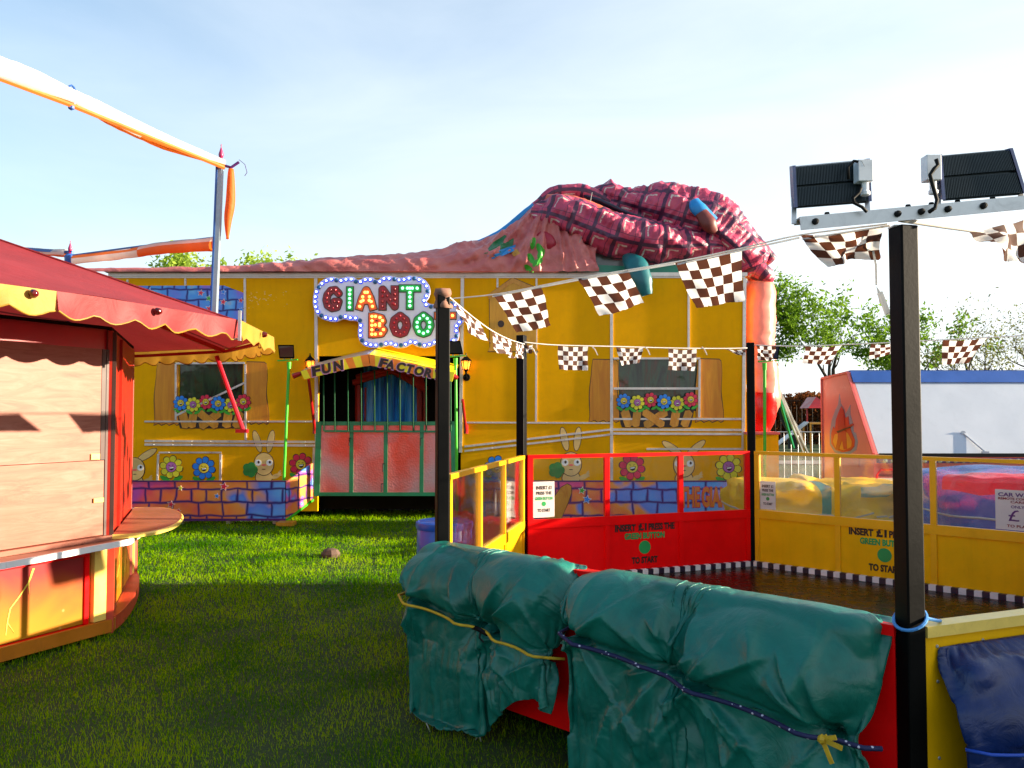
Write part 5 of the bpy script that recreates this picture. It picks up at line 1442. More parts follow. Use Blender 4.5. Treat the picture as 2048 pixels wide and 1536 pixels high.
def screen_side(A, B, mframe, mboard, lab, ztop_=1.265, zmid=.725, lettering=False, pane=None):
    A, e, n, L_ = side(A, B); fr = (A, e, n, Z3)
    g = G(); d = .055; e0, e1 = .045, L_ - .045
    us = [e0 + (e1 - e0) * k / 3 for k in range(4)]
    w = .045
    def r(u0, u1, z0, z1, dd=0.0): g.fbox(fr, u0, u1, -.0 - dd, .035 + dd, z0, z1)
    r(e0, e1, ztop_ - .03, ztop_, .003)
    r(e0, e1, zmid - .075, zmid, .002)
    for k, u in enumerate(us):
        a_ = u - (w / 2 if 0 < k < 3 else (0 if k == 0 else w)); r(a_, a_ + w, .12, zmid - .076); r(a_, a_ + w, zmid + .001, ztop_ - .031)
    sd = g.build('side_panel', mframe, arena, label=lab)
    g = G(); g.fbox(fr, e0 + .002, e1 - .002, .006, .022, .12, zmid - .04); g.build('board', mboard, sd)
    for k in range(3):
        g = G(); u0 = us[k] + w / 2 + .001 + (w / 2 if k == 0 else 0); u1 = us[k + 1] - w / 2 - .001 - (w / 2 if k == 2 else 0)
        g.fbox(fr, u0, u1, .014, .018, zmid + .002, ztop_ - .032); g.build('pane', pane or M['pane'], sd)
    if lettering:
        g = G(); c = (us[1] + us[2]) / 2
        flip = e.cross(Z3).dot(n) < 0
        ex = -e if flip else e
        def line(t, wd, z, h, mi):
            st = c - wd / 2 if not flip else c + wd / 2
            put_text(g, t, A + e * st + Z3 * z + n * .0222, ex, Z3, n, wd, h, .002, mi, offset=.05)
        k_ = 1.0
        sgn = -1 if flip else 1
        def at(t, du, wd, z, h, mi):
            st = c + sgn * (du - wd / 2)
            put_text(g, t, A + e * st + Z3 * z + n * .0222, ex, Z3, n, wd, h, .002, mi, offset=.05)
        at('INSERT', -.19, .205, .582, .062, 0); at('£1', -.022, .085, .582, .082, 0); at('PRESS THE', .172, .265, .584, .06, 0)
        at('GREEN BUTTON', 0, .40, .512, .056, 1); at('TO START', 0, .26, .298, .06, 0)
        cc = A + e * c + Z3 * .438 + n * .0222
        g.prism([cc + (e * math.cos(a) + Z3 * math.sin(a)) * .058 for a in [2 * math.pi * k / 28 for k in range(28)]], n * .002, 1)
        g.build('lettering', [M['txt_dark'], M['txt_green']], sd)
    nk = int(L_ / .055); 
    pr = []
    for k in range(nk + 1):
        u = .03 + (L_ - .06) * k / nk
        pr += [A + e * u + n * a_ + Z3 * z_ for a_, z_ in ((.037, ZFL + .001), (.08, ZFL + .001), (.08, ZFL + .045), (.037, ZFL + .045), (.037, ZFL + .001))]
    g = G(); g.grid(pr, nk + 1, 5, mf=lambda i, j: i % 2); g.build('chequered_kerb', [M['k_w'], M['k_b']], sd)
    return sd, fr, us
sd1, fr1, us1 = screen_side(HA, HB, M['yellow'], M['yellow_bd'], 'sunlit yellow side panel by the blue barrel')
sd2, fr2, us2 = screen_side(HB, HC, M['red'], M['red'], 'red rear side panel', lettering=True)
sd3, fr3, us3 = screen_side(HC, HD, M['yellow'], M['yellow_bd'], 'yellow side panel under the white trailer', lettering=True, pane=M['pane_dusty'])
sd4, fr4, us4 = screen_side(HD, HE, M['red'], M['red'], 'red side panel')
def is_flip(fr): return fr[1].cross(Z3).dot(fr[2]) < 0
def put_notice(sd, fr, u0, z0, w, h, lines, out=False):
    # out: pasted on the outer face, reading outwards
    if out: f2 = (fr[0] + fr[2] * .013, fr[1], -fr[2], fr[3]); notice(sd, f2, u0, z0, w, h, lines, flip=f2[1].cross(Z3).dot(f2[2]) < 0)
    else: notice(sd, fr, u0, z0, w, h, lines, flip=is_flip(fr), t0=.019)
put_notice(sd2, fr2, us2[0] + .05, .74, .195, .30, START)
put_notice(sd3, fr3, us3[0] + .05, .735, .15, .255, START)
put_notice(sd1, fr1, us1[2] + .12, .78, .19, .30, START, out=True)
CARW = [('CAR WARS', .86, .88, .10, 2, .03), ('REMOTE CONTROL', .86, .78, .06, 3, .03), ('CARS', .32, .70, .06, 3, .03), ('ONLY', .3, .58, .07, 2, .02), ('£1', .42, .36, .28, 2, .0), ('TO PLAY', .5, .1, .07, 3, .03)]
put_notice(sd3, fr3, us3[2] + .44, .735, .30, .30, CARW)
# low front walls
def low_side(A, B, mboard, mrail, lab):
    A, e, n, L_ = side(A, B); fr = (A, e, n, Z3)
    g = G(); g.fbox(fr, .045, L_ - .045, -.02, .0, .11, .835); bd = g.build('front_panel', mboard, arena, label=lab)
    g = G(); g.fbox(fr, .042, L_ - .042, -.035, .035, .837, .875); g.build('top_rail', mrail, bd)
    g = G()
    for i in range(int(L_ / .22)):
        for z in (.17, .42, .68, .8):
            c = A + e * (.1 + .22 * i) - n * .021 + Z3 * z; g.lathe([(.007, 0), (.005, .003)], c, 6, axis=-n)
    g.build('rivets', M['silver'], bd)
    for u in (L_ * .45, L_ * .02 + .1):
        g = G(); g.bar(A + e * u - n * .1, A + e * u + n * .04 + Z3 * .12, .05, .04); g.build('levelling_leg', M['black_matt'], bd)
    return fr, L_
frAF, LAF = low_side(HA, HF, M['red'], M['red'], 'red front panel under the green covers')
frFE, LFE = low_side(HF, HE, M['yellow_bd'], M['cream'], 'yellow front panel with cream top rail')
# corner posts
for nm, p, zt_ in (('A', HA, 2.28), ('B', HB, 2.27), ('C', HC, 2.28), ('D', HD, 2.28), ('E', HE, 2.28), ('F', HF, 2.26)):
    ang = math.atan2(p.y - HCEN.y, p.x - HCEN.x)
    if nm == 'F': ang += .42
    if nm == 'B': ang += .30
    e = Vector((math.cos(ang), math.sin(ang), 0)); n = Vector((-e.y, e.x, 0))
    g = G(); h = .035
    g.fbox((p, e, n, Z3), -h, h, -h, h, .0, zt_); po = g.build('post', M['black'], arena)
    bv = po.modifiers.new('edge', 'BEVEL'); bv.width = .006; bv.segments = 2
    g = G(); g.fbox((p, e, n, Z3), -.07, .07, -.07, .07, -.01, .012); g.build('base_plate', M['black_matt'], po)
# rag and tape on the near left post
g = G(); rr = random.Random(2)
pts = []
for i in range(9):
    for k in range(13):
        th = 2 * math.pi * (k % 12) / 12; z = 2.20 + .11 * i / 8
        r = (.036 + .022 * mnoise.noise(Vector((th * 1.3, z * 22, 2)))) * (1.15 + .25 * math.sin(i * 1.3) * .6)
        pts.append(HA + Vector((r * math.cos(th) * 1.05, r * math.sin(th), z)))
g.grid(pts, 9, 13); g.build('tied_rag', paint('dirty_rag', (.25, .12, .08), .8, var=.6, dirt=.6, scale=14), arena, smooth='all')
g = G(); g.tube([HF + Vector((-.052 * math.cos(a), -.052 * math.sin(a), .90 - .06 * math.sin(a + .8) * .5)) for a in [2 * math.pi * k / 20 for k in range(21)]], .006, 6); g.tube([HF + Vector((.06, .0, .9)), HF + Vector((.11, .03, .885)), HF + Vector((.13, .05, .88))], .006, 6)
g.build('tie_cord', paint('blue_cord', (.06, .25, .6), .5), arena)
# lamp crossbar on the near post
YL = 2.88
p, q = P(1592, 452, YL), P(2042, 410, YL - .03)
bar = G(); d = (q - p).normalized(); up = d.cross(Y3).normalized(); up = up if up.z > 0 else -up
frb = (p, d, Y3, up); Lb_ = (q - p).length
bar.fbox(frb, 0, Lb_, -.045, -.04, -.024, .022); bar.fbox(frb, 0, Lb_, -.0395, .02, .0175, .022)
m_ = P(1800, 440, YL); bar.box(m_.x - .03, m_.x + .03, YL - .02, YL + .03, HF.z + 2.262, m_.z - .026)
cb = bar.build('lamp_crossbar', M['silver'], arena)
g = G()
for u in (.05, .33, .41, .5, .62): g.lathe([(.012, 0), (.01, -.012), (.004, -.014)], p + d * u + Y3 * -.045, 8, axis=Y3); g.lathe([(.012, .0), (.008, .016)], p + d * (u + .06) + up * .022 , 8)
g.build('bolt', M['black_matt'], cb)
# floodlights ---------------------------------------------------------
M['lamp_shell'] = paint('dark_finned_housing', (.02, .035, .045), .38, var=.2, dirt=.3, metal=.4)
M['lamp_end'] = paint('lamp_end_cap', (.08, .10, .22), .4)
M['jbox'] = paint('white_junction_box', (.75, .75, .78), .4, dirt=.4)
def flood(c4, jb, lab, boxside, Y, brk):
    tl_, tr_q, br_, bl_ = [P(a, b_, Y) for a, b_ in c4]
    c = (tl_ + tr_q + br_ + bl_) / 4
    t = thing('floodlight', c, lab, 'floodlight', 'twin floodlights on the arena post')
    back = Vector((.026 + .02 * (c.x > 1.3), .09, .03))
    g = G(); g.hexa([bl_, br_, br_ + back, bl_ + back, tl_, tr_q, tr_q + back, tl_ + back]); hs = g.build('housing', M['lamp_shell'], t)
    g = G(); nf = 46
    ex = (tr_q - tl_)
    for half in (0, 1):
        for i in range(nf):
            s = (i + .5) / nf
            a0, a1 = (.04, .47) if half == 0 else (.53, .97)
            top_ = tl_.lerp(tr_q, s); bot = bl_.lerp(br_, s)
            lean_ = ex * .0
            A_ = top_.lerp(bot, a0) + lean_; B_ = top_.lerp(bot, a1) + lean_
            g.bar(A_ - Y3 * .008, B_ - Y3 * .008, .0028, .0158, up=Y3)
    g.build('cooling_fins', M['lamp_shell'], hs)
    w = ex.normalized() * .006
    g = G(); g.hexa([bl_ - w * 2 - Y3 * .02, bl_ - w * .2 - Y3 * .02, bl_ - w * .2 + back, bl_ - w * 2 + back, tl_ - w * 2 - Y3 * .02, tl_ - w * .2 - Y3 * .02, tl_ - w * .2 + back, tl_ - w * 2 + back])
    g.build('end_cap', M['lamp_end'], t); g = G()
    g.hexa([br_ + w * .2 - Y3 * .02, br_ + w * 2 - Y3 * .02, br_ + w * 2 + back, br_ + w * .2 + back, tr_q + w * .2 - Y3 * .02, tr_q + w * 2 - Y3 * .02, tr_q + w * 2 + back, tr_q + w * .2 + back])
    g.build('end_cap', M['lamp_end'], t)
    g = G(); ins = .94
    f = [c + (p_ - c) * ins + back + Vector((0, .001, 0)) for p_ in (bl_, br_, tr_q, tl_)]
    g.prism(f, (0, .006, 0)); g.build('front_glass', paint('lamp_front_glass', (.5, .52, .55), .1, dirt=0), t)
    g = G()
    for a_, b_ in brk:
        g.bar(P(*a_, Y + .03), P(*b_, Y + .0), .016, .005, up=Y3)
    g.build('bracket', M['silver'], t)
    a, b_ = P(jb[0], jb[3], Y), P(jb[1], jb[2], Y)
    jy0 = -.055 if boxside == 'r' else -.02
    g = G(); g.box(a.x, b_.x, Y + jy0 - .01, Y + jy0 + .035, a.z, b_.z); xx = (a.x * .4 + b_.x * .6)
    g.lathe([(.012, 0), (.012, -.03), (.016, -.032), (.016, -.045), (.008, -.047)], (xx, Y + jy0 + .01, a.z), 10)
    j = g.build('junction_box', M['jbox'], t); bvm = j.modifiers.new('edge', 'BEVEL'); bvm.width = .006; bvm.segments = 2
    return t
YLT = 2.86
t1 = flood([(1588, 334), (1728, 321), (1732, 406), (1592, 417)], (1702, 1730, 330, 372), 'dark finned floodlight on the left end of the crossbar', 'r', YLT,
           [((1588, 395), (1588, 448)), ((1588, 446), (1735, 438)), ((1733, 380), (1736, 437))])
g = G()
Yc = YLT - .06
g.tube([P(1697, 358, Yc), P(1696, 335, Yc), P(1708, 322, Yc), P(1722, 324, Yc), P(1727, 334, Yc)], .0055, 6)
g.tube([P(1722, 375, Yc), P(1718, 385, Yc), P(1706, 396, Yc), P(1708, 406, Yc), P(1724, 414, Yc), P(1734, 424, Yc)], .006, 6)
g.build('cable', M['black_matt'], t1, smooth='all')
t2 = flood([(1879, 312), (2012, 300), (2040, 390), (1886, 402)], (1846, 1874, 314, 364), 'dark finned floodlight on the right end of the crossbar', 'l', YLT - .02,
           [((1876, 350), (1877, 424)), ((2036, 360), (2042, 392)), ((2042, 391), (2038, 412)), ((1877, 424), (2036, 412))])
g = G(); Yc = YLT - .08
g.tube([P(1872, 318, Yc), P(1876, 330, Yc), P(1868, 338, Yc), P(1860, 350, Yc), P(1866, 372, Yc), P(1874, 400, Yc), P(1870, 416, Yc), P(1858, 424, Yc)], .007, 6); g.build('cable', M['black_matt'], t2, smooth='all')

# ================================================================== bunting
M['fl_dark'] = paint('brown_flag_cloth', (.085, .028, .014), .8, var=.25, dirt=.1, transl=.4, scale=8)
M['fl_white'] = paint('white_flag_cloth', (.80, .77, .74), .8, var=.05, dirt=.12, transl=.45, scale=8)
M['cord'] = paint('white_bunting_tape', (.82, .80, .77), .7, dirt=.15, transl=.3)
def flag(parent, tl_, tr_q, br_, bl_, nc=5, nr=4, seed=0.0, amp=.02, phase=0.0):
    s = 5; nu, nv = nc * s + 1, nr * s + 1
    ex = (tr_q - tl_); ey = (bl_ - tl_); n = ex.cross(ey)
    n = n.normalized() if n.length > 1e-6 else Vector((0, 1, 0))
    pts = []
    for i in range(nu):
        u = i / (nu - 1)
        for j in range(nv):
            v = j / (nv - 1)
            p = tl_.lerp(tr_q, u).lerp(bl_.lerp(br_, u), v)
            w = amp * (v ** .7) * (math.sin(u * 7 + v * 3 + seed) + .5 * math.sin(u * 13 - v * 5 + seed * 2)) + .4 * amp * mnoise.noise(Vector((u * 5, v * 5, seed)))
            if v > .97: w += .003 * math.sin(u * 120 + seed)
            edge = .004 * mnoise.noise(Vector((u * 40, seed, v * 40))) if v > .97 or u in (0, 1) else 0
            pts.append(p + n * w + Vector((0, 0, edge - .012 * math.sin(math.pi * u) * (1 - v))))
    g = G(); g.grid(pts, nu, nv, mf=lambda i, j: (i // s + j // s) % 2)
    return g.build('flag', [M['fl_dark'], M['fl_white']], parent, smooth='all', fixn=False)
def string(lab, pts, r=.006):
    c = sum((Vector(p) for p in pts), Vector()) / len(pts)
    t = thing('bunting', c, lab, 'bunting', 'chequered flag bunting round the arena')
    g = G(); g.tube(cr([tuple(p) for p in pts], 8), r, 5); g.build('cord', M['cord'], t, smooth='all'); return t
# near string F -> A
def YFA(px):   # depth on the string between the tops of posts F and A
    k = (px - 1024) / F
    t = (k * HA.y - HA.x) / ((HF.x - HA.x) - k * (HF.y - HA.y)); return HA.y + (HF.y - HA.y) * t
def PF(px, py): return P(px, py, YFA(px))
s1 = string('bunting of big brown chequered flags between the near post and left front post', [PF(1775, 448), PF(1600, 470), PF(1480, 497), PF(1350, 524), PF(1160, 556), PF(1000, 587), PF(905, 597)], .0035)
g = G()
for a, b_ in (((1780, 447), (1605, 474)), ((1600, 471), (1355, 525)), ((1350, 524), (1160, 556)), ((1160, 556), (985, 590))):
    p, q = PF(*a), PF(*b_); g.bar(p - Z3 * .008, q - Z3 * .008, .0025, .007)
g.build('tape', M['cord'], s1)
flag(s1, PF(986, 590), PF(1082, 573), PF(1105, 651), PF(1036, 666), 5, 5, 1.0, .012)
flag(s1, PF(1154, 556), PF(1256, 541), PF(1291, 606), PF(1204, 632), 5, 4, 2.0, .016)
flag(s1, PF(1350, 525), PF(1484, 500), PF(1488, 602), PF(1392, 616), 6, 5, 3.3, .012)
flag(s1, PF(1600, 470), PF(1768, 452), PF(1755, 515), PF(1650, 532), 6, 4, 4.0, .035)
g = G(); g.tube([PF(1737, 470), PF(1746, 500), PF(1752, 530), PF(1753, 570)], .004, 5); a = PF(1753, 572); g.prism([a, a + Vector((.02, 0, -.03)), a + Vector((.035, 0, -.075)), a + Vector((.01, 0, -.06))], (0, .002, 0)); g.tube([PF(1760, 585), PF(1768, 605), PF(1776, 628)], .011, 5); g.build('hanging_tape', M['cord'], s1)
s2 = string('bunting leaving the near post to the right with one rippling chequered flag', [P(1800, 440, 2.84), P(1880, 452, 2.95), P(1950, 462, 3.05), P(2060, 480, 3.25), P(2400, 520, 3.75)], .009)
flag(s2, P(1936, 462, 3.03), P(2070, 430, 3.2), P(2090, 535, 3.15), P(1990, 500, 3.0), 6, 4, 1.5, .03)
# post A -> post B, twisted edge-on strips
def ppB(px, py, t): return P(px, py, HA.y + (HB.y - HA.y) * t)
s3 = string('twisted chequered bunting drooping between the left front post and the post behind it', [HA.lerp(HB, t) + Vector((.03, 0, 2.27 - .075 * t - .05 * math.sin(math.pi * t))) for t in (.01, .12, .25, .4, .55, .7, .85, .99)], .004)
def hang(t0, t1, drop, lean, sd, seed):
    a = HA.lerp(HB, t0); b_ = HA.lerp(HB, t1)
    def zs(t): return 2.265 - .075 * t - .05 * math.sin(math.pi * t)
    a.z, b_.z = zs(t0), zs(t1); a.x += .03; b_.x += .03
    o = Vector((lean, .10, -drop))
    flag(s3, a, b_, b_ + o + Vector((0, .05, 0)), a + o * 1.05, 6, 4, seed, sd)
hang(.06, .32, .125, .05, .02, 2.0)
hang(.46, .74, .13, .04, .02, 5.0)
hang(.82, .96, .11, .0, .015, 3.0)
# B -> C
def YBC(px): k = (px - 1024) / F; t = (k * HB.y - HB.x) / ((HC.x - HB.x) - k * (HC.y - HB.y)); return HB.y + (HC.y - HB.y) * t - .04
def PB(px, py): return P(px, py, YBC(px))
s4 = string('straight bunting of small chequered flags above the red arena panel', [PB(1046, 684), PB(1110, 690), PB(1230, 693), PB(1340, 696), PB(1440, 697), PB(1494, 696)], .005)
flag(s4, PB(1116, 691), PB(1176, 692), PB(1174, 741), PB(1117, 739), 6, 5, 1.2, .012)
flag(s4, PB(1232, 694), PB(1287, 695), PB(1278, 726), PB(1242, 731), 6, 4, 2.2, .014)
flag(s4, PB(1337, 697), PB(1393, 698), PB(1390, 742), PB(1336, 740), 6, 5, 3.2, .012)
flag(s4, PB(1448, 697), PB(1492, 698), PB(1490, 712), PB(1474, 709), 5, 2, 4.2, .012)
g = G()
for x in (1062, 1185, 1290, 1404): a = PB(x, 694); g.tube([a, a + Vector((.02, -.01, -.02)), a + Vector((.045, 0, -.07))], .006, 4)
g.build('frayed_ends', M['fl_white'], s4)
flag(s4, PB(1050, 688), PB(1066, 689), PB(1062, 708), PB(1052, 704), 2, 2, 1.2, .01)
# C -> D
def YCD(px): k = (px - 1024) / F; t = (k * HC.y - HC.x) / ((HD.x - HC.x) - k * (HD.y - HC.y)); return HC.y + (HD.y - HC.y) * t + .04
def PC(px, py): return P(px, py, YCD(px))
s5 = string('bunting of chequered flags against the trees above the right yellow panel', [PC(1506, 690), PC(1600, 692), PC(1740, 687), PC(1880, 680), PC(1975, 675), PC(2110, 668)], .005)
flag(s5, PC(1512, 690), PC(1551, 691), PC(1548, 722), PC(1518, 720), 5, 4, 1.0, .03)
flag(s5, PC(1611, 693), PC(1683, 691), PC(1660, 729), PC(1606, 727), 6, 4, 2.0, .015)
flag(s5, PC(1742, 688), PC(1790, 686), PC(1792, 706), PC(1738, 719), 5, 4, 3.0, .012)
flag(s5, PC(1885, 680), PC(1974, 676), PC(1936, 726), PC(1884, 730), 6, 4, 4.0, .014)

s6 = string('chequered bunting along the far right side of the arena', [HD.lerp(HE, t) + Vector((0, 0, 2.2 - .2 * math.sin(math.pi * t))) for t in (0, .2, .4, .6, .8, 1)], .005)
for t in (.12, .42, .7):
    a, b_ = HD.lerp(HE, t) + Vector((0, 0, 2.08)), HD.lerp(HE, t + .16) + Vector((0, 0, 2.07)); flag(s6, a, b_, b_ + Vector((-.06, .05, -.3)), a + Vector((-.06, .05, -.3)), 6, 5, t * 9, .02)
# ================================================================== covers (cloth draped at build time)
def relax_cloth(x, rest_u, rest_v, collide, steps=220, g_=-7.0, dt=1 / 60., iters=8, pin=None, seed=0, vscale=None):
    v = np.zeros_like(x); nu, nv = x.shape[:2]; S = slice
    r = np.random.default_rng(seed)
    # baggy sheet: rest lengths vary in broad patches so it keeps folds and creases
    ii, jj = np.meshgrid(np.linspace(0, 1, nu), np.linspace(0, 1, nv), indexing='ij')
    bag = np.zeros((nu, nv))
    for k in range(26):
        a, b_ = r.uniform(4, 22, 2); th = r.uniform(0, 6.28)
        bag += np.sin(a * ii * math.cos(th) * 2 + b_ * jj * math.sin(th) * 2 + r.uniform(0, 6.28)) / (1 + .1 * a)
    bag = 1 + .075 * bag / bag.std()
    bag = np.clip(bag, .86, 1.22)[..., None]
    if vscale is not None:
        jj_ = np.clip((np.arange(nv) / nv - .35) / .1, 0, 1)[None, :, None]
        bag_v = bag * (1 - jj_ + jj_ * vscale[:, None, None])
        rest_vj = bag_v
    else: bag_v = bag
    ru, rv, rd = rest_u * bag, rest_v * bag_v, math.hypot(rest_u, rest_v) * bag
    def tether(a, b_, rest):
        d = x[b_] - x[a]; l = np.linalg.norm(d, axis=-1, keepdims=True) + 1e-9
        c = d * (np.maximum(l - rest, 0) / l) * .5
        x[a] += c; x[b_] -= c
    def con(a, b_, rest, k=1.0):
        d = x[b_] - x[a]; l = np.linalg.norm(d, axis=-1, keepdims=True) + 1e-9
        c = d * ((l - rest) / l) * .5 * k
        x[a] += c; x[b_] -= c
    for st in range(steps):
        old = x.copy()
        v[..., 2] += g_ * dt
        v *= .96
        x += v * dt
        for it in range(iters):
            for s_ in (16, 8, 4, 2):
                for o in (0, s_):
                    ia = np.arange(o, nv - s_, 2 * s_); tether((S(None), ia), (S(None), ia + s_), s_ * rest_v * 1.02 * (1 if vscale is None else np.maximum(vscale[:, None, None], .0) * 1.06 + (1 - vscale[:, None, None]) * .0 + np.clip(1.02 - (ia / nv)[None, :, None] * 2.4, 0, 1) * (1 - vscale[:, None, None])))
                    ia = np.arange(o, nu - s_, 2 * s_); tether((ia,), (ia + s_,), s_ * rest_u * 1.02)
                if pin is not None: x[pin[0]] = pin[1]
            for o in (0, 1):
                a = (S(o, nu - 1, 2), S(None)); con(a, (S(o + 1, nu, 2), S(None)), ru[a])
                a = (S(None), S(o, nv - 1, 2)); con(a, (S(None), S(o + 1, nv, 2)), rv[a])
                a = (S(o, nu - 1, 2), S(0, nv - 1)); con(a, (S(o + 1, nu, 2), S(1, nv)), rd[a], .35)
                a = (S(o, nu - 1, 2), S(1, nv)); con(a, (S(o + 1, nu, 2), S(0, nv - 1)), rd[a], .35)
            if pin is not None: x[pin[0]] = pin[1]
            if it % 3 == 0:
                for o in (0, 1, 2, 3):
                    ia = np.arange(o, nu - 2, 4); con((ia,), (ia + 2,), 2 * ru[ia], .10)
                    ia = np.arange(o, nv - 2, 4); con((S(None), ia), (S(None), ia + 2), 2 * rv[:, ia], .10)
            collide(x, st)
        v = (x - old) / dt
    return x
def rbox_push(x, c, h, r):
    """push points out of a rounded box centre c half size h radius r"""
    q = x - c; a = np.abs(q) - (h - r)
    out = np.maximum(a, 0); lo = np.linalg.norm(out, axis=-1)
    sd = lo + np.minimum(a.max(-1), 0) - r
    m = sd < 0
    if not m.any(): return
    qm, am = q[m], a[m]; om = np.maximum(am, 0); lm = np.linalg.norm(om, axis=-1, keepdims=True)
    nrm = np.where(lm > 1e-6, om / (lm + 1e-9), (am == am.max(-1, keepdims=True)).astype(float)) * np.sign(qm + 1e-9)
    x[m] -= nrm * sd[m][:, None]
def sph_push(x, c, r):
    q = (x - c) * np.array([.5, 1, 1]); l = np.linalg.norm(q, axis=-1); m = l < r
    if m.any(): x[m] += q[m] * np.array([.5, 1, 1]) / (l[m][:, None] + 1e-9) * (r - l[m])[:, None]
def drape(fr, u0, u1, depth, ztop_, front, back, sidew, lumps, rope_z, seed, nu=92, nv=100, slope=0.0, pinwz=(-.045, .885), tucks=(), vscale=None, squeeze=1.0):
    """local axes: u along the rail, w outwards, z up"""
    r = np.random.default_rng(seed)
    Lu = (u1 - u0) + 2 * sidew; Lv = back + depth + front; uc = (u0 + u1) / 2
    U = np.linspace(u0 - sidew, u1 + sidew, nu); Vv = np.linspace(-back, depth + front, nv)
    x = np.zeros((nu, nv, 3)); x[..., 0] = U[:, None]; x[..., 1] = Vv[None, :]; x[..., 2] = ztop_ + .06
    x += r.normal(0, .005, x.shape)
    for j in range(nv):
        if Vv[j] > depth: x[:, j, 1] = depth + (Vv[j] - depth) * .35; x[:, j, 2] = ztop_ + .05 - (Vv[j] - depth) * .93
    c1 = np.array([uc, .07, (ztop_ - .03 + .5) / 2]); h1 = np.array([(u1 - u0) / 2 - .02, .09, (ztop_ - .03 - .5) / 2])
    c2 = np.array([uc, .05, .35]); h2 = np.array([(u1 - u0) / 2 - .08, .09, .25])
    c0 = np.array([uc, -.01, .45]); h0 = np.array([3.0, .03, .425])
    def col(x, st):
        sh = slope * (x[..., 0] - uc)
        x[..., 2] += sh
        rbox_push(x, c1, h1, .06)
        for (cu, cw, cz, rr) in lumps: sph_push(x, np.array([cu, cw, cz]), rr)
        x[..., 2] -= sh
        rbox_push(x, c0, h0, .012)
        np.maximum(x[..., 2], .03, out=x[..., 2])
        if st > 60:
            t = min(1, (st - 60) / 60)
            zr = rope_z[0] + (rope_z[1] - rope_z[0]) * (x[..., 0] - u0) / (u1 - u0)
            m = (np.abs(x[..., 2] - zr) < .02) & (x[..., 1] > .03)
            lim = np.full(x.shape[:2], depth - t * .03)
            for uk, dw in tucks: lim = np.minimum(lim, depth - t * dw * np.exp(-((x[..., 0] - uk) / .07) ** 2))
            k = m & (x[..., 1] > lim); x[..., 1][k] = lim[k]
            sq = .01 - .06 * t * squeeze
            k = m & (x[..., 0] < u0 - sq); x[..., 0][k] = u0 - sq
            k = m & (x[..., 0] > u1 + sq); x[..., 0][k] = u1 + sq
    pm = (slice(None), 0); pos = x[:, 0].copy()
    pos[:, 0] = uc + (pos[:, 0] - uc) * ((u1 - u0 - .02) / Lu)
    pos[:, 1] = pinwz[0]; pos[:, 2] = pinwz[1]
    return relax_cloth(x, Lu / (nu - 1) * 1.10, Lv / (nv - 1) * 1.05, col, steps=210, pin=(pm, pos), seed=seed, vscale=None if vscale is None else np.array([vscale(u) for u in U]))
def tarp_mat(name, c0, c1, rough=.36):
    m, nt, b, out = new_mat(name)
    co = objco(nt); n1 = noise_node(nt, 2.2, 6, .65, .8, co); n2 = noise_node(nt, 18, 6, .7, .5, co)
    c = ramp(nt, n1.outputs['Fac'], [(.3, c0), (.7, c1)]).outputs['Color']
    f = ramp(nt, n2.outputs['Fac'], [(.55, (0, 0, 0)), (.8, (.3, .3, .3))]).outputs['Color']; c = mixc(nt, f, c, tuple(x * .3 + .01 for x in c0))
    n4 = noise_node(nt, 3.7, 9, .8, 2.5, co); f = ramp(nt, n4.outputs['Fac'], [(.70, (0, 0, 0)), (.73, (.2, .2, .2))]).outputs['Color']; c = mixc(nt, f, c, (.16, .24, .2))
    nt.links.new(c, b.inputs['Base Color'])
    r_ = ramp(nt, n1.outputs['Fac'], [(.3, (rough * .8,) * 3), (.7, (rough * 1.4,) * 3)]).outputs['Color']; nt.links.new(r_, b.inputs['Roughness'])
    n3 = noise_node(nt, 7, 5, .6, 2.0, co); b.inputs['Specular IOR Level'].default_value = .45; bump(nt, b, n3.outputs['Fac'], .3, .02)
    return m
M['tarp_g'] = tarp_mat('green_pvc_tarpaulin', (.002, .08, .058), (.005, .185, .14))
M['tarp_b'] = tarp_mat('navy_blue_tarpaulin', (.002, .009, .055), (.006, .024, .13), .3)
def to_world(fr, x):
    A, e, n, up = fr
    o = -n
    return [A + e * float(a) + o * float(b_) + up * float(c) for a, b_, c in x.reshape(-1, 3)]
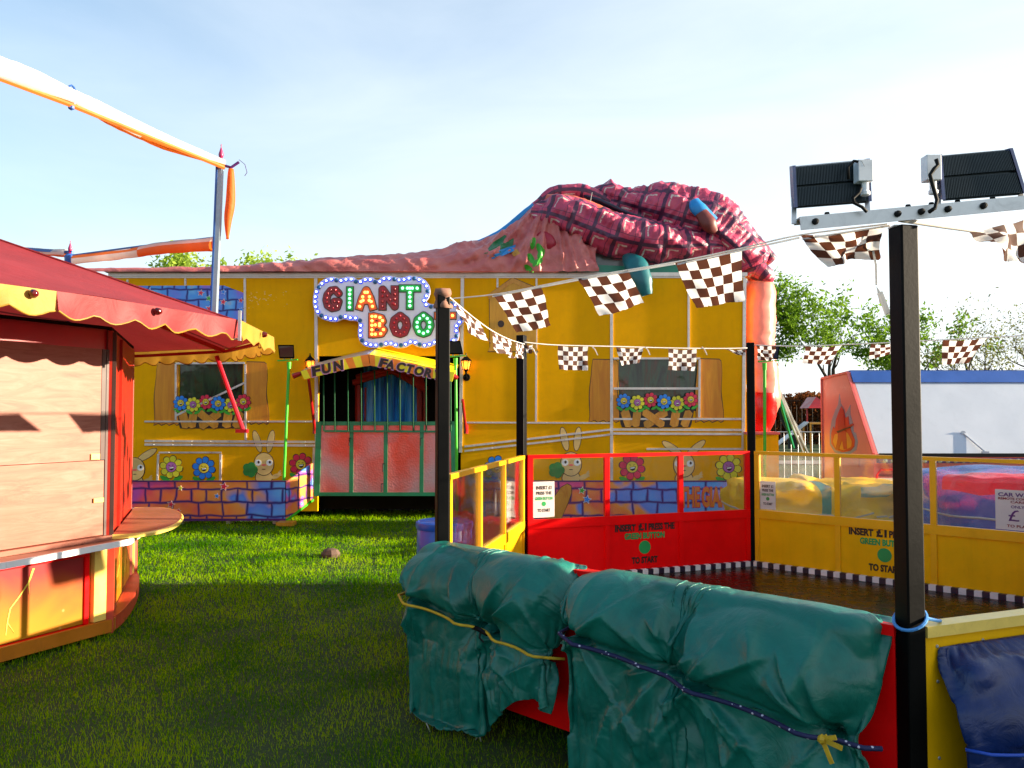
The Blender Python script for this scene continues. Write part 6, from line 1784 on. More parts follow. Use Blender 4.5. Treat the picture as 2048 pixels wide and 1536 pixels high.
def cover(fr, name, lab, mat, u0, u1, depth, ztop_, front, back, sidew, lumps, rope_z, seed, rope_m, rope_r, dots=None, nu=92, nv=100, cat='tarpaulin', group=None, slope=0.0, pinwz=(-.045, .885), tucks=(), vscale=None, squeeze=1.0):
    x = drape(fr, u0, u1, depth, ztop_, front, back, sidew, lumps, rope_z, seed, nu, nv, slope, pinwz, tucks, vscale, squeeze)
    nu, nv = x.shape[:2]
    for _ in range(1):
        x[1:-1, 1:-1] = .5 * x[1:-1, 1:-1] + .125 * (x[:-2, 1:-1] + x[2:, 1:-1] + x[1:-1, :-2] + x[1:-1, 2:])
    # small sharp creases on top of the draped shape
    dn = np.cross(np.gradient(x, axis=0), np.gradient(x, axis=1)); dn /= np.linalg.norm(dn, axis=-1, keepdims=True) + 1e-9
    for i in range(x.shape[0]):
        for j in range(x.shape[1]):
            u, w, z = x[i, j]
            f = abs(mnoise.noise(Vector((u * 4.2 + z * 1.8 + seed, z * 2.4 - w * 2, seed * 1.7)))) ** .6 + .5 * abs(mnoise.noise(Vector((u * 7 - z * 6 + seed, z * 5 + w * 3, seed)))) ** .6
            x[i, j] += dn[i, j] * (f - .55) * .010 * min(1, j / 8.)
    # refine the sheet twofold before the creases
    def up2(a, ax):
        a = np.moveaxis(a, ax, 0); o_ = np.empty((2 * a.shape[0] - 1,) + a.shape[1:]); o_[::2] = a
        m_ = (a[:-1] + a[1:]) / 2
        m_[1:-1] = (9 * (a[1:-2] + a[2:-1]) - (a[:-3] + a[3:])) / 16
        o_[1::2] = m_; return np.moveaxis(o_, 0, ax)
    x = up2(up2(x, 0), 1); nu, nv = x.shape[:2]
    # authored folds: sharp creases fanning out from the places where the rope pulls the sheet in
    rr = random.Random(seed * 7 + 1); folds = []
    zr = lambda u: rope_z[0] + (rope_z[1] - rope_z[0]) * (u - u0) / (u1 - u0)
    for uk, dw in tucks:
        for q in range(10):
            th = rr.uniform(-1.25, 1.25) + (math.pi if q % 2 else 0); Lf = rr.uniform(.16, .42)
            folds.append((uk + rr.uniform(-.03, .03), zr(uk) + rr.uniform(-.03, .03), math.sin(th), math.cos(th), Lf, rr.uniform(.016, .046), rr.choice((-1, 1))))
    for q in range(16):
        uk = rr.uniform(u0, u1); th = rr.uniform(-.7, .7) + math.pi
        folds.append((uk, rr.choice((.88, .86, .42, .36)), math.sin(th), math.cos(th), rr.uniform(.15, .35), rr.uniform(.012, .032), rr.choice((-1, 1))))
    cn = np.zeros_like(x); cn[..., 1] = 1.0
    for fu, fz, du, dz, Lf, am, sg in folds:
        qu, qz = x[..., 0] - fu, x[..., 2] - fz
        al = qu * du + qz * dz; ac = (qu * dz - qz * du) * sg
        t_ = np.clip(al / Lf, 0, 1)
        prof = np.where(ac > 0, np.exp(-ac / .009), np.exp(ac / .055))
        x[..., 1] += (x[..., 1] > .10) * am * prof * np.sin(np.pi * np.clip(t_ * .93 + .07, 0, 1)) ** .7 * (al > 0) * (al < Lf)
    W_ = to_world(fr, x)
    A, e, n, up = fr
    base = A + e * ((u0 + u1) / 2) - n * depth
    t = thing(name, (base.x, base.y, .0), lab, cat, group)
    g = G(); g.grid(W_, nu, nv); o = g.build('sheet', mat, t, smooth='all')
    sl_ = o.modifiers.new('thick', 'SOLIDIFY'); sl_.thickness = .003
    # rope: furthest-out point of the sheet near the rope height
    pts = []
    for k in range(36):
        u = u0 - .03 + (u1 - u0 + .06) * k / 35; z = rope_z[0] + (rope_z[1] - rope_z[0]) * (u - u0) / (u1 - u0)
        d2 = ((x[..., 0] - u) / .05) ** 2 + ((x[..., 2] - z) / .05) ** 2
        m = (d2 < 1) & (x[..., 1] > .04)
        w = x[..., 1][m].max() if m.any() else depth * .7
        if k in (0, 35): w = min(w, depth * .6)
        pts.append([u, w + rope_r, z])
    a = np.array(pts)
    for _ in range(2): a[1:-1, 1] = np.maximum(a[1:-1, 1], (a[:-2, 1] + a[2:, 1]) / 2)
    wp = to_world(fr, a)
    g = G(); g.tube(wp, rope_r, 7); g.build('tie_rope', rope_m, t, smooth='all')
    return t, x, wp, g
M['rope_y'] = paint('yellow_rope', (.55, .34, .01), .7, var=.2, dirt=.3, scale=30)
def dotted():
    m, nt, b, out = new_mat('navy_dotted_bungee')
    vo = N(nt, 'ShaderNodeTexVoronoi'); vo.inputs['Scale'].default_value = 48; nt.links.new(objco(nt), vo.inputs['Vector'])
    c = mixc(nt, mathn(nt, 'LESS_THAN', vo.outputs['Distance'], .22), (.006, .008, .06), (.5, .5, .6)); nt.links.new(c, b.inputs['Base Color']); b.inputs['Roughness'].default_value = .7
    return m
M['bungee'] = dotted(); M['rope_b'] = paint('blue_bungee', (.01, .06, .4), .5); M['cordw'] = paint('pale_cord', (.4, .38, .32), .8)
GRP = 'tarpaulin covers over the arena control consoles'
def vs1(u): return 1.0 - .32 * min(1, max(0, (u - .45) / .55)) - .08 * min(1, max(0, (.3 - u) / .3))
c1, x1, w1, _ = cover(frAF, 'console_cover', 'crumpled green tarpaulin cover tied with a yellow rope, nearer the blue barrel', M['tarp_g'], -.02, 1.02, .25, .94, .57, .05, .17,
      [(.22, .10, .70, .19), (.74, .08, .74, .18), (.28, .06, .30, .17), (.80, .06, .32, .16)], (.64, .50), 3, M['rope_y'], .007, group=GRP,
      tucks=((.10, .10), (.50, .20), (.62, .2), (.98, .12)), vscale=vs1)
c2, x2, w2, _ = cover(frAF, 'console_cover', 'crumpled green tarpaulin cover tied with a dotted navy bungee, beside the near black post', M['tarp_g'], 1.15, 2.43, .27, .94, .74, .05, .17,
      [(1.36, .10, .72, .20), (2.02, .09, .68, .21), (1.5, .07, .30, .18), (2.15, .07, .32, .17)], (.66, .50), 5, M['bungee'], .009, nu=98, nv=104, group=GRP,
      tucks=((1.22, .16), (1.68, .17), (1.80, .14), (2.30, .18)), vscale=lambda u: 1.0 - .3 * min(1, max(0, (1.7 - u) / .6)))
c2.name = 'console_cover.001'
c3, x3, w3, _ = cover(frFE, 'console_cover', 'dark blue tarpaulin cover at the bottom right over the yellow front panel', M['tarp_b'], .10, 1.6, .24, .80, .84, .02, .12,
      [(.42, .07, .56, .19), (1.15, .07, .56, .2), (.5, .06, .25, .18), (1.1, .06, .25, .18)], (.50, .46), 8, M['rope_b'], .006, group=GRP, pinwz=(.03, .80), tucks=((.75, .12), (1.2, .1)), squeeze=0.0)
c3.name = 'console_cover.002'
# consoles under the covers
for fr, u0, u1, d, zt_, lab in ((frAF, .06, 1.0, .24, .88, 'control console hidden under the yellow-roped green cover'), (frAF, 1.21, 2.34, .27, .9, 'control console hidden under the bungee-tied green cover'), (frFE, .32, 1.46, .24, .88, 'control console hidden under the blue cover')):
    pass
# yellow tie and pale cords
A, e, n, up = frAF
def L3(u, w, z): return A + e * u - n * w + up * z
g = G(); i = 31; c = Vector(w2[i])
for d_ in ((.05, .0, .02), (.07, 0, -.01), (.035, 0, -.07), (.02, -.01, .015)): g.bar(c - n * .008, c - n * .012 + e * d_[0] + up * d_[2], .005, .016)
g.lathe([(.01, -.012), (.018, 0), (.01, .012)], c - n * .01, 8, axis=e); g.build('yellow_tie', M['rope_y'], c2)
g = G(); c = Vector(w1[20]); g.tube([c + e * -.05 - n * .005, c - n * .012, c + e * .05 - n * .005 - up * .015], .012, 6); g.tube([c, c + up * -.04 - n * .01, c + up * -.06 + e * .02], .005, 5); g.build('rope_knot', M['black_matt'], c1)
H1 = to_world(frAF, x1[::2, -1][None])
def cord(p, q, sag, r=.0035):
    m1 = p.lerp(q, .3) - up * sag; m2 = p.lerp(q, .7) - up * sag
    return cr([tuple(p), tuple(m1), tuple(m2), tuple(q)], 6)
ha, hb = Vector(H1[20]), Vector(H1[44])
for hh in (ha, hb): hh -= n * .006
g = G(); g.tube(cord(ha, hb, .13), .0035, 5); g.tube([hb, hb - up * .05 + e * .015, hb - up * .09 + e * .05], .004, 5); g.build('loose_cord', M['cordw'], c1)

# ================================================================== blue barrel behind the arena
bc = P(889, 1043, 6.3); bar_ = thing('plastic_barrel', (bc.x, 6.3, 0), 'blue plastic barrel with a ring lid on the grass behind the left yellow arena panel', 'barrel')
H_ = bc.z; R_ = .205
g = G(); g.lathe([(R_ * .9, 0), (R_ * .97, .02), (R_, .1), (R_ * 1.02, H_ * .3), (R_ * 1.0, H_ * .33), (R_ * 1.02, H_ * .36), (R_ * 1.02, H_ * .66), (R_, H_ * .69), (R_ * 1.02, H_ * .72), (R_, H_ - .05), (R_ * .96, H_ - .035)], (bc.x, 6.3, 0), 36); g.build('drum', M['blue_plastic'], bar_, smooth=True)
g = G(); g.lathe([(R_ * 1.03, H_ - .05), (R_ * 1.06, H_ - .03), (R_ * 1.05, H_), (R_ * .97, H_ + .008), (R_ * .9, H_ - .005), (R_ * .3, H_ - .008), (.001, H_ - .008)], (bc.x, 6.3, 0), 36); g.build('lid', M['blue_plastic'], bar_, smooth=True)
# ================================================================== white trailer stall on the right
XT = P(1695, 745, 11.36).x
tr = thing('kiosk_trailer', (XT + 2.2, 11.4, 0), 'white fronted trailer with blue top strip and pink end wall painted with flames', 'trailer')
XE = XT + 4.6
zt_r, zt_f, zb_f = P(1642, 757, 12.3).z, P(1695, 745, 11.36).z, P(1745, 908, 10.57).z
g = G()
end = [(12.3, .35), (12.3, zt_r), (11.36, zt_f), (10.57, zb_f), (10.57, .35)]
g.prism([(XT, y, z) for y, z in end], (.05, 0, 0)); ew = g.build('end_wall', M['pink'], tr)
g = G()
for a, b_ in zip(end[1:4], end[2:4] + [end[4]]): pass
for a, b_ in ((end[1], end[2]), (end[2], end[3]), (end[0], end[1])):
    g.bar((XT - .004, *a), (XT - .004, *b_), .03, .03, up=X3)
g.build('end_trim', M['pinkish'], ew)
g = G(); g.prism([(XT + .055, 11.36, zt_f), (XT + .055, 10.57, zb_f), (XE, 10.57, zb_f), (XE, 11.36, zt_f)], (0, .03, .012)); g.build('white_flap', paint('white_panel_shade_tint', (.50, .53, .58), .45, var=.04, dirt=.1), tr)  # white flap with its bluish shade put into the colour
g = G(); g.prism([(XT + .03, 11.352, zt_f + .015), (XT + .03, 11.254, zt_f - .135), (XE, 11.254, zt_f - .135), (XE, 11.352, zt_f + .015)], (0, -.02, -.004)); g.build('blue_top_strip', M['blue'], tr)
g = G(); g.prism([(XT + .055, 12.3, zt_r + .002), (XE, 12.3, zt_r + .002), (XE, 11.39, zt_f + .004), (XT + .055, 11.39, zt_f + .004)], (0, 0, .03)); g.build('roof', M['blue'], tr)
g = G(); g.box(XT + .06, XE, 12.22, 12.28, .35, zt_r - .01); g.box(XE - .05, XE, 10.65, 12.2, .35, zb_f - .01); g.build('rear_wall', M['pink'], tr)
g = G(); g.box(XT + .06, XE, 10.48, 10.56, zb_f - .035, zb_f + .01); rail = g.build('lamp_rail', M['black_matt'], tr)
g = G(); g.box(XT + .0, XE, 10.44, 10.5, zb_f - .11, zb_f - .05); g.build('lamp_strip', M['purple'], tr)
M['glass_cap'] = paint('grey_green_lamp_cap', (.25, .34, .26), .2, dirt=0)
gg = G(); gg.lathe([(.026, 0), (.03, .01), (.022, .03), (.006, .036)], (0, 0, 0), 8, axis=NF); o_ = gg.build('lamp', M['glass_cap'], smooth=True); me_l = o_.data; bpy.data.objects.remove(o_)
for i in range(46): shared('lamp', me_l, (XT + .08 + .098 * i, 10.439, zb_f - .08), tr)
g = G(); a, b_ = P(1926, 866, 10.755), P(1972, 905, 10.53); g.tube([a, b_], .012, 8); g.lathe([(.03, -.01), (.03, .012)], a, 8, axis=NF); g.bar(b_ - X3 * .05, b_ + X3 * .03, .04, .03); g.build('flap_stay', M['silver'], tr)
# red counter and dark hatch below the flap
g = G(); g.box(XT + .06, XE - .06, 10.62, 10.66, .35, .78); g.build('counter_front', M['red'], tr)
g = G(); g.box(XT + .06, XE - .06, 10.5, 11.0, .785, .82); g.build('counter', M['pinkish'], tr)
g = G(); g.box(XT + .06, XE - .06, 11.4, 11.44, .35, zb_f + .3); g.build('back_board', M['pink'], tr)
for xx in (XT + .6, XT + 3.6):
    g = G(); g.lathe([(.04, -.09), (.2, -.1), (.22, -.06), (.22, .06), (.2, .1), (.04, .09)], (xx, 11.4, .22), 18, axis=Y3); g.build('wheel', M['black_matt'], tr, smooth=True)
# painted flame with a fire fighter silhouette on the end wall
def EPt(px, py):   # pixel -> point on the end wall plane x = XT
    k = (px - 1024) / F
    y = XT / k * 1.0
    for _ in range(12):
        q = P(px, py, y); y *= XT / q.x
    q = P(px, py, y); return Vector((XT, q.y, q.z))
def edecal(g, pts, t, m): g.prism([EPt(*p) - X3 * (.002 if t > .003 else 0) for p in pts], (-t, 0, 0), m)
def T2(x, y): return (1500 + x / 3.657, 500 + y / 3.657)
g = G()
fl_out = [(655, 1050), (665, 1120), (690, 1165), (700, 1200), (735, 1130), (735, 1200), (752, 1260), (760, 1330), (775, 1340), (790, 1400), (780, 1460), (740, 1490), (680, 1500), (620, 1480), (585, 1420), (585, 1330), (600, 1240), (625, 1170), (645, 1130)]
edecal(g, [T2(*p) for p in fl_out], .003, 0)
fl_in = [(672, 1140), (690, 1180), (702, 1230), (722, 1215), (728, 1270), (745, 1330), (770, 1390), (765, 1440), (735, 1470), (680, 1480), (630, 1462), (598, 1415), (598, 1340), (612, 1290), (625, 1310), (632, 1240), (650, 1190)]
edecal(g, [T2(*p) for p in fl_in], .006, 1)
edecal(g, [T2(*p) for p in ((675, 1310), (720, 1340), (750, 1400), (745, 1440), (690, 1465), (630, 1445), (612, 1400), (625, 1350), (650, 1340))], .009, 2)
for pts in (((662, 1165), (688, 1165), (695, 1195), (655, 1195)), ((655, 1196), (692, 1196), (700, 1290), (648, 1300)), ((690, 1305), (755, 1268), (760, 1280), (700, 1325)), ((650, 1300), (705, 1295), (712, 1380), (715, 1455), (692, 1460), (680, 1390), (655, 1462), (630, 1462), (648, 1380))):
    edecal(g, [T2(*p) for p in pts], .012, 3)
edecal(g, [T2(*p) for p in ((640, 1325), (740, 1290), (738, 1300), (650, 1340))], .014, 4)
g.build('painted_flame', [paint('flame_grey_blue', (.22, .27, .32), .4, dirt=0), paint('flame_red', (.62, .02, .008), .4, dirt=0), paint('flame_orange', (.8, .3, .02), .4, dirt=0), paint('figure_red', (.5, .012, .01), .4, dirt=0), M['outline']], ew)
g = G(); edecal(g, [T2(*p) for p in ((640, 1515), (800, 1530), (800, 1590), (640, 1570))], .004, 0); g.build('painted_banner', M['pinkish'], ew)
# board sign and bottle standing at the trailer
bs_ = thing('board_sign', (P(1778, 1000, 9.9).x, 9.9, 0), 'white A-board with painted flames reading FOR A PLAY beside the red counter', 'sign')
g = G(); a, b_ = P(1756, 1042, 9.9), P(1812, 956, 9.9)
g.box(a.x, b_.x, 9.9, 9.92, a.z, b_.z); pb = g.build('board', M['wht'], bs_)
g = G(); g.tube([(a.x, 9.91, 0), (a.x, 9.91, b_.z + .04), (a.x + .05, 9.91, b_.z + .1), (b_.x - .05, 9.91, b_.z + .1), (b_.x, 9.91, b_.z + .04), (b_.x, 9.91, 0)], .014, 8); g.build('frame', M['red'], bs_, smooth='all')
g = G(); w_ = b_.x - a.x; h_ = b_.z - a.z
for t_, u, zc in (('FOR', .34, .68), ('PLAY', .30, .52)): put_text(g, t_, Vector((a.x + w_ * u, 9.9, a.z + h_ * zc)), X3, Z3, NF, w_ * .6, h_ * .11, .003, 0, offset=.03)
fp = [(.5, .46), (.42, .34), (.3, .4), (.28, .25), (.18, .22), (.3, .04), (.7, .03), (.85, .2), (.75, .26), (.72, .4), (.6, .34)]
g.prism([(a.x + w_ * x, 9.899, a.z + h_ * y) for x, y in fp], (0, -.003, 0), 1)
g.prism([(a.x + w_ * (.5 + (x - .5) * .55), 9.8955, a.z + h_ * (.03 + (y - .03) * .6)) for x, y in fp], (0, -.003, 0), 2)
g.build('print', [M['notice_red'], M['fl_red'], M['st_o']], pb)
bt = thing('skittle_bottle', (P(1722, 1000, 10.35).x, 10.35, 0), 'white skittle bottle with red top on a red stand behind the arena', 'skittle')
c = P(1722, 1018, 10.35)
g = G(); g.box(c.x - .25, c.x + .35, 10.2, 10.45, .0, c.z - .002); g.build('stand', M['red'], bt)
g = G(); g.lathe([(.06, 0), (.07, .02), (.065, .12), (.05, .24)], c, 16, 0); g.build('bottle_body', M['wht'], bt, smooth=True)
g = G(); g.lathe([(.051, .241), (.055, .27), (.035, .34), (.022, .37), (.026, .39), (.02, .40)], c, 16, 0); g.build('bottle_top', M['red'], bt, smooth=True)

# ================================================================== sheeted rides beyond the arena
def sheet_over(name, lab, x0, x1, y0, y1, zt_, mat_fn, mats, seed, cat='ride', rot=0.0, amp=.14, pw=6):
    t = thing(name, ((x0 + x1) / 2, (y0 + y1) / 2, 0), lab, cat)
    nu, nv = 56, 48; pts = []
    for i in range(nu):
        a = 2 * math.pi * i / (nu - 1)
        for j in range(nv):
            s = j / (nv - 1)
            # from apex out, then down
            rr_ = min(1, s / .55); k = (abs(math.cos(a)) ** pw + abs(math.sin(a)) ** pw) ** (-1 / pw)
            X_ = math.cos(a) * k * rr_; Y_ = math.sin(a) * k * rr_
            px = (x0 + x1) / 2 + X_ * (x1 - x0) / 2; py = (y0 + y1) / 2 + Y_ * (y1 - y0) / 2
            z = zt_ - .10 * rr_ ** 2 if s <= .55 else (zt_ - .10) * (1 - (s - .55) / .45)
            ii = i % (nu - 1)
            f = ridged(Vector((math.cos(a) * 3.2 + seed, math.sin(a) * 3.2, z * 1.4))) * .6 + ridged(Vector((px * 2.3, py * 2.3, z * 2.5 + seed))) * .4
            d = amp * (f - .2) * (rr_ if s <= .55 else 1)
            pts.append((px + math.cos(a) * d, py + math.sin(a) * d, max(.02, z + d * .6 * (1 - max(0, s - .55)))))
    g = G(); g.grid(pts, nu, nv, mf=lambda i, j: mat_fn(i / nu, j / nv)); o = g.build('sheet', mats, t, smooth='all')
    g = G(); g.tube([pts[i * nv + int(nv * .72)] for i in range(nu)], .012, 5); g.build('tie_rope', M['cordw'], t)
    g = G(); g.box(x0 + .3, x1 - .3, y0 + .3, y1 - .3, .02, zt_ - .4); g.build('frame', M['black_matt'], t)
    return t
M['tarp_blue'] = tarp_mat('blue_plastic_sheet', (.012, .07, .34), (.03, .16, .5), .25); M['tarp_red'] = tarp_mat('red_plastic_sheet', (.55, .01, .03), (.7, .03, .06), .25)
M['tarp_yel'] = tarp_mat('yellow_sheet', (.72, .36, .01), (.8, .5, .02), .45); M['tarp_teal'] = tarp_mat('teal_sheet', (.01, .16, .14), (.02, .26, .2), .35)
sheet_over('sheeted_ride', 'ride sheeted in glossy blue and red plastic seen through the right arena screen', 4.35, 8.4, 7.9, 9.35, 1.06, lambda u, s: 1 if (.40 < s < .60 and (.55 < u < .70 or .74 < u < .81)) else 0, [M['tarp_blue'], M['tarp_red']], 3.0)
sheet_over('sheeted_ride', 'low round ride sheeted in yellow and teal canvas behind the right yellow panel', 2.75, 4.25, 9.2, 10.5, .82, lambda u, s: 1 if (.70 < u < .73 or (.42 < s < .55 and .80 < u < .86)) else 0, [M['tarp_yel'], M['tarp_teal']], 6.0, amp=.28)
bpy.data.objects['sheeted_ride.001'] if 'sheeted_ride.001' in bpy.data.objects else None
big = sheet_over('added_shade_block', 'unseen blue sheeted block added on the right to shade the grass', 6.6, 9.2, 1.2, 7.6, 1.95, lambda u, s: 0, [M['tarp_blue'], M['tarp_red']], 9.0, 'stall')  # added out of view, sized so its shadow covers the near grass

# ================================================================== railings, ropes, park beyond
def barrier(x0, x1, Y, h, lab, pitch=.12, m='silver', zmin=.1, name='railing', r=.014):
    t = thing(name, ((x0 + x1) / 2, Y, 0), lab, 'railing')
    g = G(); g.tube([(x0, Y, h), (x1, Y, h)], r * 1.5, 6); g.tube([(x0, Y, zmin), (x1, Y, zmin)], r * 1.2, 6); g.build('rails', M[m], t)
    n = int((x1 - x0) / pitch)
    g = G()
    for i in range(n + 1): x = x0 + (x1 - x0) * i / n; g.tube([(x, Y, zmin if i % 16 else 0), (x, Y, h)], r * (1 if i % 16 else 1.6), 5)
    g.build('bars', M[m], t); return t
barrier(P(1553, 800, 19).x, P(1642, 800, 19).x + 3, 19, P(1600, 864, 19).z, 'grey crowd railing on the grass right of the inflatable boot', .16, r=.008)
barrier(12, 34, 44, 2.35, 'tall steel park fence in front of the dark hedge', .28, zmin=.2, r=.014, m='black_matt')
for i, (a, b_, y0, y1) in enumerate((((1551, 770), (1587, 895), 13.6, 15.2), ((1551, 768), (1605, 903), 13.6, 15.6), ((1552, 766), (1616, 908), 13.6, 16.0))):
    p, q = P(*a, y0), P(*b_, y1); q.z = max(0, q.z)
    g = G(); g.tube([p, q], .026, 6)
    o = g.build('stay_pole', M['silver'] if i else M['green_gate'])
    tag(o, ('dull green', 'middle pale', 'outermost pale')[i] + ' slanting stay pole propping the inflatable boot', 'stay pole', 'slanting stay poles right of the fun house')
# path strip in the park
g = G(); g.prism([(-60, 27, .005), (90, 27, .005), (90, 29, .005), (-60, 29, .005)], (0, 0, .01)); tag(g.build('path', paint('grey_path', (.22, .2, .17), .9, scale=.6)), 'grey tarmac path crossing the park', 'path', kind='structure')
# ------------------------------------------------------------------ trees
def leaf_mat(name, c0, c1, tr=.5):
    m, nt, b, out = new_mat(name); nt.nodes.remove(b)
    co = objco(nt); n1 = noise_node(nt, .8, 4, .6, .4, co); n2 = noise_node(nt, 9, 2, .5, 0, co)
    f = mathn(nt, 'ADD', mathn(nt, 'MULTIPLY', n1.outputs['Fac'], .55), mathn(nt, 'MULTIPLY', n2.outputs['Fac'], .45))
    c = ramp(nt, f, [(.33, c0), (.66, c1)]).outputs['Color']
    d = N(nt, 'ShaderNodeBsdfDiffuse'); t = N(nt, 'ShaderNodeBsdfTranslucent'); nt.links.new(c, d.inputs['Color']); nt.links.new(c, t.inputs['Color'])
    mx = N(nt, 'ShaderNodeMixShader'); mx.inputs[0].default_value = tr; nt.links.new(d.outputs[0], mx.inputs[1]); nt.links.new(t.outputs[0], mx.inputs[2]); nt.links.new(mx.outputs[0], out.inputs['Surface'])
    return m
M['leaf_g'] = leaf_mat('fresh_green_leaves', (.05, .14, .01), (.22, .36, .03)); M['leaf_l'] = leaf_mat('pale_spring_leaves', (.2, .34, .03), (.4, .5, .08)); M['leaf_c'] = leaf_mat('copper_leaves', (.12, .035, .012), (.26, .09, .03)); M['leaf_d'] = leaf_mat('dull_dark_leaves', (.02, .04, .012), (.05, .09, .02)); M['leaf_s'] = leaf_mat('sparse_bud_leaves', (.10, .10, .03), (.2, .22, .06))
M['bark'] = paint('grey_brown_bark', (.035, .026, .02), .9, var=.3, bumps=.5, bscale=20)
def tree(name, lab, base, H, spread, nleaf, leaf, lm, seed, group=None, trunk_h=.3, lean=0.0, tr_r=.16, levels=4, cz=.6, cat='tree'):
    r = random.Random(seed)
    t = thing(name, base, lab, cat, group); g = G(); ends = []
    B = Vector(base)
    def br(p, d, L_, R_, lv):
        pts = [p]; rs = [R_]; q = p.copy(); dd = d.copy()
        for i in range(4):
            dd = (dd + Vector((r.gauss(0, .16), r.gauss(0, .16), r.gauss(.05, .1)))).normalized(); q = q + dd * L_ / 4; pts.append(q.copy()); rs.append(R_ * (1 - .16 * (i + 1)))
            if lv >= levels - 1: ends.append(q.copy())
        g.tube(pts, rs, 7 if lv < 2 else 4, cap=False)
        if lv < levels:
            n = 3 if lv < 2 else 3
            for k in range(n):
                az = 2 * math.pi * (k + r.random() * .8) / n; tl = r.uniform(.45, .95) if lv else r.uniform(.3, .75)
                o = dd.orthogonal().normalized(); o2 = dd.cross(o)
                nd = (dd * math.cos(tl) + (o * math.cos(az) + o2 * math.sin(az)) * math.sin(tl) * spread).normalized()
                br(pts[-1] if k or lv else pts[-1], nd, L_ * r.uniform(.62, .85), rs[-1] * r.uniform(.62, .8), lv + 1)
            if lv > 0: 
                nd = (dd + Vector((r.gauss(0, .5), r.gauss(0, .5), .1))).normalized(); br(pts[2], nd, L_ * .6, rs[2] * .5, lv + 1)
    br(B, Vector((lean, 0, 1)).normalized(), H * trunk_h, tr_r, 0)
    # scale to the wanted height
    zmax = max(e.z for e in ends); s = H / zmax
    g.v = [(B.x + (a - B.x) * s, B.y + (b_ - B.y) * s, c * s) for a, b_, c in g.v]
    ends = [Vector((B.x + (e.x - B.x) * s, B.y + (e.y - B.y) * s, e.z * s)) for e in ends]
    g.build('trunk', M['bark'], t, smooth='all')
    rn = np.random.default_rng(seed); E = np.array([tuple(e) for e in ends])
    E = E[E[:, 2] > H * .16]
    c = E[rn.integers(0, len(E), nleaf)] + rn.normal(0, H * .022, (nleaf, 3))
    th = rn.random(nleaf) * 6.283; nz = rn.normal(0, 1, (nleaf, 3)); nz /= np.linalg.norm(nz, axis=1)[:, None]
    a = np.cross(nz, rn.normal(0, 1, (nleaf, 3))); a /= np.linalg.norm(a, axis=1)[:, None]; b_ = np.cross(nz, a)
    sz = (leaf * (.6 + .8 * rn.random(nleaf)))[:, None]
    V = np.stack([c - a * sz, c - b_ * sz * .45, c + a * sz, c + b_ * sz * .45], 1).astype(np.float32) - np.array(base, np.float32)
    me = bpy.data.meshes.new('crown'); me.vertices.add(nleaf * 4); me.vertices.foreach_set('co', V.reshape(-1)); me.loops.add(nleaf * 4); me.loops.foreach_set('vertex_index', np.arange(nleaf * 4, dtype=np.int32))
    me.polygons.add(nleaf); me.polygons.foreach_set('loop_start', np.arange(0, nleaf * 4, 4, dtype=np.int32)); me.polygons.foreach_set('loop_total', np.full(nleaf, 4, np.int32)); me.materials.append(lm); me.update(calc_edges=True); me.validate()
    o = bpy.data.objects.new('crown', me); SC.collection.objects.link(o); o.parent = t
    return t
def at_px(px, Y): p = P(px, 830, Y); return (p.x, Y, 0)
def htop(py, Y): return P(1024, py, Y).z
GT = 'trees standing in the park behind the fair'
tree('leafy_tree', 'tall full green tree just right of the inflatable boot', at_px(1592, 40), htop(528, 40), .75, 8500, .11, M['leaf_g'], 5, GT, tr_r=.34)
tree('leafy_tree', 'open green tree with visible dark limbs behind the near black post', at_px(1712, 41), htop(566, 41), .95, 3000, .11, M['leaf_g'], 12, GT, tr_r=.36)
tree('leafy_tree', 'green tree whose crown shows just right of the near black post', at_px(1815, 43), htop(605, 43), .85, 4200, .11, M['leaf_g'], 21, GT, tr_r=.3)
tree('bare_tree', 'spreading almost bare tree with few buds above the white trailer', at_px(1985, 38), htop(583, 38), 1.15, 1500, .07, M['leaf_s'], 33, GT, tr_r=.8, levels=5, trunk_h=.24)
tree('bare_tree', 'smaller bare tree at the far right above the white trailer', at_px(2090, 42), htop(610, 42), 1.1, 1200, .07, M['leaf_s'], 41, GT, tr_r=.7, levels=5, trunk_h=.25)
tree('leafy_tree', 'pale green treetop rising over the left end of the fun house roof', at_px(385, 25), htop(509, 25), 1.0, 42000, .075, M['leaf_l'], 52, GT, tr_r=.16)
tree('leafy_tree', 'pale green treetop over the roof beside the tall frame pole', at_px(430, 26), htop(512, 26), .95, 36000, .075, M['leaf_l'], 60, GT, tr_r=.15)
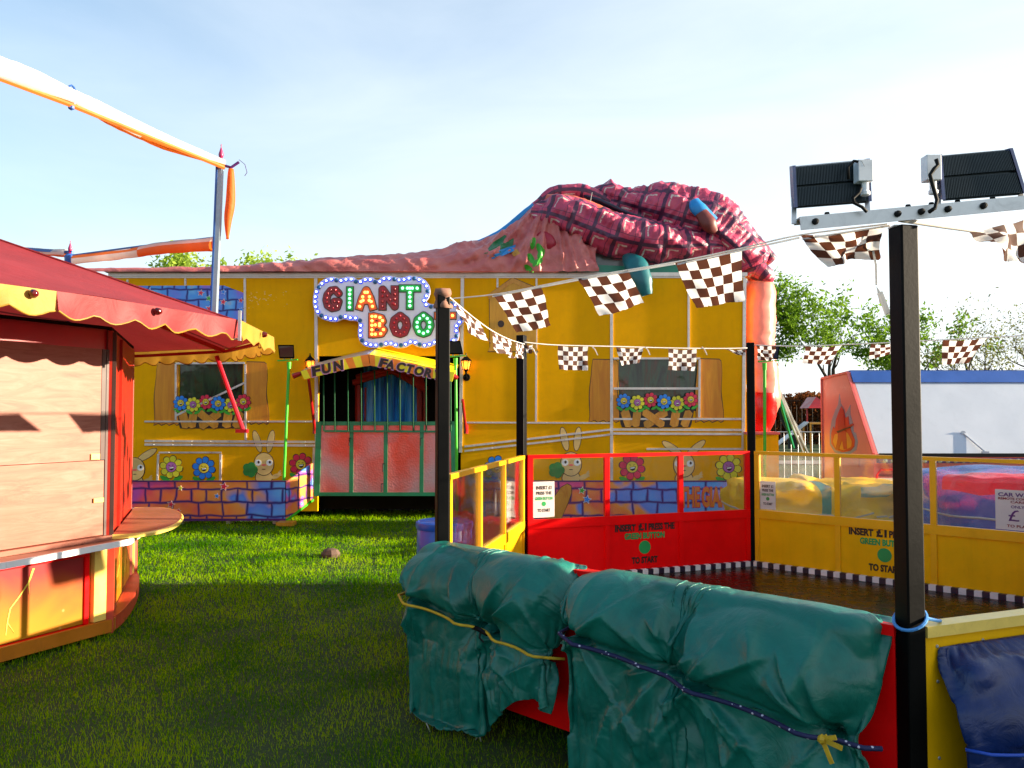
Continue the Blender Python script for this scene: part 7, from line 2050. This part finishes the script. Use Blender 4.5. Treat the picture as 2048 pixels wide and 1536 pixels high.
def bush(lab, x0, x1, Y, dy, h, n, leaf, lm, seed, name='hedge'):
    rn = np.random.default_rng(seed); cx = (x0 + x1) / 2
    t = thing(name, (cx, Y, 0), lab, 'hedge')
    xs_ = x0 + (x1 - x0) * rn.random(n); zz = rn.random(n) ** .8; top_ = np.array([h * (.8 + .28 * mnoise.noise(Vector((x * .45, seed, 0))) + .1 * mnoise.noise(Vector((x * 1.7, seed, 3)))) for x in xs_])
    c = np.stack([xs_, Y + (rn.random(n) - .5) * dy, zz * top_], 1)
    nz = rn.normal(0, 1, (n, 3)); nz /= np.linalg.norm(nz, axis=1)[:, None]; a = np.cross(nz, rn.normal(0, 1, (n, 3))); a /= np.linalg.norm(a, axis=1)[:, None]; b_ = np.cross(nz, a); sz = (leaf * (.6 + .8 * rn.random(n)))[:, None]
    V = np.stack([c - a * sz, c - b_ * sz * .5, c + a * sz, c + b_ * sz * .5], 1).astype(np.float32) - np.array((cx, Y, 0), np.float32)
    me = bpy.data.meshes.new('foliage'); me.vertices.add(n * 4); me.vertices.foreach_set('co', V.reshape(-1)); me.loops.add(n * 4); me.loops.foreach_set('vertex_index', np.arange(n * 4, dtype=np.int32))
    me.polygons.add(n); me.polygons.foreach_set('loop_start', np.arange(0, n * 4, 4, dtype=np.int32)); me.polygons.foreach_set('loop_total', np.full(n, 4, np.int32)); me.materials.append(lm); me.update(calc_edges=True); me.validate()
    o = bpy.data.objects.new('foliage', me); SC.collection.objects.link(o); o.parent = t
    g = G()
    for k in range(int((x1 - x0) / 1.2) + 1): x = x0 + .5 + 1.2 * k; g.tube([(x, Y, 0), (x + .1, Y, h * .6)], .05, 5)
    g.build('stems', M['bark'], t)
bush('copper red shrubs behind the tall park fence', 12, 20, 46, 2, 3.4, 9000, .12, M['leaf_c'], 3, 'shrubs')
bush('long dark green hedge closing the park', -40, 60, 52, 3, 3.0, 42000, .2, M['leaf_d'], 7)
bush('low tangle of green undergrowth above the trailer roof', 20, 36, 47, 3, 3.3, 14000, .14, M['leaf_g'], 9, 'undergrowth')
# small slide in the playground far behind
sl_t = thing('playground_slide', (P(1620, 850, 36).x, 36, 0), 'small playground slide on the grass behind the fence', 'slide')
b0 = Vector((P(1620, 850, 36).x, 36, 0))
g = G(); g.box(b0.x, b0.x + .9, 36, 36.9, 1.2, 1.28); 
for dx_ in (0, .84):
    for dy_ in (0, .84): g.box(b0.x + dx_, b0.x + dx_ + .06, 36 + dy_, 36.06 + dy_, 0, 1.19)
g.build('tower', M['log'], sl_t)
g = G(); g.prism([b0 + Vector((-.02, .1, 1.25)), b0 + Vector((-.02, .7, 1.25)), b0 + Vector((-1.5, .7, .15)), b0 + Vector((-1.5, .1, .15))], (0, 0, .06)); g.build('chute', M['silver'], sl_t)
g = G(); g.prism([b0 + Vector((-.1, -.1, 1.9)), b0 + Vector((1.0, -.1, 1.9)), b0 + Vector((.45, .45, 2.4))], (0, 1.1, 0)); g.box(b0.x, b0.x + .06, 36.4, 36.46, 1.29, 1.9); g.build('roof', M['red_dk'], sl_t)
